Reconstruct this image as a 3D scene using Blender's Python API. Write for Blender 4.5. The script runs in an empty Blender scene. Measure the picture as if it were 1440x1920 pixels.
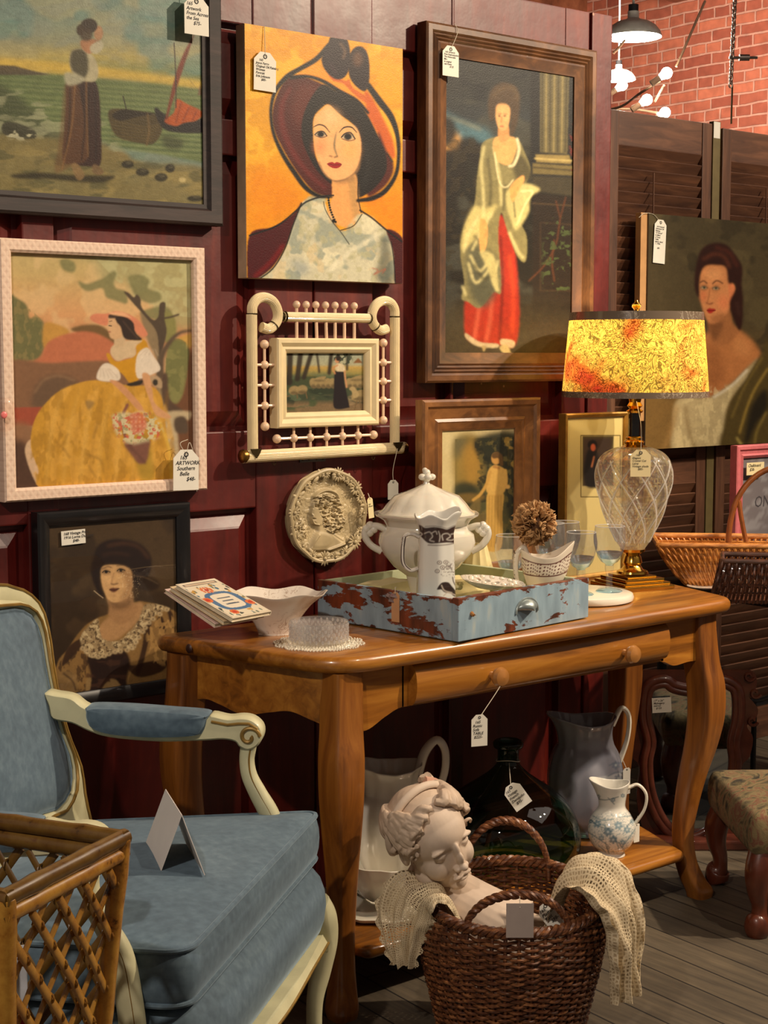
import bpy, bmesh, math, random
import numpy as np
from mathutils import Vector, Matrix, Euler, noise as mnoise
random.seed(7); rng = np.random.default_rng(7)
S = bpy.context.scene; COL = S.collection
PI = math.pi
# ------------------------------------------------------------------ camera
FPX, CX, CY, EYE = 2957., 720., 960., 1.49
PITCH = math.atan(295/FPX); YAW = math.atan(3580/math.hypot(FPX, 295))
F0 = np.array([math.cos(YAW), math.sin(YAW), 0.]); RT = np.array([math.sin(YAW), -math.cos(YAW), 0.])
ZZ = np.array([0, 0, 1.]); FW = F0*math.cos(PITCH)-ZZ*math.sin(PITCH); UP = F0*math.sin(PITCH)+ZZ*math.cos(PITCH)
EYEP = np.array([0, 0, EYE])
cam = bpy.data.cameras.new('camera'); camo = bpy.data.objects.new('camera', cam); COL.objects.link(camo)
cam.sensor_fit = 'VERTICAL'; cam.sensor_height = 36; cam.lens = FPX/1920*36; cam.clip_end = 60; cam.clip_start = .05
camo.matrix_world = Matrix(((RT[0], UP[0], -FW[0], 0), (RT[1], UP[1], -FW[1], 0), (RT[2], UP[2], -FW[2], EYE), (0, 0, 0, 1)))
S.camera = camo
S.view_settings.view_transform = 'Standard'; S.view_settings.look = 'None'
S.view_settings.exposure = 0.5; S.view_settings.gamma = 1; S.view_settings.use_curve_mapping = False
# ------------------------------------------------------------------ world and lights
w = bpy.data.worlds.new('room_air'); S.world = w; w.use_nodes = True
w.node_tree.nodes['Background'].inputs[0].default_value = (1, .82, .68, 1)
w.node_tree.nodes['Background'].inputs[1].default_value = .10
def spot(name, loc, tgt, power, col=(1, .8, .58), size=75, rad=.04, blend=.6):
    l = bpy.data.lights.new(name, 'SPOT'); l.energy = power; l.color = col; l.spot_size = math.radians(size); l.spot_blend = blend; l.shadow_soft_size = rad
    o = bpy.data.objects.new(name, l); COL.objects.link(o); o.location = loc
    o.rotation_euler = (Vector(tgt)-Vector(loc)).to_track_quat('-Z', 'Y').to_euler(); return o
def area(name, loc, tgt, power, col, sx, sy):
    l = bpy.data.lights.new(name, 'AREA'); l.shape = 'RECTANGLE'; l.size = sx; l.size_y = sy; l.energy = power; l.color = col
    o = bpy.data.objects.new(name, l); COL.objects.link(o); o.location = loc
    o.rotation_euler = (Vector(tgt)-Vector(loc)).to_track_quat('-Z', 'Y').to_euler(); return o
spot('track_spot', (4.7, .75, 3.5), (2.5, 3.2, 1.1), 400, size=66, rad=.045)
spot('track_spot', (2.9, .5, 3.8), (2.4, 3.0, .9), 105, (1, .83, .64), size=80, rad=.05)
spot('track_spot', (-.4, 1.0, 3.0), (1.9, 2.7, .45), 130, (1, .85, .72), size=62, rad=.05)
spot('track_spot', (5.4, 1.0, 3.5), (4.4, 3.5, 1.2), 230, (1, .82, .62), size=62, rad=.06)
area('added_fill', (5.5, 1.5, 3.9), (4.5, 2.5, 0), 32, (1, .86, .74), 4, 2)  # added soft fill and something for glass to reflect, no fixture here
area('added_fill', (7.4, 6.6, 3.9), (9.6, 8, 2.6), 150, (1, .84, .7), 2.5, 2.5)  # added fill that brightens the brick wall, no fixture here
# ------------------------------------------------------------------ pixel helpers: a photo pixel meets a plane of the room
def ray(x, y): return FW+RT*(x-CX)/FPX-UP*(y-CY)/FPX
def onZ(x, y, z): d = ray(x, y); return EYEP+d*((z-EYE)/d[2])
def onY(x, y, Y): d = ray(x, y); return EYEP+d*(Y/d[1])
def onX(x, y, X): d = ray(x, y); return EYEP+d*(X/d[0])
def proj(P):
    v = np.asarray(P, float)-EYEP; z = v@FW; return CX+FPX*(v@RT)/z, CY-FPX*(v@UP)/z
# ------------------------------------------------------------------ colour and materials
def lin(c):
    c = np.asarray(c, float)
    if c.max() > 1: c = c/255.
    return np.where(c <= .04045, c/12.92, ((c+.055)/1.055)**2.4)
def l4(c): v = lin(c); return (float(v[0]), float(v[1]), float(v[2]), 1)
MATS = {}
def newmat(n):
    m = bpy.data.materials.new(n); m.use_nodes = True; return m, m.node_tree, m.node_tree.nodes['Principled BSDF']
def N(t, typ, **k):
    n = t.nodes.new(typ)
    for a, b in k.items():
        if a.startswith('i_'):
            key = a[2:]; key = int(key) if key.isdigit() else key.replace('_', ' ')
            n.inputs[key].default_value = b
        else: setattr(n, a, b)
    return n
def ramp(t, stops):
    r = t.nodes.new('ShaderNodeValToRGB'); e = r.color_ramp.elements
    while len(e) > 1: e.remove(e[-1])
    e[0].position = stops[0][0]; e[0].color = stops[0][1]
    for p, c in stops[1:]: q = e.new(p); q.color = c
    return r
def coords(t, scale=(1, 1, 1), rot=(0, 0, 0), kind='Object'):
    c = t.nodes.new('ShaderNodeTexCoord'); m = N(t, 'ShaderNodeMapping'); m.inputs['Scale'].default_value = scale; m.inputs['Rotation'].default_value = rot
    t.links.new(c.outputs[kind], m.inputs[0]); return m.outputs[0]
def bump(t, b, h, strength, dist=.002):
    n = N(t, 'ShaderNodeBump'); n.inputs['Strength'].default_value = strength; n.inputs['Distance'].default_value = dist
    t.links.new(h, n.inputs['Height']); t.links.new(n.outputs[0], b.inputs['Normal']); return n
def plain(n, c, rough=.5, metal=0, coat=0, vary=.12, sc=30, bmp=0, sheen=0, sss=0, trans=0, bsc=None, ior=None):
    if n in MATS: return MATS[n]
    m, t, b = newmat(n); c = l4(c); L = t.links
    b.inputs['Roughness'].default_value = rough; b.inputs['Metallic'].default_value = metal
    b.inputs['Coat Weight'].default_value = coat; b.inputs['Coat Roughness'].default_value = .08
    b.inputs['Sheen Weight'].default_value = sheen; b.inputs['Transmission Weight'].default_value = trans
    if ior: b.inputs['IOR'].default_value = ior
    if sss: b.inputs['Subsurface Weight'].default_value = sss; b.inputs['Subsurface Scale'].default_value = .01
    co = coords(t); no = N(t, 'ShaderNodeTexNoise', i_Scale=sc, i_Detail=5.); L.new(co, no.inputs['Vector'])
    r = ramp(t, [(.3, tuple([v*(1-vary) for v in c[:3]])+(1,)), (.7, tuple([min(1, v*(1+vary)) for v in c[:3]])+(1,))])
    L.new(no.outputs[0], r.inputs[0]); L.new(r.outputs[0], b.inputs['Base Color'])
    if bmp:
        n2 = N(t, 'ShaderNodeTexNoise', i_Scale=float(bsc or sc*4), i_Detail=4.); L.new(co, n2.inputs['Vector']); bump(t, b, n2.outputs[0], bmp)
    MATS[n] = m; return m
def wood(n, dark, mid, light, scale=(3, 40, 40), rough=.4, coat=.2, bmp=.15, wave=2.2):
    """grain runs along the axis whose scale is small"""
    if n in MATS: return MATS[n]
    m, t, b = newmat(n); L = t.links; co = coords(t, scale)
    n1 = N(t, 'ShaderNodeTexNoise', i_Scale=1., i_Detail=8., i_Roughness=.62, i_Distortion=wave*.35); L.new(co, n1.inputs['Vector'])
    co2 = coords(t, tuple(s*.22 for s in scale)); n2 = N(t, 'ShaderNodeTexNoise', i_Scale=1., i_Detail=3.); L.new(co2, n2.inputs['Vector'])
    mx = N(t, 'ShaderNodeMath', operation='ADD'); m2 = N(t, 'ShaderNodeMath', operation='MULTIPLY'); m2.inputs[1].default_value = .5
    L.new(n1.outputs[0], mx.inputs[0]); L.new(n2.outputs[0], mx.inputs[1]); L.new(mx.outputs[0], m2.inputs[0])
    r = ramp(t, [(.36, l4(dark)), (.5, l4(mid)), (.64, l4(light))]); L.new(m2.outputs[0], r.inputs[0]); L.new(r.outputs[0], b.inputs['Base Color'])
    b.inputs['Roughness'].default_value = rough; b.inputs['Coat Weight'].default_value = coat; b.inputs['Coat Roughness'].default_value = .12
    bump(t, b, n1.outputs[0], bmp, .001); MATS[n] = m; return m
def vcol(n, rough=.5, coat=0, bmp=0, bsc=200, spec=.25):
    if n in MATS: return MATS[n]
    m, t, b = newmat(n); a = N(t, 'ShaderNodeVertexColor', layer_name='Col'); t.links.new(a.outputs[0], b.inputs['Base Color']); b.inputs['Specular IOR Level'].default_value = spec
    b.inputs['Roughness'].default_value = rough; b.inputs['Coat Weight'].default_value = coat; b.inputs['Coat Roughness'].default_value = .05
    if bmp:
        co = coords(t); n2 = N(t, 'ShaderNodeTexNoise', i_Scale=float(bsc), i_Detail=3.); t.links.new(co, n2.inputs['Vector']); bump(t, b, n2.outputs[0], bmp, .001)
    MATS[n] = m; return m
def glass(n, tint=(1, 1, 1), ior=1.5, rough=0., thin=False, tr=.9, edge=1., milk=0):
    if n in MATS: return MATS[n]
    m, t, b = newmat(n); L = t.links; out = t.nodes['Material Output']
    tp = N(t, 'ShaderNodeBsdfTransparent'); lw = N(t, 'ShaderNodeLayerWeight', i_Blend=.35)
    tr_ = ramp(t, [(.0, tuple(tint)+(1,)), (.55, tuple(tint)+(1,)), (.97, tuple([v*v*edge for v in tint])+(1,))]); L.new(lw.outputs['Facing'], tr_.inputs[0]); L.new(tr_.outputs[0], tp.inputs[0])
    gl = N(t, 'ShaderNodeBsdfGlossy'); gl.inputs['Roughness'].default_value = .02+rough
    fr = N(t, 'ShaderNodeFresnel', i_IOR=ior); ge = N(t, 'ShaderNodeNewGeometry'); su = N(t, 'ShaderNodeMath', operation='SUBTRACT'); su.inputs[0].default_value = 1.; L.new(ge.outputs['Backfacing'], su.inputs[1])
    mu = N(t, 'ShaderNodeMath', operation='MULTIPLY'); L.new(fr.outputs[0], mu.inputs[0]); L.new(su.outputs[0], mu.inputs[1])
    mx = N(t, 'ShaderNodeMixShader'); L.new(mu.outputs[0], mx.inputs[0]); L.new(tp.outputs[0], mx.inputs[1]); L.new(gl.outputs[0], mx.inputs[2])
    if milk:
        df = N(t, 'ShaderNodeBsdfDiffuse'); tl = N(t, 'ShaderNodeBsdfTranslucent'); ad = N(t, 'ShaderNodeMixShader'); L.new(df.outputs[0], ad.inputs[1]); L.new(tl.outputs[0], ad.inputs[2]); mk = N(t, 'ShaderNodeMixShader'); mk.inputs[0].default_value = milk; L.new(mx.outputs[0], mk.inputs[1]); L.new(ad.outputs[0], mk.inputs[2]); mx = mk
    if thin: L.new(mx.outputs[0], out.inputs[0]); t.nodes.remove(b)
    else:
        t.nodes.remove(b); g = N(t, 'ShaderNodeBsdfGlass', i_IOR=ior, i_Roughness=rough); g.inputs[0].default_value = tuple(tint)+(1,)
        m3 = N(t, 'ShaderNodeMixShader'); m3.inputs[0].default_value = tr; L.new(mx.outputs[0], m3.inputs[1]); L.new(g.outputs[0], m3.inputs[2]); L.new(m3.outputs[0], out.inputs[0])
    MATS[n] = m; return m
# ------------------------------------------------------------------ mesh building
class MB:
    def __init__(s): s.v = []; s.f = []; s.m = []; s.mi = 0
    def add(s, vs, fs):
        k = len(s.v); s.v.extend([tuple(map(float, p)) for p in vs]); s.f.extend([tuple(i+k for i in f) for f in fs]); s.m.extend([s.mi]*len(fs)); return s
    def xf(s, M):
        s.v = [tuple(M @ Vector(p)) for p in s.v]; return s
    def merge(s, o, M=None):
        vs = [tuple(M @ Vector(p)) for p in o.v] if M else o.v
        k = len(s.v); s.v.extend(vs); s.f.extend([tuple(i+k for i in f) for f in o.f]); s.m.extend(o.m); return s
    def box(s, a, b, bev=0.):
        x0, y0, z0 = a; x1, y1, z1 = b
        if bev <= 0:
            return s.add([(x0,y0,z0),(x1,y0,z0),(x1,y1,z0),(x0,y1,z0),(x0,y0,z1),(x1,y0,z1),(x1,y1,z1),(x0,y1,z1)],
                         [(0,3,2,1),(4,5,6,7),(0,1,5,4),(1,2,6,5),(2,3,7,6),(3,0,4,7)])
        bm = bmesh.new(); bmesh.ops.create_cube(bm, size=1)
        for v in bm.verts: v.co = Vector(((x0+x1)/2+v.co.x*(x1-x0), (y0+y1)/2+v.co.y*(y1-y0), (z0+z1)/2+v.co.z*(z1-z0)))
        bmesh.ops.bevel(bm, geom=bm.edges[:], offset=bev, segments=2, profile=.6, affect='EDGES')
        bm.verts.index_update(); r = s.add([v.co for v in bm.verts], [[v.index for v in f.verts] for f in bm.faces]); bm.free(); return r
    def loft(s, rings, closed=True, caps=(True, True), loop=False):
        n = len(rings[0]); vs = [p for r in rings for p in r]; fs = []
        R = len(rings)
        for i in range(R if loop else R-1):
            j2 = (i+1) % R
            for j in range(n if closed else n-1):
                k = (j+1) % n; fs.append((i*n+j, i*n+k, j2*n+k, j2*n+j))
        if closed and not loop:
            if caps[0]: fs.append(tuple(range(n-1, -1, -1)))
            if caps[1]: fs.append(tuple((R-1)*n+j for j in range(n)))
        return s.add(vs, fs)
    def lathe(s, prof, seg=48, rf=None, caps=(True, True), c=(0, 0, 0)):
        """prof = [(radius, z)], rf(angle, z, i) scales the radius"""
        rings = []
        for i, (r, z) in enumerate(prof):
            rings.append([(c[0]+r*(rf(2*PI*j/seg, z, i) if rf else 1)*math.cos(2*PI*j/seg), c[1]+r*(rf(2*PI*j/seg, z, i) if rf else 1)*math.sin(2*PI*j/seg), c[2]+z) for j in range(seg)])
        return s.loft(rings, caps=caps)
    def tube(s, pts, r, seg=10, caps=(True, True), loop=False, flat=1.0, up=None):
        P = [Vector(p) for p in pts]; n = len(P); rr = r if isinstance(r, (list, tuple, np.ndarray)) else [r]*n
        rings = []; prev = None
        for i in range(n):
            if loop: t = (P[(i+1) % n]-P[i-1])
            else: t = P[min(i+1, n-1)]-P[max(i-1, 0)]
            if t.length < 1e-9: t = Vector((0, 0, 1))
            t.normalize()
            if prev is None:
                a = Vector(up) if up else (Vector((0, 0, 1)) if abs(t.z) < .9 else Vector((1, 0, 0)))
                u = (a-t*a.dot(t)).normalized()
            else:
                u = prev-t*prev.dot(t)
                u = u.normalized() if u.length > 1e-6 else prev
            prev = u; w_ = t.cross(u)
            rings.append([tuple(P[i]+(u*math.cos(2*PI*j/seg)*flat+w_*math.sin(2*PI*j/seg))*rr[i]) for j in range(seg)])
        return s.loft(rings, caps=caps, loop=loop)
    def prism(s, pts, a, b, axis='y'):
        """polygon pts in the plane across the axis, extruded from a to b"""
        def P(p, t): return {'y': (p[0], t, p[1]), 'z': (p[0], p[1], t), 'x': (t, p[0], p[1])}[axis]
        n = len(pts); vs = [P(p, a) for p in pts]+[P(p, b) for p in pts]
        return s.add(vs, [tuple(range(n)), tuple(range(2*n-1, n-1, -1))]+[(i, i+n, (i+1) % n+n, (i+1) % n) for i in range(n)])
    def ball(s, c, r, seg=16, rings=10, sc=(1, 1, 1), M=None):
        vs = [(0, 0, 1)]; fs = []
        for i in range(1, rings):
            for j in range(seg):
                a, b = PI*i/rings, 2*PI*j/seg; vs.append((math.sin(a)*math.cos(b), math.sin(a)*math.sin(b), math.cos(a)))
        vs.append((0, 0, -1)); e = len(vs)-1
        for j in range(seg):
            fs.append((0, 1+j, 1+(j+1) % seg)); k = 1+(rings-2)*seg; fs.append((e, k+(j+1) % seg, k+j))
        for i in range(rings-2):
            for j in range(seg): fs.append((1+i*seg+j, 1+(i+1)*seg+j, 1+(i+1)*seg+(j+1) % seg, 1+i*seg+(j+1) % seg))
        pts = [Vector((p[0]*r*sc[0], p[1]*r*sc[1], p[2]*r*sc[2])) for p in vs]
        if M is not None: pts = [M @ p for p in pts]
        return s.add([p+Vector(c) for p in pts], fs)
    def frame(s, x0, x1, z0, z1, prof):
        """mitred frame round a rectangle; prof = [(inward offset, y)] closed section"""
        rings = []
        for (sx, sz, X, Z) in ((1, 1, x0, z0), (-1, 1, x1, z0), (-1, -1, x1, z1), (1, -1, x0, z1)):
            rings.append([(X+sx*o, y, Z+sz*o) for o, y in prof])
        return s.loft(rings, loop=True)
    def build(s, name, mat, parent=None, smooth=True, recalc=True, mods=()):
        me = bpy.data.meshes.new(name); me.from_pydata(s.v, [], s.f)
        mm = mat if isinstance(mat, (list, tuple)) else [mat]
        for q in mm: me.materials.append(q)
        if len(mm) > 1: me.polygons.foreach_set('material_index', s.m)
        if recalc:
            bm = bmesh.new(); bm.from_mesh(me); bmesh.ops.recalc_face_normals(bm, faces=bm.faces); bm.to_mesh(me); bm.free()
        o = bpy.data.objects.new(name, me); COL.objects.link(o)
        if smooth:
            me.polygons.foreach_set('use_smooth', [True]*len(me.polygons)); me.set_sharp_from_angle(angle=math.radians(38 if smooth is True else smooth))
        if parent: o.parent = parent
        return o
def catmull(P, n=8, closed=False):
    P = [np.asarray(p, float) for p in P]; m = len(P); out = []
    for i in range(m if closed else m-1):
        p0 = P[(i-1) % m] if (closed or i > 0) else 2*P[0]-P[1]; p1 = P[i]; p2 = P[(i+1) % m]
        p3 = P[(i+2) % m] if (closed or i < m-2) else 2*P[-1]-P[-2]
        for k in range(n):
            t = k/n; out.append(.5*((2*p1)+(p2-p0)*t+(2*p0-5*p1+4*p2-p3)*t*t+(3*p1-p0-3*p2+p3)*t**3))
    if not closed: out.append(P[-1])
    return out
def tag(o, label=None, cat=None, group=None, kind=None):
    if label: o['label'] = label
    if cat: o['category'] = cat
    if group: o['group'] = group
    if kind: o['kind'] = kind
    return o
def thing(name, label, cat, loc=(0, 0, 0), rz=0, group=None, rot=None):
    o = bpy.data.objects.new(name, None); COL.objects.link(o); o.location = tuple(map(float, loc)); o.rotation_euler = rot if rot else (0, 0, rz)
    o.empty_display_size = .02; return tag(o, label, cat, group)
def kids(o): return [c for c in COL.objects if c.parent is o]
def copy_tree(o, parent=None):
    c = o.copy(); COL.objects.link(c); c.parent = parent
    for ch in kids(o): copy_tree(ch, c)
    return c
def struct(mb, name, mat, **k): o = mb.build(name, mat, **k); return tag(o, kind='structure')
def Tm(x=0, y=0, z=0): return Matrix.Translation((float(x), float(y), float(z)))
def Rm(a, ax='Z'): return Matrix.Rotation(a, 4, ax)
def resmooth(mb, name, mat, parent, voxel=.002, smooth=4, disp=0):
    """fuse many rounded solids into one skin"""
    o = mb.build(name, mat, None, recalc=True, smooth=False)
    r = o.modifiers.new('r', 'REMESH'); r.mode = 'VOXEL'; r.voxel_size = voxel; r.use_smooth_shade = True
    if smooth: q = o.modifiers.new('s', 'SMOOTH'); q.iterations = smooth; q.factor = .5
    bpy.context.view_layer.update(); dg = bpy.context.evaluated_depsgraph_get()
    me = bpy.data.meshes.new_from_object(o.evaluated_get(dg)); o.modifiers.clear(); old = o.data; o.data = me; bpy.data.meshes.remove(old); me.name = name
    me.polygons.foreach_set('use_smooth', [True]*len(me.polygons))
    if parent: o.parent = parent
    return o
def subsurf(o, lv=1):
    m = o.modifiers.new('subdivision', 'SUBSURF'); m.levels = lv; m.render_levels = lv; return o
def font_mesh(name, text, size, mat, parent, loc, rot=(PI/2, 0, 0), shear=.25, align='LEFT', space=.95, bold=0.0, squeeze=1.0):
    c = bpy.data.curves.new(name, 'FONT'); c.body = text; c.size = size; c.shear = shear; c.align_x = align; c.space_line = space; c.offset = bold*size; c.resolution_u = 2
    t = bpy.data.objects.new(name, c); COL.objects.link(t); bpy.context.view_layer.update()
    me = bpy.data.meshes.new_from_object(t.evaluated_get(bpy.context.evaluated_depsgraph_get())); bpy.data.objects.remove(t); bpy.data.curves.remove(c)
    me.name = name; me.materials.clear(); me.materials.append(mat)
    if squeeze != 1: me.transform(Matrix.Diagonal((squeeze, 1, 1, 1)))
    o = bpy.data.objects.new(name, me); COL.objects.link(o); o.location = tuple(map(float, loc)); o.rotation_euler = rot; o.parent = parent; return o
# ------------------------------------------------------------------ painter: soft polygons on a raster, turned into colours of a fine canvas mesh
class Art:
    def __init__(s, region, k, r=1.0, base=(128, 128, 128)):
        s.R = region; s.k = k; s.r = r/k      # drawing coordinates are k times the photo's; raster is r cells per photo pixel
        s.W = int((region[2]-region[0])*r)+2; s.H = int((region[3]-region[1])*r)+2
        s.im = np.ones((s.H, s.W, 3))*lin(base); s.yy, s.xx = np.mgrid[0:s.H, 0:s.W].astype(float)
        s.rg = np.random.default_rng(11)
    def blur(s, m, b):
        b = int(round(b*s.r))
        if b < 1: return m
        for _ in range(2):
            for ax in (0, 1):
                p = np.pad(m, [(b+1, b) if a == ax else (0, 0) for a in (0, 1)], mode='edge'); c = np.cumsum(p, axis=ax)
                m = (np.take(c, range(2*b+1, c.shape[ax]), ax)-np.take(c, range(0, c.shape[ax]-2*b-1), ax))/(2*b+1)
        return m
    def mask(s, pts, smooth=True):
        P = np.array(catmull(pts, 6, True) if smooth and len(pts) > 2 else pts)*s.r
        m = np.zeros((s.H, s.W)); n = len(P); xs = np.arange(s.W)
        for sub in (.25, .75):
            t = np.zeros((s.H, s.W), bool); ys = np.arange(s.H)+sub
            for i in range(n):
                (x0, y0), (x1, y1) = P[i], P[(i+1) % n]
                if y0 == y1: continue
                lo, hi = min(y0, y1), max(y0, y1); k = np.nonzero((ys >= lo) & (ys < hi))[0]
                if len(k) == 0: continue
                xc = x0+(ys[k]-y0)*(x1-x0)/(y1-y0); t[k] ^= xs[None, :]+.5 > xc[:, None]
            m += t*.5
        return m
    def noise(s, cell, seed=0, aniso=1.0):
        g = np.random.default_rng(seed+5); h = int(s.H/(cell*s.r))+3; w_ = int(s.W/(cell*s.r*aniso))+3; a = g.random((h, w_))
        y = s.yy/(cell*s.r); x = s.xx/(cell*s.r*aniso); yi = y.astype(int); xi = x.astype(int); fy = y-yi; fx = x-xi; fy = fy*fy*(3-2*fy); fx = fx*fx*(3-2*fx)
        return (a[yi, xi]*(1-fx)+a[yi, xi+1]*fx)*(1-fy)+(a[yi+1, xi]*(1-fx)+a[yi+1, xi+1]*fx)*fy
    def fbm(s, cell, seed=0, aniso=1.0): return (s.noise(cell, seed, aniso)+.5*s.noise(cell/2, seed+1, aniso)+.25*s.noise(cell/4+1, seed+2, aniso))/1.75
    def put(s, m, c): s.im += (lin(c)-s.im)*m[..., None]; return s
    def poly(s, pts, c, blur=2, a=1., smooth=True, tex=0, cell=30, seed=1, aniso=1.):
        m = s.blur(s.mask(pts, smooth), blur)*a
        if tex: m = m*np.clip(1-tex+2*tex*s.fbm(cell, seed, aniso), 0, 1)
        return s.put(m, c)
    def ell(s, x, y, rx, ry, c, blur=2, a=1., rot=0):
        q = [(x+rx*math.cos(t)*math.cos(rot)-ry*math.sin(t)*math.sin(rot), y+rx*math.cos(t)*math.sin(rot)+ry*math.sin(t)*math.cos(rot)) for t in np.linspace(0, 2*PI, 17)[:-1]]
        return s.poly(q, c, blur, a)
    def line(s, pts, wd, c, blur=1, a=1., smooth=True):
        P = np.array(catmull(pts, 5) if smooth and len(pts) > 2 else pts)*s.r; W0 = wd if isinstance(wd, (list, tuple)) else [wd, wd]
        ws = np.interp(np.linspace(0, 1, len(P)), np.linspace(0, 1, len(W0)), W0)*s.r/2; m = np.zeros((s.H, s.W))
        for i in range(len(P)-1):
            (x0, y0), (x1, y1) = P[i], P[i+1]; q = max(ws[i], ws[i+1])+2
            a0, a1 = int(max(0, min(y0, y1)-q)), int(min(s.H, max(y0, y1)+q+1)); b0, b1 = int(max(0, min(x0, x1)-q)), int(min(s.W, max(x0, x1)+q+1))
            if a1 <= a0 or b1 <= b0: continue
            X = s.xx[a0:a1, b0:b1]; Y = s.yy[a0:a1, b0:b1]; dx, dy = x1-x0, y1-y0; L = dx*dx+dy*dy+1e-9
            t = np.clip(((X-x0)*dx+(Y-y0)*dy)/L, 0, 1); d = np.hypot(X-x0-t*dx, Y-y0-t*dy); wl = ws[i]+(ws[i+1]-ws[i])*t
            m[a0:a1, b0:b1] = np.maximum(m[a0:a1, b0:b1], np.clip(wl-d+.6, 0, 1))
        return s.put(s.blur(m, blur)*a, c)
    def tex(s, amt, cell, seed=3, aniso=1.):
        s.im *= (1+amt*(s.fbm(cell, seed, aniso)-.5)*2)[..., None]; return s
    def mot(s, c, cell, th=.55, a=.6, seed=4, aniso=1., m=None, soft=.1):
        q = np.clip((s.fbm(cell, seed, aniso)-th)/soft, 0, 1)*a
        if m is not None: q = q*m
        return s.put(q, c)
    def vgrad(s, stops):
        ys = s.yy[:, 0]/s.r; cs = np.array([lin(c) for _, c in stops]); ps = [p for p, _ in stops]
        s.im[:] = np.stack([np.interp(ys, ps, cs[:, i]) for i in range(3)], 1)[:, None, :]; return s
    def sample(s, px, py):
        x = np.clip((px-s.R[0])*s.r*s.k, 0, s.W-1.01); y = np.clip((py-s.R[1])*s.r*s.k, 0, s.H-1.01)
        xi = x.astype(int); yi = y.astype(int); fx = (x-xi)[..., None]; fy = (y-yi)[..., None]; I = s.im
        return (I[yi, xi]*(1-fx)+I[yi, xi+1]*fx)*(1-fy)+(I[yi+1, xi]*(1-fx)+I[yi+1, xi+1]*fx)*fy
def canvas_grid(name, art, x0, x1, z0, z1, y, nx, nz, mat, parent, org=(0, 0, 0), gain=1., bulge=None):
    """a painted sheet in the plane of the wall, its paint stored per vertex"""
    X = np.linspace(x0, x1, nx); Zc = np.linspace(z0, z1, nz); gx, gz = np.meshgrid(X, Zc); gy = np.full_like(gx, y)
    V = np.stack([gx, gy, gz], -1).reshape(-1, 3); q = V-EYEP; d = q@FW; px = CX+FPX*(q@RT)/d; py = CY-FPX*(q@UP)/d
    c = np.clip((art.sample(px, py)**1.22)*1.02*gain, 0, 1)
    if bulge is not None: V[:, 1] -= bulge(px, py)
    return grid_mesh(name, V-np.array(org), nx, nz, c, mat, parent)
def grid_mesh(name, V, nx, nz, c, mat, parent, closed=False):
    i = np.arange(nz-1)[:, None]*nx+np.arange(nx-1)[None, :]; Fq = np.stack([i, i+1, i+1+nx, i+nx], -1).reshape(-1, 4)
    me = bpy.data.meshes.new(name); me.vertices.add(len(V)); me.vertices.foreach_set('co', np.ascontiguousarray(V, dtype=np.float32).ravel())
    me.loops.add(Fq.size); me.loops.foreach_set('vertex_index', Fq.ravel().astype(np.int32))
    me.polygons.add(len(Fq)); me.polygons.foreach_set('loop_start', np.arange(0, Fq.size, 4, dtype=np.int32)); me.update(calc_edges=True)
    if c is not None:
        at = me.color_attributes.new('Col', 'FLOAT_COLOR', 'POINT'); at.data.foreach_set('color', np.concatenate([c, np.ones((len(c), 1))], 1).astype(np.float32).ravel())
    me.polygons.foreach_set('use_smooth', [True]*len(me.polygons)); me.materials.append(mat)
    o = bpy.data.objects.new(name, me); COL.objects.link(o); o.parent = parent; return o
# ------------------------------------------------------------------ setting
YW = 3.27; ZT = .83
def red_wall_mat():
    m, t, b = newmat('oxblood_stained_wood'); L = t.links; co = coords(t, (9, 9, 1.2))
    n1 = N(t, 'ShaderNodeTexNoise', i_Scale=3., i_Detail=8., i_Roughness=.6, i_Distortion=.6); L.new(co, n1.inputs['Vector'])
    co2 = coords(t, (2, 2, 2)); n2 = N(t, 'ShaderNodeTexNoise', i_Scale=2.2, i_Detail=5., i_Roughness=.65); L.new(co2, n2.inputs['Vector'])
    r = ramp(t, [(.3, l4((54, 11, 9))), (.55, l4((92, 20, 14))), (.75, l4((126, 44, 20)))])
    a = N(t, 'ShaderNodeMath', operation='ADD'); h = N(t, 'ShaderNodeMath', operation='MULTIPLY'); h.inputs[1].default_value = .5
    L.new(n1.outputs[0], a.inputs[0]); L.new(n2.outputs[0], a.inputs[1]); L.new(a.outputs[0], h.inputs[0]); L.new(h.outputs[0], r.inputs[0])
    # small pale chips and pin holes
    v = N(t, 'ShaderNodeTexVoronoi', i_Scale=9.); L.new(coords(t, (1, 1, 1)), v.inputs['Vector'])
    rc = ramp(t, [(.0, (1, 1, 1, 1)), (.028, (1, 1, 1, 1)), (.04, (0, 0, 0, 1))]); L.new(v.outputs['Distance'], rc.inputs[0])
    mx = N(t, 'ShaderNodeMix', data_type='RGBA'); L.new(rc.outputs[0], mx.inputs['Factor']); L.new(r.outputs[0], mx.inputs['A']); mx.inputs['B'].default_value = l4((170, 120, 95))
    L.new(mx.outputs['Result'], b.inputs['Base Color'])
    rr = ramp(t, [(.3, (.36,)*3+(1,)), (.7, (.52,)*3+(1,))]); L.new(n2.outputs[0], rr.inputs[0]); L.new(rr.outputs[0], b.inputs['Roughness'])
    b.inputs['Coat Weight'].default_value = .10; b.inputs['Coat Roughness'].default_value = .28
    bump(t, b, n2.outputs[0], .35, .006); return m
M_red = red_wall_mat()
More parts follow.
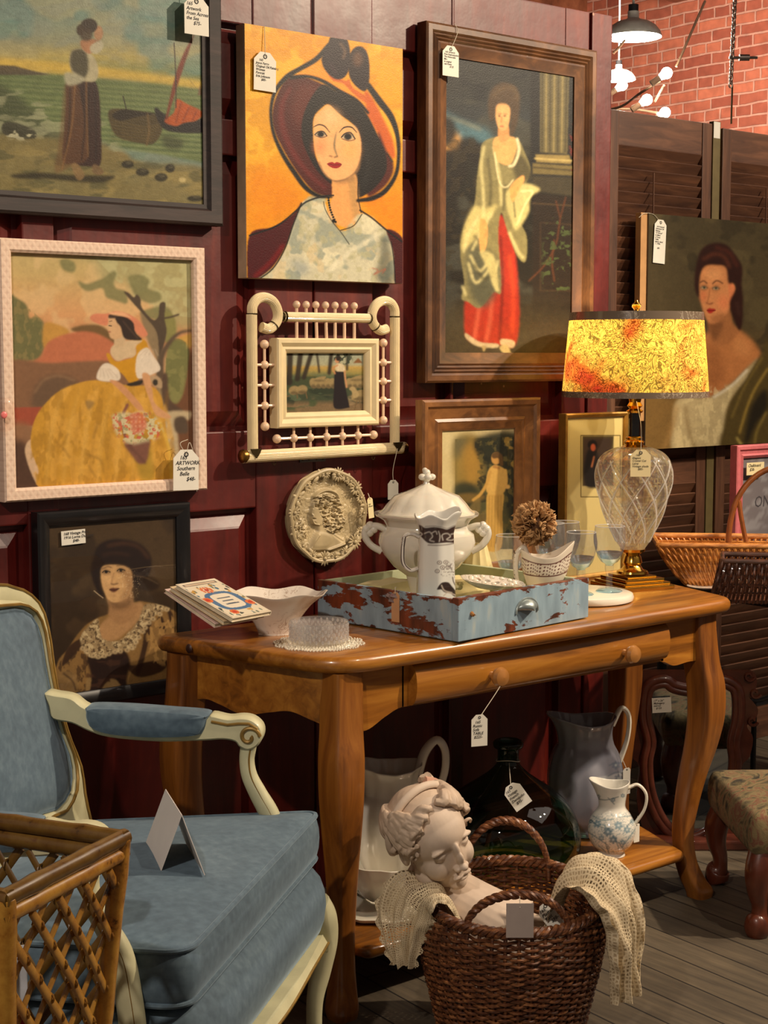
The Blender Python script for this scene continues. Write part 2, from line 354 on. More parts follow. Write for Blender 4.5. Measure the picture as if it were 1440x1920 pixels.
def brick_mat():
    m, t, b = newmat('old_red_brick'); L = t.links
    c = t.nodes.new('ShaderNodeTexCoord'); s = N(t, 'ShaderNodeSeparateXYZ'); q = N(t, 'ShaderNodeCombineXYZ'); L.new(c.outputs['Object'], s.inputs[0])
    L.new(s.outputs['Y'], q.inputs['X']); L.new(s.outputs['Z'], q.inputs['Y'])
    nz = N(t, 'ShaderNodeTexNoise', i_Scale=6., i_Detail=3.); L.new(q.outputs[0], nz.inputs['Vector'])
    ad = N(t, 'ShaderNodeMix', data_type='RGBA', blend_type='LINEAR_LIGHT'); ad.inputs['Factor'].default_value = .012; L.new(q.outputs[0], ad.inputs['A']); L.new(nz.outputs['Color'], ad.inputs['B'])
    br = N(t, 'ShaderNodeTexBrick', offset=.5, squash=.55, squash_frequency=3); br.inputs['Scale'].default_value = 1.
    for k, v in (('Mortar Size', .0095), ('Mortar Smooth', .35), ('Bias', -.1), ('Brick Width', .262), ('Row Height', .083)): br.inputs[k].default_value = v
    br.inputs['Color1'].default_value = l4((184, 104, 76)); br.inputs['Color2'].default_value = l4((140, 68, 50)); br.inputs['Mortar'].default_value = l4((190, 138, 118))
    L.new(ad.outputs['Result'], br.inputs['Vector'])
    n2 = N(t, 'ShaderNodeTexNoise', i_Scale=14., i_Detail=6.); L.new(q.outputs[0], n2.inputs['Vector'])
    mm = N(t, 'ShaderNodeMix', data_type='RGBA', blend_type='OVERLAY'); mm.inputs['Factor'].default_value = .45; L.new(br.outputs['Color'], mm.inputs['A']); L.new(n2.outputs[0], mm.inputs['B'])
    L.new(mm.outputs['Result'], b.inputs['Base Color']); b.inputs['Roughness'].default_value = .85
    iv = N(t, 'ShaderNodeMath', operation='SUBTRACT'); iv.inputs[0].default_value = 1.; L.new(br.outputs['Fac'], iv.inputs[1]); bump(t, b, iv.outputs[0], .8, .01); return m
def floor_mat():
    m, t, b = newmat('worn_grey_boards'); L = t.links; co = coords(t, (1, 1, 1), (0, 0, math.radians(94)))
    br = N(t, 'ShaderNodeTexBrick', offset=.37, squash=1.); br.inputs['Scale'].default_value = 1.
    for k, v in (('Mortar Size', .0028), ('Mortar Smooth', .2), ('Bias', 0.), ('Brick Width', 1.5), ('Row Height', .10)): br.inputs[k].default_value = v
    br.inputs['Color1'].default_value = l4((98, 88, 74)); br.inputs['Color2'].default_value = l4((82, 73, 62)); br.inputs['Mortar'].default_value = l4((28, 23, 19))
    L.new(co, br.inputs['Vector'])
    c2 = coords(t, (30, 2.2, 1), (0, 0, math.radians(4))); n1 = N(t, 'ShaderNodeTexNoise', i_Scale=1.5, i_Detail=8., i_Roughness=.65); L.new(c2, n1.inputs['Vector'])
    n2 = N(t, 'ShaderNodeTexNoise', i_Scale=3.5, i_Detail=5.); L.new(coords(t), n2.inputs['Vector'])
    r1 = ramp(t, [(.3, (.55, .55, .55, 1)), (.7, (1.25, 1.2, 1.1, 1))]); L.new(n1.outputs[0], r1.inputs[0]); r2 = ramp(t, [(.3, (.6, .6, .6, 1)), (.65, (1.15, 1.15, 1.1, 1))]); L.new(n2.outputs[0], r2.inputs[0])
    a = N(t, 'ShaderNodeMix', data_type='RGBA', blend_type='MULTIPLY'); a.inputs['Factor'].default_value = 1; L.new(br.outputs['Color'], a.inputs['A']); L.new(r1.outputs[0], a.inputs['B'])
    a2 = N(t, 'ShaderNodeMix', data_type='RGBA', blend_type='MULTIPLY'); a2.inputs['Factor'].default_value = 1; L.new(a.outputs['Result'], a2.inputs['A']); L.new(r2.outputs[0], a2.inputs['B'])
    L.new(a2.outputs['Result'], b.inputs['Base Color']); b.inputs['Roughness'].default_value = .62; bump(t, b, n1.outputs[0], .25, .002); return m
fl = MB(); fl.box((-2, -2, -.1), (9.7, 14.5, 0)); struct(fl, 'floor', floor_mat(), smooth=False)
M_beam = wood('ceiling_pine', (92, 52, 34), (140, 84, 56), (170, 108, 74), scale=(10, 1, 10), rough=.6, coat=0)
ce = MB(); ce.box((-2, -2, 4.35), (9.7, 14.5, 4.45))
for i in range(9): ce.box((-2, 4.6+i*1.1, 4.16), (9.6, 4.78+i*1.1, 4.36))
struct(ce, 'ceiling', M_beam, smooth=False)
bw = MB(); bw.box((9.6, -2, 0), (9.9, 14.5, 4.4)); struct(bw, 'wall_right', brick_mat(), smooth=False)
# panelled wall: slab, stiles, rails and raised fields
wb = MB(); x0, x1, zt = 1.05, 3.59, 2.49
wb.box((x0, 3.298, 0), (x1, 3.36, zt), 0)
def member(a, b, c, d, y=YW): wb.box((a, y, c), (b, 3.31, d), .004)
for a, b in ((1.0, 1.16), (1.66, 1.74), (2.294, 2.476), (2.482, 2.676), (2.955, 2.966), (3.40, 3.50)): member(a, b, 0, zt)
member(3.503, 3.59, 0, zt, YW-.008)
for a, b in ((1.05, 2.479), (2.479, 3.5)):
    for c, d in ((0, .16), (1.104, 1.30), (1.977, 2.064), (2.295, 2.49)): member(a, b, c, d, YW+.003)
for a, b in ((1.16, 1.66), (1.74, 2.294), (2.676, 2.955), (2.966, 3.40)):
    for c, d in ((.16, 1.104), (1.30, 1.977), (2.064, 2.295)):
        q = [(a+.012, c+.012, 3.298), (a+.05, c+.05, 3.279), (b-.05, d-.05, 3.279), (b-.012, d-.012, 3.298)]
        wb.loft([[(a+.012, 3.298, c+.012), (b-.012, 3.298, c+.012), (b-.012, 3.298, d-.012), (a+.012, 3.298, d-.012)],
                 [(a+.045, 3.281, c+.045), (b-.045, 3.281, c+.045), (b-.045, 3.281, d-.045), (a+.045, 3.281, d-.045)],
                 [(a+.05, 3.278, c+.05), (b-.05, 3.278, c+.05), (b-.05, 3.278, d-.05), (a+.05, 3.278, d-.05)]], caps=(False, True))
struct(wb, 'wall_back', M_red, smooth=False)
# ------------------------------------------------------------------ console table
M_pine = wood('honey_pine', (92, 52, 15), (152, 94, 30), (184, 124, 46), scale=(2.5, 34, 34), rough=.32, coat=.5, bmp=.08)
M_pineV = wood('honey_pine_upright', (90, 48, 15), (138, 82, 28), (168, 108, 40), scale=(34, 34, 2.5), rough=.38, coat=.35, bmp=.08)
M_knot = plain('dark_knot', (48, 22, 16), .5)
def roundpoly(P, rad, n=7):
    out = []; m = len(P); rr = rad if isinstance(rad, list) else [rad]*m
    for i in range(m):
        a, b, c = [np.array(P[j % m], float) for j in (i-1, i, i+1)]; u = (a-b)/np.linalg.norm(a-b); v = (c-b)/np.linalg.norm(c-b); r = rr[i]
        for k in range(n):
            t = k/(n-1); out.append(tuple((1-t)**2*(b+u*r)+2*t*(1-t)*b+t*t*(b+v*r)))
    return out
def inset(P, d):
    n = len(P); o = []; A = sum(P[i][0]*P[(i+1) % n][1]-P[(i+1) % n][0]*P[i][1] for i in range(n)); sg = 1 if A > 0 else -1
    for i in range(n):
        a, b = np.array(P[i-1]), np.array(P[(i+1) % n]); t = b-a; t = t/max(np.linalg.norm(t), 1e-9); o.append((P[i][0]-t[1]*d*sg, P[i][1]+t[0]*d*sg))
    return o
def slab(mb, P, z0, z1, r):
    rings = []
    for k in range(7):
        a = -PI/2+PI*k/6; rings.append([(x, y, (z0+z1)/2+(z1-z0)/2*math.sin(a)) for x, y in inset(P, r*(1-math.cos(a)))])
    return mb.loft(rings)
tbl = thing('console_table', 'long honey coloured pine side table with two wooden knobs and curved legs', 'table', (2.75, 2.92, 0))
def tpart(mb, name, mat, parent=None, **k):
    mb.xf(Tm(-2.75, -2.92, 0)); return mb.build(name, mat, parent or tbl, **k)
top = [(2.075, 2.655), (2.75, 2.635), (3.46, 2.655), (3.615, 3.19), (1.925, 3.19)]
tp = roundpoly(top, [.10, .25, .07, .05, .05]); mb = MB(); slab(mb, tp, ZT-.038, ZT, .016); tpart(mb, 'tabletop', M_pine)
mb = MB(); mb.ball((1.953, 3.06, ZT-.017), .011, sc=(.5, 1, 1)); tpart(mb, 'knot', M_knot)
def tleg(x, y, ox, oy, big=1.):
    prof = [(.745, 0, .037), (.70, 0, .038), (.62, .008, .0385), (.56, .018, .041), (.48, .02, .040), (.40, .010, .036), (.32, -.006, .031), (.24, -.018, .027), (.17, -.024, .0245), (.10, -.018, .025), (.05, -.003, .029), (.02, .012, .033), (0, .014, .030)]
    P = catmull([np.array([z, o, r]) for z, o, r in prof], 4); mb = MB(); rings = []
    for z, o, r in P:
        z = z*(ZT-.038)/.745; sq = np.interp(z, [0, .1, .5, .7], [.25, .45, .75, .9]); R = []
        for j in range(24):
            a = 2*PI*j/24; c, s_ = math.cos(a), math.sin(a); e = 2/(2+sq*6); R.append((x+ox*o*big+r*big*math.copysign(abs(c)**e, c), y+oy*o*big+r*big*math.copysign(abs(s_)**e, s_), max(z, 0)))
        rings.append(R)
    mb.loft(rings); tpart(mb, 'leg', M_pineV)
tleg(2.13, 2.715, -.8, -1); tleg(3.365, 2.715, .8, -1); tleg(1.985, 3.12, -.8, .3); tleg(3.52, 3.12, .8, .3)
def apron(a, b, zb, th, name='apron', skew=0):
    """board between two plan points with a scalloped lower edge; zb = [(t, z)]"""
    a, b = np.array(a), np.array(b); u = (b-a)/np.linalg.norm(b-a); nn = np.array([u[1], -u[0]]); Zs = catmull([np.array(q, float) for q in zb], 6); rings = []
    for t, z in Zs:
        p = a+(b-a)*t; rings.append([(p[0], p[1], ZT-.036), (p[0]+nn[0]*th, p[1]+nn[1]*th, ZT-.036), (p[0]+nn[0]*th, p[1]+nn[1]*th, z), (p[0], p[1], z)])
    mb = MB(); mb.loft(rings); tpart(mb, name, M_pine)
apron((2.13, 2.715), (3.365, 2.715), [(0, .66), (.045, .652), (.09, .675), (.13, .69), (.2, .688), (.8, .683), (.86, .682), (.90, .665), (.95, .668), (1, .665)], .02)
apron((2.0, 3.12), (2.12, 2.715), [(0, .675), (.13, .688), (.24, .68), (.4, .665), (.58, .68), (.72, .69), (.86, .678), (1, .665)], .02)
apron((3.38, 2.715), (3.51, 3.12), [(0, .665), (.2, .69), (.5, .668), (.8, .69), (1, .675)], .02)
apron((3.5, 3.14), (2.0, 3.14), [(0, .68), (1, .68)], .02)
mb = MB(); dr = []
for k in range(13):
    a = -PI/2+PI*k/12; dr.append((2.695-.028*math.cos(a)**.7 if math.cos(a) > 1e-6 else 2.695, .739+.048*math.sin(a)))
mb.loft([[(x, y, z) for y, z in dr+[(2.70, .787), (2.70, .691)]] for x in (2.312, 3.192)]); tpart(mb, 'drawer', M_pine); drw = COL.objects['drawer'] if 'drawer' in COL.objects else None
M_knob = plain('turned_knob', (166, 112, 56), .3, coat=.6)
for kx, kz in ((2.545, .735), (3.012, .732)):
    mb = MB(); mb.lathe([(0, 0), (.009, 0), (.008, .012), (.012, .017), (.021, .022), (.024, .031), (.020, .040), (.010, .044), (0, .045)], 28)
    mb.xf(Tm(kx, 2.668, kz) @ Rm(PI/2, 'X')); o = tpart(mb, 'knob', M_knob, drw)
sh = roundpoly([(2.19, 2.69), (3.30, 2.69), (3.46, 3.1), (2.05, 3.1)], .02); mb = MB(); slab(mb, sh, .117, .145, .012); tpart(mb, 'lower_shelf', M_pine)
# ------------------------------------------------------------------ pictures on the red wall
def rect(Y, xl, yt, xr, yb, xt=None):
    """rectangle (x0,x1,z0,z1) in the plane Y from the pixels of its top left and bottom right corners"""
    a = onY(xl, yt, Y); b = onY(xr, yb, Y); return a[0], b[0], b[2], a[2]
M_ink = plain('black_ink', (22, 20, 24), .6)
M_card = plain('tag_card', (226, 222, 208), .7, vary=.03)
M_string = plain('cotton_string', (205, 195, 175), .9)
M_glassthin = glass('picture_glass', thin=True)
M_art = vcol('painted_colours', .55, bmp=.12, bsc=500); M_oil = vcol('oil_paint', .42, coat=.04, bmp=.35, bsc=260); M_print = vcol('printed_paper', .6)
def tag_shape(wd, h, c=.28, hole=True):
    x = wd/2; return [(-x, -h), (x, -h), (x, -wd*c), (x-wd*c, 0), (-x+wd*c, 0), (-x, -wd*c)]
def price_tag(label, P, wd, h, lines, string=None, rz=0., tilt=0., lean=0., card=None, ts=.16, align='LEFT', group=None, top=.24, sp=.95, name='price_tag', cut=.28):
    """card hanging by its top edge from P, facing the room (-Y) before rz"""
    t = thing(name, label, 'tag', P, group=group, rot=Euler((lean, tilt, rz), 'XYZ'))
    mb = MB(); mb.prism(tag_shape(wd, h, cut), -.0006, .0006, 'y'); mb.build('card', card or M_card, t, smooth=False)
    if cut > .05:
        mb = MB(); mb.tube([(wd*.07*math.cos(a), -.0008, -wd*.16+wd*.07*math.sin(a)) for a in np.linspace(0, 2*PI, 13)[:-1]], wd*.02, 6, loop=True); mb.build('eyelet', M_ink, t)
    if lines: font_mesh('handwriting', '\n'.join(lines), wd*ts, M_ink, t, (-wd*.42 if align == 'LEFT' else 0, -.0012, -h*top), align=align, space=sp, bold=.012)
    if string:
        inv = (Tm(*P) @ Euler((lean, tilt, rz), 'XYZ').to_matrix().to_4x4()).inverted()
        for q in (string if isinstance(string[0], list) else [string]):
            mb = MB(); mb.tube(catmull([(0, -.001, -wd*.16)]+[tuple(inv @ Vector(tuple(map(float, p)))) for p in q], 6), .0009, 6); mb.build('string', M_string, t)
    return t
# ---- seascape in a dark frame, top left
A = Art((0, 0, 440, 440), 3.2727, 1.0); K = A
A.vgrad([(0, (122, 140, 128)), (120, (132, 146, 130)), (260, (148, 150, 124)), (340, (176, 164, 104)), (470, (120, 132, 88)), (640, (96, 112, 78)), (820, (92, 98, 66)), (900, (130, 118, 80)), (1100, (134, 124, 84)), (1440, (112, 112, 78))])
A.mot((168, 164, 130), 170, .45, .5, 3, 2.0); A.mot((96, 136, 134), 200, .55, .6, 9, 1.6); A.mot((142, 150, 140), 80, .5, .35, 5, 3)
A.poly([(-40, 350), (300, 375), (620, 412), (1000, 460), (1300, 505), (1300, 560), (1000, 515), (620, 480), (300, 450), (-40, 450)], (206, 178, 84), 14, .8, False)
A.poly([(-40, 440), (350, 462), (620, 486), (1000, 522), (1300, 562), (1300, 1010), (1050, 960), (700, 900), (600, 850), (250, 800), (0, 700), (-40, 700)], (112, 126, 84), 6, .95, False)
for i in range(26):
    y = 500+i*16; A.line([(-20, y-40), (400, y-10+6*math.sin(i)), (900, y+30), (1290, y+60)], 5+i*.3, (150, 160, 118) if i % 2 else (70, 92, 66), 3, .35)
A.poly([(0, 400), (90, 405), (200, 435), (320, 462), (0, 462)], (92, 84, 70), 4, .95, False)
A.poly([(-30, 530), (90, 580), (230, 690), (300, 790), (420, 860), (340, 900), (-30, 860)], (70, 74, 56), 20, .65)
A.mot((168, 170, 140), 40, .58, .6, 21, 3, A.blur(A.mask([(0, 540), (300, 640), (640, 760), (700, 1000), (100, 900), (0, 800)]), 20))
A.poly([(-30, 860), (300, 850), (640, 880), (700, 950), (900, 1000), (1300, 1060), (1300, 1460), (-30, 1460)], (132, 122, 82), 14, .9)
A.mot((160, 146, 96), 90, .5, .5, 31, 2.5, A.mask([(0, 870), (1300, 1050), (1300, 1440), (0, 1440)], False)); A.mot((84, 86, 62), 60, .56, .55, 33, 2.5, A.mask([(0, 880), (1300, 1000), (1300, 1440), (0, 1440)], False))
A.poly([(20, 760), (90, 752), (210, 800), (215, 850), (100, 850), (20, 820)], (66, 66, 52), 4, .9); A.mot((190, 188, 160), 22, .52, .8, 8, 2, A.blur(A.mask([(50, 800), (200, 800), (210, 860), (60, 850)]), 6))
for x, y, rx, ry in ((785, 1010, 38, 24), (875, 1058, 42, 24), (990, 1090, 40, 26), (1045, 1035, 30, 26), (1200, 1220, 50, 18)): A.ell(x, y, rx, ry, (44, 42, 34), 4, .9); A.ell(x+6, y-8, rx*.5, ry*.3, (110, 106, 86), 4, .6)
A.ell(1120, 1105, 22, 16, (190, 176, 130), 3, .9)
A.poly([(70, 1075), (250, 1060), (450, 1075), (700, 1080), (640, 1120), (480, 1118), (300, 1100), (120, 1098)], (48, 44, 34), 6, .85)
# figure
A.poly([(415, 500), (520, 480), (585, 500), (612, 600), (622, 800), (618, 1010), (540, 1022), (440, 1010), (385, 985), (395, 800), (405, 640)], (66, 46, 42), 3, 1); A.poly([(400, 520), (470, 510), (520, 700), (540, 960), (460, 1010), (340, 1060), (360, 900), (380, 700)], (116, 84, 56), 8, .55)
for q in ([(430, 540), (425, 760), (400, 970)], [(500, 560), (520, 760), (500, 980)], [(545, 540), (540, 740), (545, 960)], [(580, 560), (590, 760), (588, 980)]): A.line(q, 10, (40, 28, 30), 3, .6)
for q in ([(530, 330), (530, 560), (535, 780), (540, 960)], [(460, 520), (440, 780), (380, 1040)]): A.line(q, 9, (150, 116, 74), 3, .55)
A.poly([(440, 320), (500, 300), (560, 330), (600, 400), (600, 480), (560, 505), (470, 480), (430, 400)], (176, 170, 142), 4, 1); A.poly([(450, 310), (520, 310), (545, 400), (520, 480), (450, 440), (430, 370)], (70, 66, 48), 5, .9)
A.poly([(400, 450), (470, 455), (520, 490), (470, 520), (410, 520)], (170, 168, 146), 5, .95)
A.poly([(500, 250), (560, 240), (600, 250), (620, 270), (575, 320), (540, 330), (500, 290)], (168, 128, 96), 4, 1); A.poly([(560, 280), (620, 250), (636, 290), (600, 330), (560, 320)], (176, 172, 150), 4, .95); A.ell(606, 205, 28, 46, (172, 136, 104), 4, .95)
A.ell(548, 160, 52, 46, (62, 50, 36), 4); A.ell(494, 185, 24, 34, (70, 56, 38), 4); A.ell(530, 215, 40, 40, (78, 62, 44), 5, .9)
A.poly([(440, 1010), (480, 1010), (520, 1075), (490, 1110), (460, 1080)], (140, 118, 84), 4, .9); A.poly([(570, 1015), (600, 1015), (640, 1055), (610, 1075), (570, 1060)], (120, 100, 74), 4, .9)
# boats
A.poly([(665, 700), (700, 668), (830, 680), (960, 700), (996, 745), (990, 820), (940, 885), (850, 880), (740, 850), (690, 800)], (84, 74, 48), 3); A.poly([(690, 708), (760, 672), (880, 690), (950, 700), (860, 715), (740, 742)], (50, 42, 32), 3)
for i in range(6): A.line([(685, 740+i*22), (780, 760+i*20), (900, 780+i*17), (985, 760+i*18)], 4, (124, 108, 68), 2, .6)
A.line([(905, 700), (915, 800), (900, 890)], 10, (120, 100, 66), 2, .8); A.line([(755, 590), (775, 670)], 6, (50, 42, 34), 1)
A.poly([(955, 660), (1010, 700), (1080, 740), (1200, 740), (1300, 700), (1300, 800), (1180, 820), (1020, 800), (960, 720)], (42, 40, 40), 3)
A.poly([(1085, 610), (1150, 640), (1245, 690), (1210, 740), (1130, 755), (1080, 775), (1010, 745), (1070, 690)], (172, 92, 42), 3)
for q in ([(1110, 630), (1080, 750)], [(1160, 660), (1120, 745)], [(1205, 685), (1180, 740)]): A.line(q, 8, (120, 56, 34), 3, .7)
A.line([(1190, 215), (1140, 330), (1100, 440), (1065, 560), (1020, 730)], [6, 26, 34, 26, 12], (124, 66, 46), 3); A.line([(1068, 265), (1078, 450), (1080, 660)], 6, (70, 60, 52), 1); A.line([(1190, 220), (1130, 420), (1260, 610)], 2, (80, 76, 60), 1, .6)
A.poly([(1000, 830), (1120, 860), (1100, 920), (1010, 900)], (54, 56, 42), 12, .6); A.poly([(1230, 515), (1245, 585), (1215, 585)], (120, 90, 70), 3, .8, False)
A.tex(.14, 14, 7, 1.5); A.tex(.1, 60, 17)
def framed(name, label, Y, r, fw, prof, mat, art, res, matp, cat='picture', glassy=False, depth=.03, group=None, sight=None, gain=1., frname='frame'):
    """r = outer rectangle; the sheet sits behind the frame's lip"""
    x0, x1, z0, z1 = r; o = ((x0+x1)/2, Y+depth, z0); t = thing(name, label, cat, o, group=group)
    mb = MB(); mb.frame(x0, x1, z0, z1, [(a, Y+b) for a, b in prof]); mb.xf(Tm(*[-v for v in o])); mb.build(frname, mat, t, smooth=30)
    s = fw-.004; yy = Y+(.018 if sight is None else sight)
    sh = canvas_grid('picture_sheet', art, x0+s, x1-s, z0+s, z1-s, yy, res[0], res[1], matp, t, o, gain)
    if glassy:
        mb = MB(); mb.box((x0+s-o[0], yy-.0035-o[1], z0+s-o[2]), (x1-s-o[0], yy-.0015-o[1], z1-s-o[2])); mb.build('glass_pane', M_glassthin, t, smooth=False)
    mb = MB(); mb.box((x0+.008-o[0], yy+.002-o[1], z0+.008-o[2]), (x1-.008-o[0], Y+depth-.001-o[1], z1-.008-o[2])); mb.build('backing_board', plain('backing_board', (92, 70, 50), .8), t, smooth=False)
    return t, o
M_fdark = wood('weathered_dark_frame', (20, 14, 14), (38, 26, 24), (60, 44, 40), scale=(6, 60, 60), rough=.6, coat=.0, bmp=.3)
Yf = 3.235; a = onY(421, 424, Yf)
r = (1.40, a[0], a[2], 2.47)
SEA, so = framed('framed_seascape', 'dark framed painting of a barefoot fisherwoman looking out to sea by two beached boats', Yf, r, .05,
    [(0, .034), (0, .006), (.006, 0), (.034, .004), (.040, .012), (.050, .014), (.050, .034)], M_fdark, A, (430, 430), M_oil, 'painting')
# ---- hat canvas
A = Art((430, 30, 780, 550), 3.692, 1.15, (228, 170, 42))
A.mot((240, 192, 66), 180, .45, .75, 3, 1.2); A.mot((210, 150, 32), 90, .5, .55, 5); A.poly([(130, 1050), (330, 1060), (520, 1200), (540, 1280), (330, 1450), (130, 1530)], (234, 148, 24), 60, .7); A.poly([(900, 1260), (1210, 1250), (1210, 1560), (1000, 1400)], (234, 144, 30), 30, .7)
BK = (28, 28, 32); MR = (92, 36, 34)
A.poly([(590, 340), (700, 400), (800, 440), (940, 540), (1010, 620), (1100, 760), (1150, 900), (1150, 985), (1090, 960), (1020, 850), (960, 690), (880, 600), (780, 545), (660, 460), (560, 420), (450, 415), (520, 380)], (236, 166, 60), 3)
A.poly([(940, 520), (985, 560), (1060, 700), (1130, 860), (1146, 985), (1090, 940), (1020, 800), (960, 690), (945, 600)], (208, 112, 48), 5); A.poly([(690, 400), (800, 450), (830, 440), (860, 500), (950, 560), (940, 600), (860, 540), (790, 470), (720, 450)], (206, 112, 50), 4, .9)
A.poly([(400, 440), (500, 420), (640, 470), (700, 520), (600, 640), (560, 800), (600, 980), (700, 1120), (790, 1200), (715, 1250), (600, 1225), (500, 1120), (400, 970), (320, 810), (300, 680), (330, 550)], MR, 3)
A.line([(420, 500), (370, 600), (360, 720), (400, 860), (470, 990), (560, 1100), (660, 1190)], [20, 34, 40, 36, 26, 18], (128, 52, 52), 9, .75); A.poly([(500, 480), (620, 500), (560, 600), (520, 720), (500, 780), (440, 700), (450, 560)], (116, 58, 48), 22, .7)
A.poly([(1030, 800), (1090, 930), (1135, 1010), (1130, 1100), (1070, 1190), (960, 1250), (960, 1100), (1040, 1000)], (96, 42, 36), 8)
A.poly([(640, 480), (740, 520), (880, 590), (960, 690), (1040, 850), (1085, 960), (1085, 1080), (1010, 1190), (900, 1260), (870, 1200), (860, 1060), (900, 900), (860, 760), (760, 680), (690, 615), (640, 640), (590, 700), (582, 800), (600, 980), (650, 1080), (720, 1140), (700, 1160), (600, 1060), (520, 900), (500, 770), (540, 620)], (36, 34, 36), 4)
A.line([(700, 600), (800, 680), (880, 740), (920, 850)], 22, (74, 52, 44), 10, .5); A.line([(950, 900), (960, 1050), (930, 1180)], 40, (54, 54, 54), 14, .6)
A.poly([(725, 1110), (712, 1250), (690, 1330), (690, 1400), (790, 1462), (860, 1448), (908, 1370), (895, 1250), (868, 1090)], (232, 176, 112), 3); A.poly([(830, 1130), (872, 1100), (898, 1300), (905, 1370), (870, 1430), (840, 1300)], (196, 158, 104), 14, .8); A.poly([(735, 1130), (860, 1110), (850, 1150), (740, 1160)], (168, 132, 92), 9, .7)
A.poly([(688, 616), (640, 648), (590, 705), (584, 800), (590, 900), (610, 990), (650, 1080), (700, 1130), (760, 1138), (840, 1112), (888, 1050), (912, 960), (912, 860), (882, 775), (810, 722), (740, 660)], (238, 188, 132), 2)
A.ell(632, 905, 40, 50, (240, 152, 104), 26, .8); A.ell(835, 930, 60, 70, (244, 184, 118), 30, .8); A.ell(700, 700, 60, 50, (246, 204, 154), 30, .8)
A.poly([(840, 1112), (888, 1050), (912, 960), (900, 1060), (860, 1108)], (176, 138, 96), 6, .8); A.line([(620, 1010), (660, 1090), (720, 1140), (800, 1130), (880, 1080)], 6, (120, 96, 72), 3, .8)
A.ell(632, 820, 40, 20, (206, 186, 156), 2); A.ell(634, 820, 23, 21, (26, 26, 30), 2); A.line([(592, 822), (615, 802), (650, 800), (675, 830)], 7, (24, 24, 28), 1); A.line([(596, 828), (635, 842), (670, 834)], 4, (90, 60, 50), 1)
A.ell(824, 838, 44, 22, (206, 186, 156), 2); A.ell(822, 836, 27, 24, (24, 24, 28), 2); A.line([(776, 840), (800, 814), (840, 808), (870, 850)], 8, (24, 24, 28), 1); A.line([(780, 850), (826, 864), (868, 856)], 4, (90, 60, 50), 1)
A.line([(584, 768), (620, 752), (660, 764), (696, 806)], [4, 8, 8, 3], (44, 32, 30), 1); A.line([(760, 806), (795, 772), (845, 770), (882, 806)], [3, 9, 9, 4], (44, 32, 30), 1)
A.line([(742, 800), (730, 860), (728, 910), (740, 950), (748, 972)], [4, 12, 13, 9, 5], (120, 116, 92), 4, .85); A.line([(694, 968), (712, 974)], 9, (130, 90, 66), 3, .8); A.line([(728, 978), (748, 972)], 9, (110, 84, 60), 3, .9)
A.poly([(678, 1024), (712, 1012), (730, 1020), (746, 1012), (780, 1028), (758, 1052), (728, 1056), (700, 1046)], (168, 34, 40), 1.5); A.line([(684, 1026), (730, 1032), (776, 1028)], 3, (90, 20, 26), 1)
A.poly([(500, 1300), (590, 1258), (660, 1256), (662, 1300), (700, 1400), (770, 1490), (860, 1462), (915, 1372), (1000, 1415), (1095, 1500), (1135, 1620), (1150, 1870), (160, 1870), (290, 1760), (385, 1620), (440, 1450)], (208, 204, 178), 3)
dm = A.blur(A.mask([(500, 1300), (660, 1256), (770, 1490), (915, 1372), (1095, 1500), (1150, 1870), (160, 1870), (385, 1620)]), 8)
A.mot((226, 220, 190), 120, .5, .7, 41, 1, dm); A.mot((150, 160, 148), 90, .55, .7, 43, 1, dm); A.mot((190, 186, 150), 50, .55, .6, 47, 1, dm); A.mot((222, 202, 160), 70, .6, .5, 48, 1, dm)
A.line([(700, 1760), (800, 1660), (950, 1560), (1060, 1500)], 26, (228, 224, 200), 10, .6); A.poly([(430, 1690), (520, 1700), (560, 1760), (480, 1800)], (140, 154, 160), 20, .5); A.poly([(1050, 1540), (1110, 1560), (1140, 1860), (1060, 1860), (1010, 1800), (1040, 1680)], (92, 98, 88), 18, .75)
A.poly([(140, 1520), (300, 1462), (440, 1375), (500, 1292), (440, 1460), (390, 1600), (300, 1740), (170, 1840), (130, 1850)], (88, 26, 34), 2); A.line([(180, 1800), (290, 1700), (370, 1590)], 24, (150, 30, 34), 10, .6); A.poly([(1090, 1480), (1210, 1560), (1210, 1880), (1150, 1880), (1136, 1640)], (84, 28, 34), 3)
for q, wdt in (([(140, 1520), (330, 1452), (460, 1350), (530, 1288), (640, 1250), (720, 1242)], 12), ([(180, 1838), (300, 1750), (385, 1610), (440, 1450), (500, 1295)], 9), ([(905, 1345), (990, 1400), (1095, 1488), (1210, 1572)], 12), ([(652, 1285), (665, 1340), (710, 1420), (775, 1500), (830, 1580)], 5), ([(770, 1484), (860, 1452), (918, 1372)], 6), ([(1120, 1560), (1140, 1700), (1150, 1860)], 6), ([(895, 1110), (890, 1240), (912, 1360)], 7)): A.line(q, wdt, BK, 1.5, .9)
for i in range(11): t_ = i/10; A.ell(688+44*t_*t_+6*t_, 1262+165*t_, 8, 8, (20, 18, 20), 1)
A.ell(724, 1420, 13, 13, (20, 18, 20), 1)
A.line([(690, 205), (600, 300), (480, 370), (400, 420), (330, 500), (296, 590), (288, 700), (312, 830), (374, 965), (448, 1080), (530, 1190), (620, 1246), (710, 1255)], [38, 34, 32, 36, 30, 24, 22, 24, 30, 34, 34, 26, 10], BK, 2)
A.line([(430, 425), (540, 418), (650, 452), (760, 520), (880, 585), (960, 670)], [30, 22, 26, 30, 26, 20], BK, 2.5); A.line([(960, 480), (1040, 590), (1120, 700), (1164, 830), (1172, 970), (1152, 1100), (1080, 1210), (990, 1262), (890, 1278)], [40, 46, 44, 30, 24, 26, 34, 34, 24], BK, 2); A.line([(1090, 950), (1130, 1010)], 8, BK, 2)
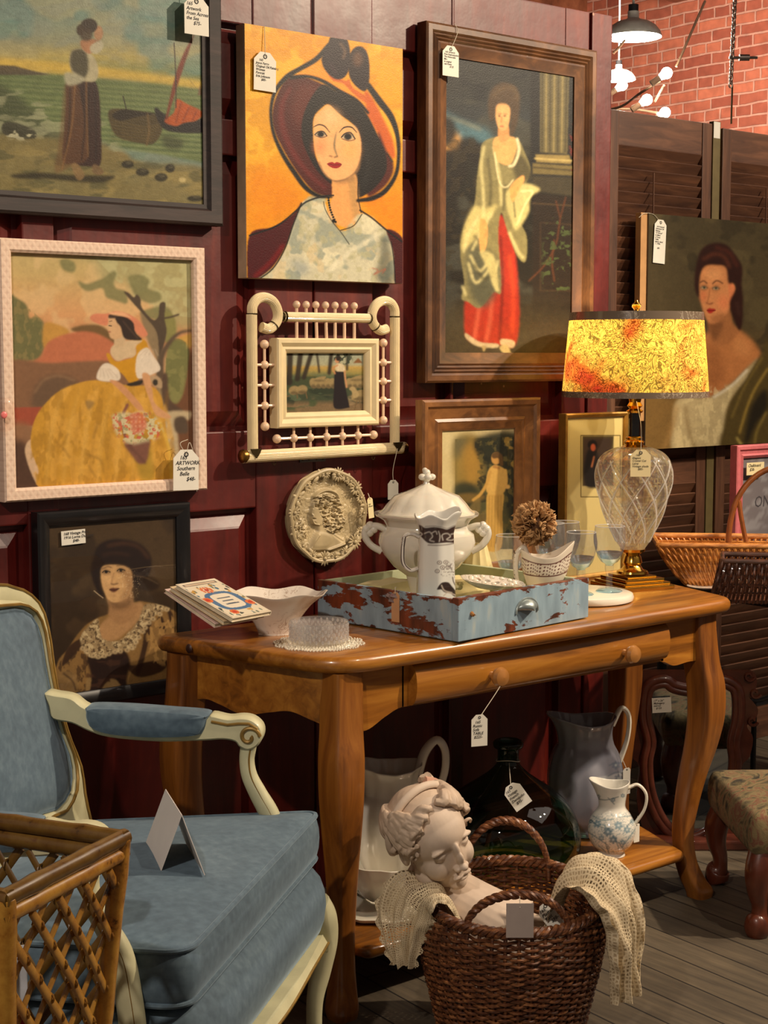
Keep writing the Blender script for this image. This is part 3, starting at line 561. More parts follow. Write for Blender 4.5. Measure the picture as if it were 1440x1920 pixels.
A.poly([(708, 140), (800, 140), (838, 240), (832, 360), (800, 425), (740, 440), (670, 385), (640, 300), (680, 210)], (42, 28, 42), 2.5); A.poly([(836, 270), (880, 214), (932, 222), (966, 290), (972, 430), (942, 522), (870, 480), (828, 400)], (40, 24, 36), 2.5)
A.line([(770, 190), (800, 240), (790, 290)], 18, (128, 104, 84), 8, .7); A.ell(890, 300, 34, 52, (120, 88, 66), 14, .7); A.line([(700, 330), (740, 400)], 16, (84, 60, 74), 10, .6); A.line([(990, 1745), (1030, 1760), (1000, 1790), (1080, 1750), (1060, 1780)], 6, (176, 104, 84), 2, .8)
A.tex(.10, 16, 7); A.tex(.06, 5, 27)
Yh = 3.232; a = onY(458, 46, Yh); b = onY(755, 530, Yh); hx0, hx1, hz0, hz1 = a[0], b[0], b[2]-.003, a[2]+.004
HAT = thing('canvas_portrait', 'unframed yellow canvas of a dark haired woman in a wide maroon hat with a bow', 'painting', ((hx0+hx1)/2, 3.27, hz0)); ho = HAT.location
mb = MB(); mb.box((hx0-ho.x, Yh+.0012-3.27, 0), (hx1-ho.x, -.001, hz1-hz0), .002); mb.build('stretcher', plain('canvas_edge', (176, 150, 122), .8), HAT, smooth=False)
canvas_grid('painted_canvas', A, hx0+.001, hx1-.001, hz0+.001, hz1-.001, Yh, 330, 520, M_oil, HAT, tuple(ho))
# ---- tall lady in the ribbed oak frame (a plain stand-in of the same colours)
A = Art((780, 20, 1150, 720), 2.743, 1.0, (50, 48, 42))
A.vgrad([(0, (58, 60, 56)), (400, (54, 56, 54)), (560, (60, 66, 68)), (700, (46, 46, 36)), (1000, (40, 38, 30)), (1500, (48, 42, 32)), (1650, (76, 68, 48)), (1920, (66, 58, 40))])
A.mot((84, 84, 74), 130, .5, .7, 3, 1.7); A.mot((34, 38, 42), 110, .52, .8, 6, 1.5, (A.yy/A.r < 700)*1.)
A.poly([(120, 520), (260, 580), (380, 620), (380, 700), (240, 690), (120, 640)], (92, 128, 138), 18, .9); A.poly([(120, 620), (210, 630), (240, 700), (180, 740), (120, 740)], (206, 160, 92), 14, .95); A.line([(130, 540), (230, 570), (330, 610)], 16, (150, 150, 130), 8, .6)
for x, y, rx, ry in ((150, 620, 60, 75), (270, 710, 60, 60), (180, 820, 90, 110), (330, 740, 50, 60), (150, 1000, 70, 200)): A.ell(x, y, rx, ry, (40, 34, 26), 10, .95)
A.mot((66, 58, 40), 40, .52, .6, 12, 1, A.blur(A.mask([(110, 700), (380, 700), (300, 1100), (110, 1500)]), 20))
A.poly([(590, 200), (850, 290), (850, 880), (590, 860)], (42, 42, 42), 6, .95, False); A.poly([(640, 270), (790, 300), (780, 740), (640, 730)], (112, 104, 74), 3, 1, False)
for i in range(7): A.line([(650+i*21, 275+i*3), (648+i*20, 725)], [7, 7], (160, 146, 100) if i % 2 else (70, 64, 46), 2.5, .8, False)
A.poly([(615, 740), (790, 745), (800, 790), (620, 780)], (150, 134, 86), 4, 1, False); A.poly([(600, 785), (815, 800), (820, 850), (600, 840)], (122, 110, 72), 4, 1, False); A.line([(612, 760), (800, 772)], 8, (190, 172, 116), 3); A.line([(604, 806), (815, 822)], 6, (70, 62, 44), 3)
A.poly([(600, 850), (830, 860), (826, 960), (610, 930)], (76, 70, 54), 5, 1, False); A.poly([(600, 935), (830, 965), (815, 1540), (600, 1560)], (52, 42, 32), 5, 1, False); A.line([(640, 1090), (800, 1100), (800, 1440), (640, 1440), (640, 1090)], 6, (78, 62, 44), 3, .8, False); A.line([(600, 990), (825, 1005)], 6, (92, 76, 54), 3)
for q in ([(770, 960), (740, 1080), (720, 1200), (660, 1310), (580, 1390)], [(720, 980), (740, 1060)], [(710, 1180), (700, 1300), (712, 1390)]): A.line(q, 7, (104, 66, 42), 3, .9)
A.mot((84, 96, 60), 26, .6, .8, 19, 1, A.blur(A.mask([(680, 1100), (800, 1120), (800, 1420), (660, 1420)]), 10)); A.mot((120, 52, 44), 20, .6, .8, 20, 1, A.blur(A.mask([(800, 600), (840, 620), (830, 860), (790, 800)]), 6))
A.poly([(100, 1560), (420, 1480), (820, 1560), (820, 1920), (100, 1920)], (84, 74, 52), 40, .8)
# gown
A.poly([(420, 1050), (500, 1180), (530, 1450), (530, 1640), (500, 1730), (420, 1720), (330, 1720), (260, 1680), (250, 1560), (262, 1460), (330, 1300)], (176, 62, 40), 5); A.line([(330, 1500), (310, 1620), (300, 1690)], 14, (224, 128, 96), 7, .7); A.line([(390, 1480), (380, 1600), (360, 1700)], 12, (232, 140, 104), 7, .6)
A.line([(480, 1260), (500, 1450), (495, 1650)], 18, (214, 92, 52), 8, .7); A.line([(435, 1160), (445, 1400), (430, 1690)], 12, (110, 34, 24), 5, .8); A.poly([(258, 1660), (330, 1705), (420, 1715), (416, 1735), (320, 1728), (262, 1690)], (206, 190, 150), 3, .9); A.poly([(440, 1690), (505, 1700), (500, 1735), (440, 1722)], (206, 188, 146), 3, .9)
A.poly([(345, 680), (420, 650), (520, 660), (560, 730), (590, 820), (560, 900), (520, 960), (520, 1060), (570, 1160), (565, 1290), (520, 1260), (470, 1130), (440, 1040), (425, 1160), (440, 1440), (400, 1450), (330, 1530), (270, 1500), (235, 1480), (250, 1400), (230, 1250), (245, 1120), (300, 1000), (315, 860), (330, 760)], (146, 138, 96), 4)
A.poly([(270, 1180), (340, 1220), (420, 1280), (430, 1400), (370, 1520), (300, 1500), (265, 1380)], (92, 94, 78), 16, .85); A.poly([(300, 1010), (360, 1020), (420, 1000), (330, 1140), (250, 1230), (235, 1200), (255, 1100)], (206, 194, 134), 8, .9)
for q in ([(320, 1060), (270, 1150), (245, 1240)], [(390, 1040), (330, 1150), (290, 1230)], [(280, 1260), (330, 1340), (390, 1260)], [(270, 1300), (310, 1400), (400, 1300)], [(350, 700), (335, 800), (345, 920), (350, 1060)], [(400, 700), (430, 850), (440, 1000)], [(480, 1140), (520, 1230), (550, 1270)], [(240, 1420), (255, 1460)], [(420, 1290), (400, 1380), (420, 1440)]): A.line(q, 11, (222, 212, 156), 5, .85)
for q in ([(370, 760), (385, 900), (380, 1000)], [(300, 1160), (340, 1200)], [(300, 1310), (350, 1380), (410, 1340)], [(460, 900), (450, 1020)]): A.line(q, 12, (80, 76, 54), 6, .7)
A.poly([(470, 930), (560, 890), (640, 920), (590, 960), (580, 1040), (520, 1130), (490, 1080), (470, 1010)], (200, 190, 134), 5); A.line([(540, 930), (600, 930), (560, 1000), (520, 1100)], 9, (240, 228, 170), 4, .8); A.line([(500, 960), (510, 1060)], 9, (110, 104, 70), 4, .7)
A.poly([(520, 740), (560, 760), (600, 850), (560, 880), (520, 880), (500, 800)], (84, 78, 56), 8, .8)
A.poly([(398, 680), (420, 650), (500, 650), (520, 690), (500, 770), (470, 795), (430, 780), (405, 740)], (222, 176, 116), 4); A.poly([(428, 590), (475, 590), (480, 660), (430, 670)], (208, 158, 104), 4)
A.poly([(412, 490), (450, 470), (486, 500), (484, 560), (470, 605), (444, 620), (424, 600), (410, 550)], (226, 180, 124), 2.5)
A.poly([(395, 400), (450, 370), (520, 400), (535, 500), (510, 620), (485, 640), (488, 540), (480, 490), (430, 480), (412, 500), (405, 560), (380, 560), (372, 470)], (92, 76, 58), 5); A.line([(400, 440), (440, 400), (500, 400), (525, 450)], 16, (116, 98, 72), 8, .6)
for x in (430, 458): A.ell(x, 543, 7, 4, (60, 44, 36), 1.5)
A.line([(422, 532), (438, 530)], 3, (110, 76, 56), 1.5); A.line([(450, 530), (466, 533)], 3, (110, 76, 56), 1.5); A.line([(442, 545), (438, 575)], 4, (170, 120, 84), 2); A.line([(432, 594), (448, 596)], 5, (150, 60, 50), 1.5)
A.line([(405, 730), (420, 840), (440, 900), (470, 905), (500, 870)], 5, (236, 226, 180), 1.5); A.line([(520, 660), (530, 720), (505, 790), (480, 800)], 14, (226, 216, 176), 4, .9)
A.poly([(330, 1080), (365, 1090), (368, 1180), (352, 1240), (330, 1230)], (216, 170, 108), 4); A.poly([(490, 900), (545, 850), (560, 870), (530, 930), (500, 985), (485, 950)], (222, 172, 108), 4); A.poly([(330, 1240), (400, 1260), (420, 1350), (425, 1440), (400, 1420), (370, 1330)], (196, 186, 132), 6, .9)
A.poly([(430, 1735), (470, 1720), (492, 1775), (470, 1780)], (196, 176, 122), 3); A.poly([(340, 1725), (362, 1730), (350, 1755)], (176, 156, 108), 3)
A.tex(.16, 18, 7); A.tex(.08, 6, 27)
M_oak = wood('ribbed_oak_frame', (50, 29, 15), (88, 55, 28), (122, 80, 44), scale=(12, 60, 12), rough=.42, coat=.25, bmp=.2)
Yt = 3.225; r = rect(Yt, 802, 38, 1100, 713); r = (r[0]-.002, onY(1121, 95, Yt)[0], r[2]-.001, r[3])
TALL, to = framed('tall_framed_portrait', 'tall ribbed oak frame around a full length lady in silver gown and coral skirt', Yt, r, .082,
    [(0, .04), (0, .004), (.006, 0), (.020, 0), (.026, .005), (.031, .001), (.036, .006), (.041, .002), (.046, .007), (.052, .004), (.074, .012), (.082, .014), (.082, .034)], M_oak, A, (300, 560), M_oil, 'painting', depth=.044)
# ---- belle print in white woven frame
A = Art((0, 430, 400, 950), 3.6, 1.1, (206, 182, 130))
A.vgrad([(0, (196, 184, 134)), (300, (200, 178, 126)), (560, (214, 170, 122)), (900, (190, 130, 96)), (1872, (120, 90, 70))])
A.mot((222, 196, 150), 160, .45, .5, 3); A.poly([(500, 150), (1330, 150), (1330, 640), (1100, 620), (1050, 440), (900, 480), (850, 360), (700, 360), (640, 230)], (172, 168, 124), 30, .8); A.mot((196, 192, 148), 90, .5, .7, 8, 1, A.mask([(600, 150), (1320, 150), (1320, 600), (1000, 560)], False))
LV = (140, 138, 96)
for q in ([(405, 215), (455, 200), (510, 235), (500, 290), (430, 275)], [(530, 350), (590, 370), (660, 345), (700, 330), (760, 285), (790, 300), (770, 360), (790, 400), (850, 420), (860, 500), (800, 490), (720, 460), (690, 400), (600, 420), (550, 395)], [(870, 320), (960, 310), (1010, 350), (1000, 400), (1080, 430), (1085, 480), (1010, 500), (930, 460), (890, 400)], [(950, 560), (1090, 520), (1160, 560), (1140, 620), (1000, 600)]): A.poly(q, LV, 5, .9)
A.poly([(60, 470), (130, 475), (185, 520), (200, 600), (250, 590), (300, 640), (310, 760), (270, 860), (200, 890), (90, 895)], (126, 124, 84), 5); A.mot((156, 142, 96), 50, .5, .6, 13, .5, A.mask([(60, 480), (300, 640), (270, 860), (90, 890)]))
A.poly([(300, 640), (380, 640), (470, 690), (420, 760), (300, 800)], (200, 158, 84), 6); A.poly([(480, 680), (580, 645), (700, 660), (800, 780), (640, 740)], (130, 104, 66), 5); A.poly([(290, 860), (330, 760), (480, 700), (640, 700), (790, 790), (820, 900), (290, 900)], (196, 128, 94), 6)
A.poly([(70, 900), (330, 905), (730, 890), (900, 950), (1000, 1130), (70, 1210)], (146, 112, 84), 8); A.poly([(230, 1090), (290, 1010), (400, 985), (520, 1020), (540, 1120), (240, 1210)], (124, 100, 78), 12); A.line([(235, 1100), (300, 1015), (400, 990), (500, 1020)], 12, (160, 130, 100), 6, .7)
A.poly([(70, 1205), (330, 1200), (300, 1330), (70, 1330)], (172, 96, 72), 4, 1, False); A.poly([(70, 1320), (230, 1340), (240, 1480), (70, 1540)], (158, 122, 92), 20); A.poly([(70, 1450), (200, 1470), (300, 1750), (70, 1770)], (100, 74, 58), 20)
A.poly([(1160, 900), (1330, 900), (1330, 1760), (1160, 1700)], (128, 90, 62), 12); A.poly([(1200, 740), (1330, 700), (1330, 780), (1240, 800)], (202, 166, 92), 5); A.poly([(1110, 560), (1180, 600), (1190, 720), (1110, 760)], (150, 146, 92), 6)
A.poly([(1140, 770), (1200, 745), (1270, 790), (1270, 900), (1240, 1100), (1190, 1180), (1130, 1120), (1120, 900)], (146, 144, 94), 6); A.mot((120, 122, 78), 60, .5, .6, 15, 1, A.mask([(1140, 770), (1270, 790), (1240, 1100), (1130, 1120)]))
A.poly([(950, 560), (1060, 640), (1110, 640), (1120, 740), (1090, 820), (1130, 1160), (1250, 1240), (1150, 1280), (1060, 1180), (1060, 900), (1000, 760)], (152, 134, 104), 5)
A.poly([(838, 425), (870, 430), (905, 460), (925, 440), (950, 470), (960, 530), (1030, 610), (1070, 590), (1080, 505), (1118, 500), (1112, 600), (1125, 700), (1080, 860), (1060, 700), (980, 590), (900, 500)], (96, 82, 66), 4); A.line([(1110, 600), (1160, 590), (1205, 575)], 12, (96, 82, 66), 3)
A.line([(1080, 980), (1090, 860), (1140, 770), (1210, 700), (1310, 680)], [50, 40, 30, 22, 12], (108, 92, 74), 5); A.poly([(1090, 1000), (1130, 980), (1150, 1150), (1240, 1230), (1160, 1260), (1100, 1150)], (104, 84, 68), 6)
A.poly([(1060, 1290), (1280, 1230), (1275, 1290), (1200, 1310), (1220, 1760), (1060, 1760)], (196, 180, 148), 5); A.poly([(1180, 1280), (1250, 1270), (1270, 1370), (1190, 1370)], (104, 88, 72), 6)
# dress
SK = (206, 162, 66)
A.poly([(170, 1490), (215, 1420), (300, 1500), (380, 1640), (400, 1755), (280, 1750), (210, 1640)], (216, 188, 156), 4)
A.poly([(210, 1400), (235, 1290), (290, 1200), (380, 1110), (500, 1050), (650, 1020), (860, 1055), (1020, 1060), (1090, 1130), (1110, 1250), (1130, 1400), (1170, 1560), (1180, 1720), (900, 1720), (300, 1750), (260, 1620), (215, 1500)], SK, 4)
dmk = A.blur(A.mask([(210, 1400), (290, 1200), (500, 1050), (860, 1055), (1090, 1130), (1170, 1560), (900, 1720), (300, 1740)]), 8)
A.mot((222, 178, 90), 120, .5, .6, 23, .6, dmk); A.mot((178, 138, 50), 90, .56, .6, 25, .5, dmk)
for i in range(14):
    x = 300+i*58; A.line([(x+130-i*4, 1090), (x+50, 1350), (x+10, 1720)], [5, 22, 14], (184, 142, 58) if i % 2 else (224, 186, 104), 9, .5)
for q in ([(430, 1480), (470, 1540)], [(590, 1520), (680, 1560), (700, 1640)], [(600, 1600), (650, 1680)], [(660, 1310), (630, 1410)], [(460, 1380), (420, 1460)]): A.line(q, 10, (150, 116, 50), 5, .6)
A.poly([(580, 1160), (640, 1170), (600, 1220)], (150, 126, 84), 8, .7); A.poly([(900, 1420), (1000, 1410), (1040, 1720), (960, 1720)], (176, 150, 60), 12, .8); A.line([(1080, 1300), (1140, 1480), (1160, 1700)], 16, (226, 194, 96), 5, .8)
A.poly([(720, 850), (740, 840), (780, 890), (850, 880), (915, 850), (920, 750), (985, 755), (1000, 830), (960, 900), (940, 1010), (880, 1040), (830, 980), (760, 930)], (206, 158, 40), 3)
A.poly([(760, 790), (820, 760), (960, 750), (920, 790), (915, 850), (850, 875), (790, 890), (748, 840)], (212, 190, 156), 3); A.poly([(780, 720), (830, 700), (850, 780), (780, 790)], (208, 184, 150), 3)
for q in ([(655, 1010), (680, 930), (730, 905), (800, 950), (810, 1015), (740, 1030)], [(925, 860), (990, 800), (1040, 860), (1085, 940), (1040, 975), (930, 1005)]):
    A.poly(q, (226, 214, 196), 4)
    for j in range(5): A.line([(q[1][0]+j*14, q[1][1]+10), (q[0][0]+20+j*30, q[0][1]-10)], 5, (196, 178, 156), 3, .6)
A.poly([(740, 1020), (800, 1030), (860, 1080), (950, 1180), (970, 1230), (930, 1220), (850, 1130), (790, 1070)], (208, 160, 118), 4); A.poly([(960, 985), (1010, 985), (1030, 1090), (1050, 1180), (1160, 1270), (1060, 1260), (1010, 1150)], (212, 168, 126), 4)
A.poly([(860, 1045), (960, 1020), (950, 1050), (880, 1060)], (60, 52, 40), 3); A.poly([(1015, 1000), (1060, 990), (1095, 1030), (1090, 1075), (1040, 1050)], (188, 164, 132), 4); A.ell(1050, 1035, 18, 22, (70, 62, 50), 4)
A.poly([(728, 590), (760, 575), (800, 590), (825, 650), (830, 720), (780, 745), (745, 730), (735, 690), (722, 660)], (214, 180, 140), 2.5)
A.poly([(780, 585), (860, 590), (910, 630), (920, 700), (960, 745), (900, 750), (840, 735), (815, 660), (790, 630)], (66, 50, 42), 4); A.line([(830, 620), (880, 680), (930, 735)], 10, (104, 82, 66), 4, .6); A.poly([(728, 575), (790, 578), (780, 600), (735, 600)], (84, 66, 54), 3)
A.poly([(608, 600), (640, 572), (720, 570), (790, 555), (870, 575), (940, 620), (985, 680), (998, 715), (960, 725), (915, 690), (900, 630), (840, 590), (740, 575), (725, 650), (640, 630)], (214, 146, 114), 3); A.poly([(740, 562), (830, 562), (890, 600), (840, 590), (760, 578)], (232, 190, 150), 4, .8)
A.line([(736, 650), (752, 652)], 6, (60, 46, 40), 1.5); A.line([(736, 692), (744, 692)], 7, (150, 70, 60), 2); A.line([(738, 622), (756, 618)], 3, (90, 70, 56), 1.5)
A.line([(860, 1185), (830, 1260), (840, 1380), (870, 1450)], 20, (150, 104, 84), 3); A.poly([(840, 1450), (920, 1440), (1010, 1420), (1010, 1480), (990, 1570), (940, 1585), (900, 1540)], (140, 100, 84), 5); A.line([(850, 1440), (930, 1520), (980, 1580)], 16, (110, 78, 66), 6, .6)
fm = A.blur(A.mask([(760, 1260), (900, 1240), (1010, 1240), (1090, 1320), (1080, 1400), (960, 1440), (880, 1450), (800, 1400)]), 10)
A.mot((214, 206, 170), 34, .42, .9, 51, 1, fm); A.mot((206, 110, 86), 26, .56, .9, 53, 1, fm); A.mot((150, 150, 110), 26, .62, .7, 55, 1, fm)
A.poly([(880, 1250), (970, 1250), (990, 1340), (920, 1380), (880, 1320)], (206, 120, 94), 8, .8)
for i in range(16): A.ell(890+(i % 4)*28, 1270+(i//4)*30, 6, 6, (232, 190, 160), 2, .8)
A.tex(.08, 24, 7); A.tex(.05, 6, 27)
def weave_mat():
    m, t, b = newmat('white_woven_leather'); L = t.links; b.inputs['Base Color'].default_value = l4((226, 196, 170)); b.inputs['Roughness'].default_value = .6
    hs = []
    for ax, sg in ((0, 1), (0, -1)):
        wv = N(t, 'ShaderNodeTexWave', wave_type='BANDS', bands_direction='X'); wv.inputs['Scale'].default_value = 22.
        L.new(coords(t, (1, 1, 1), (0, sg*math.radians(38), 0)), wv.inputs['Vector']); hs.append(wv.outputs['Fac'])
    mx = N(t, 'ShaderNodeMath', operation='MAXIMUM'); L.new(hs[0], mx.inputs[0]); L.new(hs[1], mx.inputs[1]); bump(t, b, mx.outputs[0], .35, .0015)
    r = ramp(t, [(.1, l4((216, 184, 160))), (.7, l4((228, 200, 176)))]); L.new(mx.outputs[0], r.inputs[0]); L.new(r.outputs[0], b.inputs['Base Color']); return m
Yb = 3.235; a = onY(0, 443, Yb); b = onY(390, 918, Yb)
r = (onY(14, 900, Yb)[0]-.006, b[0], b[2], onY(386, 465, Yb)[2])
BEL, bo = framed('framed_belle_print', 'white woven frame holding a print of a seated belle in a wide yellow dress', Yb, r, .030,
    [(0, .034), (0, .004), (.004, 0), (.024, .001), (.030, .006), (.030, .034)], weave_mat(), A, (390, 470), M_print, 'picture', glassy=True)
# ---- black framed portrait
A = Art((60, 930, 380, 1330), 4.5, 1.1, (84, 66, 44))
A.vgrad([(0, (86, 68, 44)), (700, (92, 74, 50)), (1100, (84, 66, 46)), (1800, (50, 38, 28))]); A.mot((62, 48, 34), 240, .5, .7, 3)
A.poly([(380, 1180), (460, 1090), (560, 1030), (640, 1000), (860, 900), (980, 900), (1150, 950), (1240, 1050), (1240, 1560), (220, 1680), (215, 1420), (300, 1300)], (150, 120, 76), 6)
for q in ([(300, 1290), (400, 1210), (460, 1220), (260, 1440)], [(960, 1080), (1010, 1060), (980, 1250), (940, 1420), (900, 1520), (880, 1470), (930, 1280)], [(1140, 960), (1180, 980), (1230, 1120), (1200, 1160)], [(1060, 1040), (1100, 1020), (1130, 1120), (1110, 1170), (1080, 1130)], [(780, 1420), (860, 1430), (980, 1400), (1140, 1390), (1100, 1480), (900, 1530)]): A.poly(q, (62, 40, 30), 5, .9)
A.mot((186, 152, 98), 60, .54, .7, 33, .6, A.blur(A.mask([(990, 1000), (1230, 1060), (1230, 1400), (1000, 1380)]), 10)); A.mot((70, 50, 36), 50, .54, .7, 35, .6, A.blur(A.mask([(220, 1400), (480, 1250), (480, 1620), (220, 1660)]), 12))
A.poly([(470, 1350), (640, 1340), (770, 1300), (830, 1400), (800, 1540), (780, 1660), (440, 1700), (500, 1540)], (52, 34, 28), 8); A.mot((84, 58, 44), 40, .55, .7, 37, 3, A.blur(A.mask([(500, 1360), (780, 1340), (780, 1640), (480, 1660)]), 8))
A.poly([(230, 1500), (330, 1480), (390, 1560), (380, 1660), (240, 1650)], (150, 124, 84), 12, .8); A.line([(270, 1500), (340, 1560), (370, 1640)], 14, (84, 64, 44), 6, .8)
for q in ([(460, 1560), (500, 1540), (490, 1640), (455, 1690)], [(590, 1640), (640, 1570), (700, 1600), (640, 1660)], [(660, 1550), (720, 1560), (760, 1640), (700, 1640)]): A.poly(q, (160, 134, 92), 6, .9)
A.poly([(560, 1120), (640, 1030), (720, 1000), (900, 900), (940, 940), (900, 1050), (800, 1150), (700, 1220), (600, 1220), (560, 1180)], (186, 150, 108), 8)
A.poly([(640, 830), (830, 800), (860, 900), (900, 960), (780, 1080), (660, 1030), (650, 930)], (176, 140, 100), 8); A.poly([(650, 880), (760, 900), (840, 850), (830, 930), (700, 960)], (122, 94, 66), 16, .7)
lm = A.blur(A.mask([(410, 1200), (470, 1110), (560, 1040), (575, 1150), (620, 1220), (740, 1220), (830, 1140), (900, 1050), (950, 930), (1020, 910), (1160, 950), (1100, 980), (1040, 1010), (990, 1070), (930, 1130), (870, 1290), (800, 1290), (690, 1330), (560, 1370), (470, 1350), (430, 1290)]), 4)
A.put(lm*.92, (170, 150, 116)); A.mot((206, 188, 150), 22, .5, .9, 41, 1, lm); A.mot((96, 78, 58), 18, .58, .85, 43, 1, lm)
for t_ in np.linspace(0, 1, 18):
    p = catmull([(430, 1290), (560, 1360), (690, 1320), (830, 1290), (920, 1170), (1000, 1060), (1140, 960)], 10); q = p[int(t_*(len(p)-1))]; A.ell(q[0], q[1], 22, 18, (206, 186, 148), 4, .8); A.ell(q[0], q[1], 8, 7, (70, 54, 40), 3, .8)
A.poly([(590, 600), (700, 580), (820, 600), (850, 700), (840, 800), (790, 870), (700, 900), (640, 870), (600, 780), (582, 690)], (212, 176, 128), 5)
A.poly([(760, 640), (850, 640), (850, 780), (790, 870), (740, 880), (800, 760)], (160, 126, 90), 18, .7)
A.poly([(520, 520), (560, 420), (660, 370), (800, 370), (920, 410), (1000, 500), (1010, 590), (980, 680), (900, 740), (860, 720), (850, 640), (780, 590), (690, 575), (600, 590), (575, 680), (585, 780), (620, 860), (560, 820), (510, 700), (500, 600)], (48, 32, 26), 9)
A.poly([(860, 700), (960, 680), (1070, 730), (1060, 790), (960, 810), (880, 780)], (46, 34, 28), 14, .8); A.line([(640, 420), (780, 400), (900, 430), (980, 520)], 22, (104, 72, 48), 14, .6); A.line([(600, 500), (700, 480), (820, 500)], 16, (92, 62, 42), 12, .5)
for x, y in ((628, 644), (752, 630)): A.ell(x, y, 38, 24, (104, 78, 58), 9, .7); A.ell(x, y, 27, 10, (168, 140, 106), 2.5); A.ell(x, y, 13, 12, (30, 22, 20), 2); A.line([(x-34, y+2), (x-8, y-15), (x+32, y-2)], 6, (36, 26, 22), 2)
A.line([(592, 614), (640, 596), (670, 604)], 8, (70, 48, 38), 4, .8); A.line([(715, 590), (770, 580), (812, 598)], 8, (70, 48, 38), 4, .8)
A.line([(690, 650), (676, 700), (672, 735)], 8, (164, 128, 92), 5, .8); A.line([(668, 742), (690, 746), (722, 738)], 9, (96, 66, 48), 3.5, .9); A.poly([(652, 790), (684, 776), (702, 780), (738, 778), (715, 805), (684, 814)], (112, 66, 50), 3); A.line([(654, 791), (700, 794), (738, 780)], 4, (60, 36, 30), 1.5); A.line([(670, 840), (710, 842)], 10, (150, 112, 80), 8, .6)
A.ell(640, 700, 30, 34, (226, 190, 142), 16, .7); A.mot((226, 206, 170), 9, .66, .55, 61, 1, A.blur(A.mask([(740, 650), (880, 640), (920, 780), (860, 860), (740, 840)]), 16))
A.line([(830, 620), (960, 600), (1080, 590), (1230, 580)], 5, (130, 112, 84), 2, .7); A.line([(850, 670), (960, 690), (1060, 740)], 7, (128, 108, 82), 5, .6); A.line([(524, 800), (560, 830), (600, 860)], 6, (210, 190, 160), 2, .8)
A.tex(.10, 10, 7); A.tex(.08, 40, 17)
M_fblack = plain('black_painted_frame', (16, 15, 17), .38, coat=.3, vary=.3)
Yk = 3.232; r = rect(Yk, 74, 964, 345, 1300); r = (r[0]-.004, onY(358, 942, Yk)[0], onY(340, 1297, Yk)[2], onY(358, 942, Yk)[2])
BLK, ko = framed('framed_portrait', 'black framed brown toned portrait of a bobbed woman in a lace collar', Yk, r, .034,
    [(0, .034), (0, .004), (.004, 0), (.012, 0), (.032, .010), (.034, .012), (.034, .032)], M_fblack, A, (300, 420), M_print, 'picture', glassy=True)
# ---- spindled stick-and-ball frame with a shepherdess
M_iv = plain('ivory_paint', (226, 206, 160), .45, vary=.06, coat=.2); M_ivp = plain('ivory_ball', (226, 192, 160), .4, vary=.06, coat=.2)
def ribbed(n):
    m, t, b = newmat(n); L = t.links; b.inputs['Base Color'].default_value = l4((226, 206, 162)); b.inputs['Roughness'].default_value = .45
    return m
M_brass = plain('aged_brass', (150, 112, 56), .32, 1., vary=.25); M_dbrass = plain('dark_brass_cap', (74, 60, 34), .4, .8, vary=.3)
Ys = 3.232
def E5(zx, zy, y=Ys): p = onY(430+zx/4.114, 540+zy/4.114, y); return p
sx0, sz0 = E5(735, 0)[0], E5(735, 1255)[2]
SH = thing('spindle_picture_frame', 'ivory stick and ball frame with curled corners around a shepherdess and her flock', 'picture', (sx0, 3.27, sz0)); SO = Vector((sx0, 3.27, sz0))
def spart(mb, name, mat, parent=None, **k): mb.xf(Tm(*(-SO))); return mb.build(name, mat, parent or SH, **k)
def fluted(pts, r, n=22):
    """reeded rod: a tube whose section carries small ridges"""
    mb = MB(); P = [Vector(tuple(map(float, p))) for p in pts]; seg = n*3; rings = []; prev = None
    for i in range(len(P)):
        t = (P[min(i+1, len(P)-1)]-P[max(i-1, 0)]).normalized(); u = Vector((0, 1, 0)); u = (u-t*u.dot(t)).normalized(); w_ = t.cross(u)
        rings.append([tuple(P[i]+(u*math.cos(2*PI*j/seg)+w_*math.sin(2*PI*j/seg))*r*(1-.07*(j % 3 == 0))) for j in range(seg)])
    return mb.loft(rings)
LX, RX = E5(176, 700)[0], E5(1276, 700)[0]; BZ = E5(720, 1262)[2]; TZ = E5(760, 228)[2]; PZ = (E5(176, 215)[2]+E5(1276, 215)[2])/2
rr_ = .0135
for X in (LX, RX): spart(fluted([(X, Ys, BZ), (X, Ys, (BZ+PZ)/2), (X, Ys, PZ)], rr_), 'post', M_iv)
spart(fluted([(E5(100, 1300)[0], Ys, BZ-.004), (sx0, Ys, BZ-.002), (E5(1350, 1210)[0], Ys, BZ)], .0155), 'bottom_rail', M_iv)
spart(fluted([(E5(415, 228)[0], Ys, TZ), (sx0, Ys, TZ), (E5(1085, 228)[0], Ys, TZ)], .0122), 'top_rail', M_iv)
cl = [(0, 0), (3, 65), (37, 118), (95, 135), (155, 108), (190, 50), (198, -15), (175, -72), (125, -112), (70, -98)]
sc_ = [(E5(176, 215)[0], E5(375, 215)[0]), (E5(1276, 215)[0], E5(1098, 215)[0])]
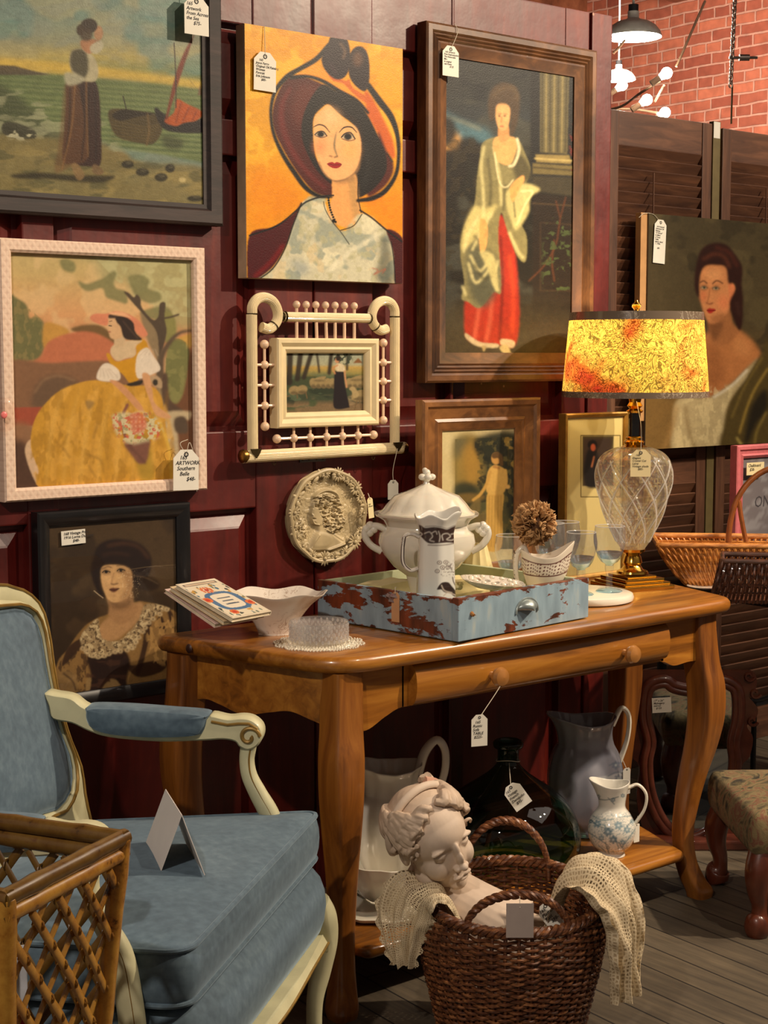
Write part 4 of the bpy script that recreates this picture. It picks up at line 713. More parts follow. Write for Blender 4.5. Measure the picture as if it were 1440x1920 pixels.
for (xa, xb), sg in zip(sc_, (1, -1)):
    k = (xb-xa)/199.; spart(fluted(catmull([(xa+px_*k, Ys, PZ+py_*.000315*1.0) for px_, py_ in cl], 6), .0128), 'curled_corner', M_iv)
    for i, (px_, py_) in enumerate([(0, 4), (165, -84)]):
        mb = MB(); q = Vector((xa+px_*k, Ys, PZ+py_*.000315)); dz = Vector((0, 0, .003)) if i == 0 else Vector((.002*(1 if sg > 0 else -1), 0, .0018)); mb.tube([q-dz*.5, q+dz*.5], .0142, 20); spart(mb, 'dark_ring', M_dbrass)
    mb = MB(); xx = E5(405 if sg > 0 else 1098, 228)[0]; mb.tube([(xx-.008*sg, Ys, TZ), (xx+.010*sg, Ys, TZ)], [.006, .0145] , 16); spart(mb, 'corner_cap', M_dbrass)
    X = LX if sg > 0 else RX; mb = MB(); mb.prism([(X-.016, BZ+.016), (X+.016, BZ+.016), (X+.010, BZ+.004), (X, BZ-.008), (X-.010, BZ+.004)], Ys-.0175, Ys-.012); spart(mb, 'corner_plate', M_dbrass, smooth=False)
    mb = MB(); ex = E5(100, 1300)[0] if sg > 0 else E5(1350, 1210)[0]; mb.lathe([(0, -.008), (.010, -.007), (.0165, -.002), (.0175, .004), (.0155, .012)], 24); mb.xf(Tm(ex, Ys, BZ-.002) @ Rm(PI/2*sg, 'Y')); spart(mb, 'end_cap', M_brass)
xs = [E5(v, 150)[0] for v in (518, 592, 666, 741, 815, 887, 963)]; zf = E5(740, 388)[2]; zb_ = E5(740, 133)[2]
for i, X in enumerate(xs):
    mb = MB(); mb.tube([(X+(.003 if i in (2, 3) else 0), Ys, zf-.004), (X, Ys, zb_)], .0042, 8); mb.ball((X, Ys, zb_), .0098, 16, 12); spart(mb, 'top_spindle', M_ivp)
def balls(axis, fixed, ends, mids, cross):
    mb = MB(); P = lambda v: (fixed, Ys, v) if axis == 'z' else (v, Ys, fixed)
    mb.tube([P(ends[0]), P(ends[1])], .0036, 8)
    for v in ends: mb.ball(P(v), .0115, 16, 12)
    for v in mids:
        mb.ball(P(v), .0108, 16, 12); a, b = cross; mb.tube([(a, Ys, v), (b, Ys, v)] if axis == 'z' else [(v, Ys, a), (v, Ys, b)], .0036, 8)
    spart(mb, 'ball_spindle', M_ivp)
fx0, fx1 = E5(345, 700)[0], E5(1132, 700)[0]; fz0, fz1 = E5(740, 1068)[2], zf
balls('z', E5(272, 700)[0], (E5(272, 435)[2], E5(277, 1068)[2]), [E5(272, v)[2] for v in (593, 750, 908)], (LX, fx0+.004))
balls('z', E5(1187, 700)[0], (E5(1187, 424)[2], E5(1190, 1020)[2]), [E5(1187, v)[2] for v in (575, 720, 866)], (fx1-.004, RX))
balls('x', E5(740, 1148)[2], (E5(367, 1168)[0], E5(1112, 1130)[0]), [E5(v, 1148)[0] for v in (497, 624, 750, 872, 992)], (BZ+.01, fz0+.004))
A = Art((530, 650, 695, 790), 4.114, 2.2, (90, 96, 70)); dx, dy = (530-430)*4.114, (650-540)*4.114
def S5(*q): return [(x-dx, y-dy) for x, y in q]
A.vgrad([(0, (150, 160, 148)), (590-dy, (170, 168, 140)), (612-dy, (184, 158, 92)), (660-dy, (150, 140, 84)), (690-dy, (76, 86, 58)), (860-dy, (72, 82, 62)), (900-dy, (132, 112, 84)), (1000-dy, (120, 106, 80))])
A.mot((48, 60, 46), 70, .5, .7, 3, 2, A.blur(A.mask(S5((430, 660), (1060, 650), (1060, 860), (700, 900), (430, 880))), 14)); A.mot((104, 118, 92), 40, .56, .6, 5, 2.4, A.blur(A.mask(S5((430, 680), (1060, 680), (1060, 860), (430, 900))), 14)); A.mot((160, 138, 106), 40, .5, .6, 9, 3, A.blur(A.mask(S5((430, 900), (800, 840), (1060, 850), (1060, 1000), (430, 1000))), 16)); A.mot((74, 92, 62), 40, .56, .8, 11, 3, A.blur(A.mask(S5((430, 840), (660, 860), (640, 930), (430, 940))), 10))
for a, b, wd in (((470, 480), (462, 730), 44), ((552, 480), (525, 700), 40), ((640, 480), (575, 690), 34), ((672, 480), (694, 650), 16), ((790, 480), (770, 655), 30), ((910, 480), (908, 630), 16)): A.line([(a[0]-dx, a[1]-dy), (b[0]-dx, b[1]-dy)], wd, (58, 48, 38), 5, .95, False)
A.mot((56, 66, 52), 24, .46, .9, 15, 1, A.blur(A.mask(S5((770, 480), (930, 480), (930, 590), (800, 560))), 10)); A.poly(S5((955, 580), (995, 540), (1030, 580)), (136, 96, 56), 3, 1, False)
for x, y, rx, ry in [(650+i*38, 735, 30, 40) for i in range(5)]+[(930+i*40, 735, 30, 40) for i in range(4)]+[(500, 790, 42, 34), (560, 785, 44, 34), (1010, 830, 70, 42), (690, 705, 60, 16), (980, 700, 70, 18)]:
    A.ell(x-dx, y-dy, rx, ry, (158, 140, 100), 4, .95, -.3); A.ell(x-dx+4, y-dy+ry*.6, rx*.8, ry*.4, (92, 80, 58), 5, .7)
for q in (((465, 830), (440, 840)), ((520, 810), (525, 850)), ((590, 805), (600, 850)), ((985, 870), (965, 940)), ((1005, 870), (1018, 940))): A.line(S5(*q), 8, (120, 100, 70), 2)
A.poly(S5((925, 780), (950, 760), (975, 775), (1000, 830), (960, 850), (945, 800)), (170, 152, 112), 3)
A.poly(S5((818, 640), (880, 640), (890, 740), (925, 900), (915, 925), (810, 925), (808, 780)), (38, 28, 34), 3); A.poly(S5((820, 600), (850, 580), (885, 600), (895, 640), (860, 645), (825, 640)), (206, 192, 160), 3); A.line(S5((890, 640), (895, 700), (905, 765)), 12, (196, 150, 112), 3); A.line(S5((835, 595), (800, 620), (815, 660)), 10, (190, 140, 100), 3)
A.ell(832-dx, 560-dy, 16, 22, (190, 144, 108), 3); A.ell(842-dx, 542-dy, 20, 22, (50, 40, 34), 4); A.tex(.12, 10, 7)
cadre = MB(); o5 = .0385; cadre.frame(fx0, fx1, fz0, fz1, [(0, Ys+.02), (0, Ys-.012), (.004, Ys-.016), (.012, Ys-.016), (.022, Ys-.008), (.028, Ys-.010), (.036, Ys-.004), (o5, Ys), (o5, Ys+.02)]); spart(cadre, 'inner_frame', M_iv, smooth=30)
canvas_grid('picture_sheet', A, fx0+o5-.003, fx1-o5+.003, fz0+o5-.003, fz1-o5+.003, Ys+.006, 260, 240, M_print, SH, tuple(SO))
mb = MB(); mb.box((fx0+.004, Ys+.008, fz0+.004), (fx1-.004, Ys+.019, fz1-.004)); spart(mb, 'backing_board', MATS['backing_board'], smooth=False)
for v in (345, 1110):
    mb = MB(); q = E5(v, 1330); mb.tube([(q[0]+.005*math.cos(a), Ys, BZ-.021+.007*math.sin(a)) for a in np.linspace(0, 2*PI, 15)[:-1]], .0012, 6, loop=True); spart(mb, 'eye_hook', M_dbrass)
# iron bracket screwed to the wall below
q = onY(585, 861, 3.27); tb = thing('metal_bracket', 'small grey metal strap screwed to the red wall below the ivory frame', 'bracket', (q[0], 3.27, q[2]))
mb = MB(); mb.box((-.042, -.004, -.007), (.042, 0, .007), .001); mb.build('strap', plain('grey_iron', (84, 80, 78), .45, .6), tb, smooth=False)
for x in (-.033, -.012, .012, .033): mb = MB(); mb.lathe([(0, 0), (.003, 0), (.0025, .0012), (0, .0014)], 12); mb.xf(Tm(x, -.004, 0) @ Rm(PI/2, 'X')); mb.build('screw', M_dbrass, tb)
# ---- oval relief plaque
A = Art((540, 870, 700, 1065), 4, 1.6, (120, 120, 120))   # drawn from zoom of 380..740 x 860..1240 at 4x
def O5(*q): return [(x-640, y-40) for x, y in q]
G = lambda v: (v, v, v)
A.mot(G(140), 30, .5, .5, 3); A.mot(G(104), 20, .56, .5, 5)
A.poly(O5((820, 690), (850, 620), (890, 560), (880, 500), (855, 490), (838, 450), (850, 400), (848, 340), (870, 290), (940, 250), (1020, 270), (1060, 330), (1085, 420), (1080, 500), (1000, 560), (1060, 600), (1100, 640), (1040, 680), (940, 695)), G(190), 8)
A.poly(O5((852, 340), (890, 300), (900, 370), (920, 440), (910, 500), (870, 490), (842, 440), (846, 400)), G(214), 5, .9); A.line(O5((846, 380), (836, 415), (846, 430), (842, 455), (856, 490), (890, 500)), 7, G(235), 3, .8); A.line(O5((865, 360), (890, 368)), 7, G(110), 3, .9); A.line(O5((846, 452), (862, 456)), 5, G(110), 2, .9)
A.line(O5((860, 290), (900, 255), (960, 240), (1020, 262), (1040, 300)), 14, G(240), 5)
hm = A.blur(A.mask(O5((850, 310), (940, 270), (1040, 310), (1095, 420), (1085, 510), (1000, 560), (940, 520), (900, 400))), 4)
A.mot(G(250), 15, .48, .9, 31, 1.3, hm); A.mot(G(120), 13, .55, .9, 33, 1.3, hm)
for cx_, cy_ in ((990, 470), (1040, 500), (1000, 520), (960, 440), (1050, 440)): A.ell(cx_-640, cy_-40, 26, 24, G(240), 6, .8); A.ell(cx_-640, cy_-40, 12, 10, G(130), 4, .8)
A.poly(O5((880, 570), (920, 560), (990, 590), (960, 660), (860, 670), (850, 640)), G(214), 10); A.line(O5((830, 680), (860, 620), (890, 575)), 7, G(245), 3); A.line(O5((960, 690), (1040, 660), (1085, 640)), 10, G(240), 4); A.line(O5((1000, 570), (1040, 600), (1085, 630)), 8, G(100), 4)
for cx_, cy_ in ((770, 500), (790, 560), (740, 380)): A.ell(cx_-640, cy_-40, 22, 40, G(190), 8, .6); A.mot(G(90), 10, .55, .6, int(cx_), 1, A.blur(A.mask(O5((cx_-30, cy_-50), (cx_+30, cy_-50), (cx_+30, cy_+50), (cx_-30, cy_+50))), 6))
pc = onY(620, 968, 3.235); pw = (onY(692, 965, 3.235)[0]-onY(549, 965, 3.235)[0])/2; ph = (onY(620, 880, 3.235)[2]-onY(620, 1056, 3.235)[2])/2
PLQ = thing('oval_plaque', 'oval stone coloured relief plaque of a woman in profile ringed with flowers', 'plaque', (pc[0], 3.27, pc[2]))
M_stone = plain('plaque_stone', (178, 160, 122), .5, vary=.28, sc=14, coat=.2)
nr, na = 150, 300; rr2, aa = np.meshgrid(np.linspace(0, 1, nr), np.linspace(0, 2*PI, na+1)[:-1], indexing='ij'); wob = 1+.012*np.sin(9*aa)+.01*np.sin(17*aa+1)
X = pw*rr2*np.cos(aa)*(1+(wob-1)*rr2**4); Zq = ph*rr2*np.sin(aa)*(1+(wob-1)*rr2**4); q = np.stack([X+pc[0], np.full_like(X, 3.235), Zq+pc[2]], -1)-EYEP; d_ = q@FW
hgt = A.sample(CX+FPX*(q@RT)/d_, CY-FPX*(q@UP)/d_)[..., 0]**.45
yy_ = -.018-.012*(rr2*.93)**8-np.where(rr2 < .9, (hgt-.55)*.030, (hgt-.55)*.004); yy_ = np.where(rr2 > .985, -.012, yy_)
V = np.stack([X, yy_, Zq], -1).reshape(-1, 3); mb = MB(); fs = [(i*na+j, i*na+(j+1) % na, (i+1)*na+(j+1) % na, (i+1)*na+j) for i in range(nr-1) for j in range(na)]
mb.add(V, fs); mb.add([(pw*.97*math.cos(a), 0, ph*.97*math.sin(a)) for a in np.linspace(0, 2*PI, na+1)[:-1]], [])
k0 = (nr-1)*na; k1 = nr*na; mb.f += [(k0+j, k0+(j+1) % na, k1+(j+1) % na, k1+j) for j in range(na)]+[tuple(k1+j for j in range(na))]; mb.m += [0]*(na+1); mb.build('relief', M_stone, PLQ, smooth=70)
def daisy(mb, x, y, z, r, n, tilt=0):
    for i in range(n):
        a = 2*PI*i/n; mb.ball((x+r*.62*math.cos(a), y, z+r*.62*math.sin(a)), r*.40, 8, 6, sc=(1, .28, .34), M=Rm(-a, 'Y'))
    mb.ball((x, y-.003, z), r*.26, 10, 8, sc=(1, .7, 1))
mb = MB(); fl_ = [(75, .027), (60, .018), (95, .02), (38, .028), (22, .02), (-42, .03), (-25, .018), (-62, .02), (-98, .028), (-80, .02), (-118, .018), (172, .026), (190, .018), (150, .017), (0, .02), (52, .018), (205, .017), (128, .017), (-140, .016)]
for dg, r in fl_:
    a = math.radians(dg); daisy(mb, pw*.905*math.cos(a), -.029, ph*.905*math.sin(a), r*.74, 12)
for i in range(46):
    a = 2*PI*i/46+.05; rr0 = .95 if i % 2 else .86; mb.ball((pw*rr0*math.cos(a), -.027, ph*rr0*math.sin(a)), .008, 8, 6, sc=(1.5, .5, .7), M=Rm(-a+1.2*(i % 3-1), 'Y'))
mb.tube([(pw*.965*math.cos(a)*(1+.012*math.sin(9*a)), -.026, ph*.965*math.sin(a)*(1+.012*math.sin(9*a))) for a in np.linspace(0, 2*PI, 97)[:-1]], .006, 8, loop=True)
mb.build('flower_garland', M_stone, PLQ)
# ---- garden print in wide oak frame, standing on the table
A = Art((740, 660, 1100, 1100), 4.0, 1.3, (196, 186, 132))
CR = (204, 190, 146); A.im[:] = lin(CR); A.mot((212, 200, 158), 120, .5, .3, 4)
A.poly([(455, 655), (942, 635), (942, 1480), (455, 1480)], (96, 94, 60), 1.5, 1, False); pm = A.mask([(455, 655), (942, 635), (942, 1480), (455, 1480)], False)
for q, c, bl, al in (([(455, 655), (640, 645), (640, 900), (560, 1020), (455, 1010)], (150, 130, 70), 24, 1), ([(455, 655), (560, 655), (520, 760), (455, 800)], (100, 100, 76), 24, .8), ([(520, 720), (640, 700), (640, 960), (540, 980)], (184, 148, 72), 30, .8), ([(455, 1000), (600, 1000), (640, 1200), (520, 1240), (455, 1200)], (58, 64, 46), 14, .9), ([(610, 650), (942, 640), (942, 1200), (860, 1250), (800, 900), (650, 820)], (52, 56, 40), 16, .95)): A.poly(q, c, bl, al)
A.mot((120, 110, 62), 36, .55, .7, 8, 1, pm*(A.xx/A.r > 620)); A.mot((40, 44, 34), 50, .55, .7, 9, 1, pm*(A.xx/A.r > 600)); A.mot((190, 160, 84), 60, .56, .6, 10, 1, pm*(A.xx/A.r > 820)*(A.yy/A.r < 900))
A.poly([(455, 1080), (560, 1060), (680, 1080), (640, 1120), (520, 1130)], (140, 116, 62), 8, .8); A.poly([(600, 1250), (700, 1220), (700, 1440), (600, 1440)], (130, 112, 70), 16, .7)
GW = (204, 170, 96)
A.poly([(700, 1060), (815, 1060), (810, 1200), (800, 1470), (675, 1470), (690, 1240)], GW, 4)
for i in range(5): A.line([(710+i*22, 1080), (700+i*24, 1460)], 6, (164, 130, 68), 3, .6)
A.poly([(710, 880), (760, 850), (830, 885), (840, 960), (815, 1060), (700, 1060), (690, 960)], (210, 176, 104), 4); A.line([(715, 900), (690, 990), (640, 1070), (590, 1110)], 22, (200, 164, 92), 4); A.line([(830, 890), (836, 960), (830, 1010)], 24, (210, 176, 104), 4); A.ell(848, 1012, 20, 16, (210, 176, 110), 3)
A.ell(762, 800, 36, 46, (196, 156, 92), 4); A.poly([(730, 770), (770, 750), (810, 780), (815, 850), (790, 850), (780, 800), (740, 800)], (110, 84, 48), 4); A.line([(745, 860), (780, 870)], 20, (180, 140, 84), 4)
A.poly([(560, 1180), (600, 1120), (640, 1100), (640, 1200)], (150, 130, 80), 6, .6)
A.tex(.07, 14, 7)
Yg = 3.14; r = rect(Yg, 793, 750, 1015, 1060); zb2 = ZT
r = (r[0], onY(1015, 745, Yg)[0], zb2+.001, onY(1015, 745, Yg)[2])
M_goak = wood('wide_oak_frame', (74, 44, 20), (118, 76, 38), (148, 100, 54), scale=(14, 60, 14), rough=.4, coat=.3, bmp=.15)
GAR, go_ = framed('framed_garden_print', 'wide oak frame with cream mat and a woman in a long pale dress', Yg, r, .085,
    [(0, .03), (0, .003), (.006, -.002), (.018, -.001), (.024, .006), (.052, .012), (.060, .008), (.068, .012), (.078, .014), (.085, .018), (.085, .03)], M_goak, A, (270, 400), M_print, 'picture', glassy=True, sight=.022)
# ---- narrow gilt framed portrait beside the lamp
A = Art((1040, 540, 1440, 1130), 3.255, 1.2, (214, 198, 120)); A.im[:] = lin((200, 186, 134))
A.line([(160, 900), (400, 900), (400, 1275), (160, 1275), (160, 900)], 5, (110, 96, 52), 1, 1, False); A.poly([(172, 905), (360, 905), (360, 1210), (172, 1210)], (92, 80, 50), 1.5, 1, False); A.poly([(178, 920), (345, 920), (345, 1205), (178, 1205)], (84, 68, 56), 2, 1, False)
A.poly([(195, 1010), (250, 990), (280, 1080), (300, 1200), (190, 1205)], (44, 36, 32), 5); A.ell(232, 958, 30, 28, (34, 28, 26), 4); A.ell(236, 975, 15, 22, (196, 110, 76), 3); A.line([(226, 1090), (240, 1030)], 9, (190, 130, 90), 3)
Yw2 = 3.17; q0 = onY(1062, 776, Yw2); r = (q0[0], q0[0]+.27, ZT+.001, q0[2])
M_gilt = plain('worn_gilt', (150, 112, 48), .38, .55, vary=.25)
SML, sm_ = framed('small_framed_print', 'narrow gilt frame with wide cream mat and a tiny dark portrait beside the lamp', Yw2, r, .013, [(0, .03), (0, .002), (.004, 0), (.009, .002), (.013, .006), (.013, .03)], M_gilt, A, (200, 400), M_print, 'picture', glassy=True, sight=.012)
# ---- tags on the wall pictures
q = onY(368, -6, 3.225); price_tag('white price tag over the seascape corner', q, .068, .088, ['165', 'Artwork', 'From Across', 'the Sea', '      $75-'], string=[onY(366, -30, 3.228)], card=M_card, ts=.17)
q = onY(497, 98, 3.226); price_tag('white handwritten tag on the yellow canvas', q, .066, .093, ['    165', 'Joyce Ferro', 'Original Oil Painting', 'Woman', 'Portrait', 'Erin Johnson', '       $85-'], string=[onY(496, 49, 3.229)], ts=.125, tilt=.02)
q = onY(845, 86, 3.218); price_tag('white handwritten tag on the tall oak frame', q, .058, .08, ['  165 Artwork', 'Print Reproduction', 'The Honorable', 'Mrs.', 'in original', 'oak frame', '           $125'], string=[onY(858, 60, 3.220), onY(852, 44, 3.2235)], ts=.115)
q = onY(349, 843, 3.224); price_tag('white tag reading Southern Belle', q, .072, .098, ['   165', 'ARTWORK', ' Southern', '   Belle', '        $48-'], string=[[onY(338, 832, 3.226), onY(352, 824, 3.2265)], [onY(356, 830, 3.226), onY(367, 870, 3.2265), onY(369, 921, 3.227)]], ts=.19, tilt=.02)
q = onY(137, 994, Yk+.0135); price_tag('small white label on the black framed portrait', q, .062, .033, ['168 Vintage Print', '1916 Lorna Dumont', '         $48-'], ts=.15, cut=0, top=.30, tilt=-.03, name='price_label')
q = onY(737, 900, 3.222); price_tag('blank white tag hanging below the ivory spindle frame', q, .036, .052, None, string=[onY(737, 880, 3.221), (E5(1262, 1230)[0], Ys-.019, BZ)])
q = onY(693, 933, 3.215); price_tag('narrow cream tag on the relief plaque', q, .018, .055, ['165', 'plaque'], string=[onY(690, 925, 3.23)], tilt=-.12, card=plain('cream_card', (222, 206, 158), .7, vary=.04), ts=.3, top=.35)
# reflective keepsake tag at the picture's left edge
q = onY(6, 778, 3.222); t_ = thing('glass_ornament', 'clear ribbed glass ornament with a pink centre on the white frame', 'ornament', tuple(q))
mb = MB(); mb.lathe([(.0, 0), (.012, .003), (.02, .001), (.028, .004), (.034, .001), (.038, 0)], 40); mb.xf(Rm(PI/2, 'X')); mb.build('ribbed_disc', glass('pale_glass', (1, .97, .95), thin=True), t_)
mb = MB(); mb.ball((0, -.004, 0), .008, sc=(1, .4, 1)); mb.build('pink_centre', plain('pink_bead', (226, 120, 116), .3), t_)
# ------------------------------------------------------------------ things on the console table
def ZA(y, P, x=None):
    """height of the point above plan point P that the photo shows at row y"""
    pr = proj((P[0], P[1], 1.0)); d = ray(pr[0] if x is None else x, y); t = (P[0]*F0[0]+P[1]*F0[1])/(d@F0); return float((EYEP+d*t)[2])
def HZ(P): return math.hypot(P[0]*FW[0]+P[1]*FW[1], 0)
RTv, F0v = Vector(RT), Vector(F0)
M_white = plain('white_ironstone', (222, 216, 200), .16, vary=.05, sc=12, coat=.8, sss=.05); M_cream = plain('cream_china', (226, 216, 196), .2, vary=.05, sc=12, coat=.6)
# ---- distressed blue drawer used as a tray
def blue_paint():
    m, t, b = newmat('chipped_blue_paint'); L = t.links; co = coords(t)
    n1 = N(t, 'ShaderNodeTexNoise', i_Scale=9., i_Detail=9., i_Roughness=.68, i_Distortion=.3); L.new(coords(t, (1, 1, 2.6)), n1.inputs['Vector'])
    # wear is heavier on the left side board and along top edges
    s = N(t, 'ShaderNodeSeparateXYZ'); L.new(co, s.inputs[0])
    mx = N(t, 'ShaderNodeMapRange'); mx.inputs['From Min'].default_value = .0; mx.inputs['From Max'].default_value = .014; mx.inputs['To Min'].default_value = .075; mx.inputs['To Max'].default_value = 0.; L.new(s.outputs['X'], mx.inputs['Value'])
    mz = N(t, 'ShaderNodeMapRange'); mz.inputs['From Min'].default_value = .085; mz.inputs['From Max'].default_value = .104; mz.inputs['To Min'].default_value = 0.; mz.inputs['To Max'].default_value = .13; L.new(s.outputs['Z'], mz.inputs['Value'])
    a = N(t, 'ShaderNodeMath', operation='ADD'); a2 = N(t, 'ShaderNodeMath', operation='ADD'); L.new(n1.outputs[0], a.inputs[0]); L.new(mx.outputs[0], a.inputs[1]); L.new(a.outputs[0], a2.inputs[0]); L.new(mz.outputs[0], a2.inputs[1])
    r = ramp(t, [(.0, (0, 0, 0, 1)), (.598, (0, 0, 0, 1)), (.612, (1, 1, 1, 1))]); L.new(a2.outputs[0], r.inputs[0])
    n2 = N(t, 'ShaderNodeTexNoise', i_Scale=30., i_Detail=5.); L.new(coords(t, (1, 1, .3)), n2.inputs['Vector'])
    pb = ramp(t, [(.3, l4((124, 146, 160))), (.6, l4((148, 172, 186))), (.78, l4((176, 186, 182)))]); L.new(n2.outputs[0], pb.inputs[0])
    wd = ramp(t, [(.35, l4((66, 34, 22))), (.65, l4((128, 62, 34)))]); L.new(n2.outputs[0], wd.inputs[0])
    mm = N(t, 'ShaderNodeMix', data_type='RGBA'); L.new(r.outputs[0], mm.inputs['Factor']); L.new(pb.outputs[0], mm.inputs['A']); L.new(wd.outputs[0], mm.inputs['B']); L.new(mm.outputs['Result'], b.inputs['Base Color'])
    b.inputs['Roughness'].default_value = .5; iv = N(t, 'ShaderNodeMath', operation='SUBTRACT'); iv.inputs[0].default_value = 1; L.new(r.outputs[0], iv.inputs[1]); bump(t, b, iv.outputs[0], .6, .0015); return m
M_blue = blue_paint(); M_drin = plain('pale_drawer_lining', (176, 184, 150), .6, vary=.15, sc=12)
DA = math.radians(5.5); D0 = Vector((2.415, 2.642, ZT)); DW, DD, DH = .487, .475, .104
DR = thing('blue_drawer', 'old pale blue drawer with chipped paint used as a tray on the table', 'drawer box', D0, DA)
def DL(u, v, z=0): return D0+Vector((math.cos(DA)*u-math.sin(DA)*v, math.sin(DA)*u+math.cos(DA)*v, z))
mb = MB(); mb.box((0, 0, .003), (DW, .020, DH), .002); fr_ = mb.build('drawer_front', M_blue, DR, smooth=False)
mb = MB(); mb.box((.0, .020, .003), (.014, DD, DH-.004), .0015); mb.build('side_board', M_blue, DR, smooth=False)
mb = MB(); mb.box((DW-.014, .020, .003), (DW, DD, DH-.004), .0015); mb.build('side_board', M_drin, DR, smooth=False)
mb = MB(); mb.box((.014, DD-.013, .003), (DW-.014, DD, DH-.006), .0015); mb.build('back_board', M_drin, DR, smooth=False)
mb = MB(); mb.box((.012, .018, .0), (DW-.012, DD-.002, .008)); mb.build('bottom_board', M_drin, DR, smooth=False)
mb = MB(); rings = []
for i in range(13):
    a = PI*i/12; rings.append([(DW*.5+.035*math.cos(a)*math.cos(e)**.5 if math.cos(e) > 0 else DW*.5, -.0-.026*math.sin(e)*math.sin(a)**.6 if math.sin(a) > 0 else 0, DH*.48+.027*math.sin(a)*math.cos(e)) for e in np.linspace(0, PI/2, 7)])
mb.loft(rings, closed=False); mb.tube([(DW*.5+.040*math.cos(a), -.001, DH*.48+.031*math.sin(a)-.003) for a in np.linspace(-.1, PI+.1, 20)], .0035, 6)
M_pull = plain('painted_cup_pull', (150, 160, 158), .35, .5, vary=.25, sc=60, coat=.3); o = mb.build('cup_pull', M_pull, fr_, smooth=60); q = o.modifiers.new('solid', 'SOLIDIFY'); q.thickness = .002
mb = MB(); mb.tube([(.045, .001, DH*.62), (.045, -.007, DH*.58)], [.006, .004], 8); mb.build('wooden_peg', M_knob, fr_)
q = DL(-.002, .20, .098); price_tag('kraft tag hanging on the left side of the blue drawer', q, .026, .072, None, string=[DL(-.003, .20, .108), DL(.006, .205, .108)], rz=DA-PI/2, card=plain('kraft_card', (196, 150, 108), .7, vary=.05), top=.3)
# ---- things inside the drawer
M_linen = plain('cream_linen', (214, 200, 142), .85, vary=.1, sc=20, bmp=.3, sheen=.2)
def pillowy(w, d, h, wr=.004, seed=0):
    mb = MB(); bm = bmesh.new(); bmesh.ops.create_cube(bm, size=1)
    for v in bm.verts: v.co = Vector((v.co.x*w, v.co.y*d, v.co.z*h))
    bmesh.ops.bevel(bm, geom=bm.edges[:], offset=h*.35, segments=3, affect='EDGES'); bmesh.ops.triangulate(bm, faces=bm.faces[:]); bmesh.ops.subdivide_edges(bm, edges=bm.edges[:], cuts=2, use_grid_fill=True)
    for v in bm.verts: v.co += Vector((mnoise.noise(v.co*28+Vector((seed, 0, 0))), mnoise.noise(v.co*28+Vector((0, seed, 4))), mnoise.noise(v.co*22+Vector((9, seed, 0)))))*wr
    bm.verts.index_update(); mb.add([v.co for v in bm.verts], [[v.index for v in f.verts] for f in bm.faces]); bm.free(); return mb
for i, (u, v, w_, d_, h_, a, lb) in enumerate(((.13, .36, .20, .13, .085, .15, 'rolled cream linen at the back of the blue drawer'), (.34, .34, .19, .16, .07, -.2, 'folded cream linen behind the flowered dish in the drawer'), (.36, .13, .20, .17, .05, .1, 'folded cream napkins under the gravy boat'))):
    t = thing('folded_linen', lb, 'linen', DL(u, v, .009+h_/2), DA+a, group='linens in the blue drawer'); mb = pillowy(w_, d_, h_, .005, i*7); mb.build('cloth', M_linen, t)
def scalloped_dish(mb, r, h, n=8, amp=.06, seg=72, th=.003):
    prof = [(r*.35, 0), (r*.6, .002), (r*.85, h*.55), (r*.97, h*.92), (r, h), (r*.97, h), (r*.83, h*.62), (r*.58, .006), (0, .005)]
    mb.lathe([(0, 0)]+prof, seg, rf=lambda a, z, i: 1+amp*abs(math.sin(a*n/2))*min(1, z/h if h else 0))
def floral_mat(n, base, ink, sc=60, th=.56, axis='z'):
    if n in MATS: return MATS[n]
    m, t, b = newmat(n); L = t.links; co = coords(t); a = N(t, 'ShaderNodeTexNoise', i_Scale=float(sc), i_Detail=4., i_Distortion=2.5); L.new(co, a.inputs['Vector'])
    g = N(t, 'ShaderNodeTexNoise', i_Scale=sc*.22, i_Detail=1.); L.new(co, g.inputs['Vector'])
    r = ramp(t, [(th-.03, (0, 0, 0, 1)), (th, (1, 1, 1, 1)), (th+.03, (0, 0, 0, 1))]); L.new(a.outputs[0], r.inputs[0]); r2 = ramp(t, [(.48, (0, 0, 0, 1)), (.58, (1, 1, 1, 1))]); L.new(g.outputs[0], r2.inputs[0])
    mu = N(t, 'ShaderNodeMath', operation='MULTIPLY'); L.new(r.outputs[0], mu.inputs[0]); L.new(r2.outputs[0], mu.inputs[1])
    mm = N(t, 'ShaderNodeMix', data_type='RGBA'); L.new(mu.outputs[0], mm.inputs['Factor']); mm.inputs['A'].default_value = l4(base); mm.inputs['B'].default_value = l4(ink); L.new(mm.outputs['Result'], b.inputs['Base Color'])
    b.inputs['Roughness'].default_value = .2; b.inputs['Coat Weight'].default_value = .6; b.inputs['Coat Roughness'].default_value = .08; MATS[n] = m; return m
M_fl1 = floral_mat('brown_transfer_china', (222, 216, 204), (104, 80, 66), 70); M_flb = floral_mat('blue_transfer_china', (214, 212, 204), (72, 96, 116), 60)
t = thing('scalloped_dish', 'white scalloped dish with faint brown flowers lying in the blue drawer', 'dish', DL(.255, .12, .088), .4, rot=Euler((.10, .04, .4), 'XYZ')); mb = MB(); scalloped_dish(mb, .078, .020, 6); mb.build('dish_body', M_fl1, t)
mb = MB()
for i in range(14): mb.ball((.055*math.cos(i*.45), .055*math.sin(i*.45), .020), .0075, 8, 6, sc=(1, 1, .6))
mb.build('embossed_edge', M_cream, t)
t = thing('floral_cloth', 'dusty grey and pink floral quilted square beside the brown printed pitcher', 'cloth', DL(.047, .21, .065), DA+.5, rot=Euler((.25, .35, DA+.75), 'XYZ')); mb = pillowy(.10, .10, .03, .003, 3); mb.build('quilted_square', floral_mat('quilt_floral', (128, 110, 106), (126, 44, 56), 40), t)
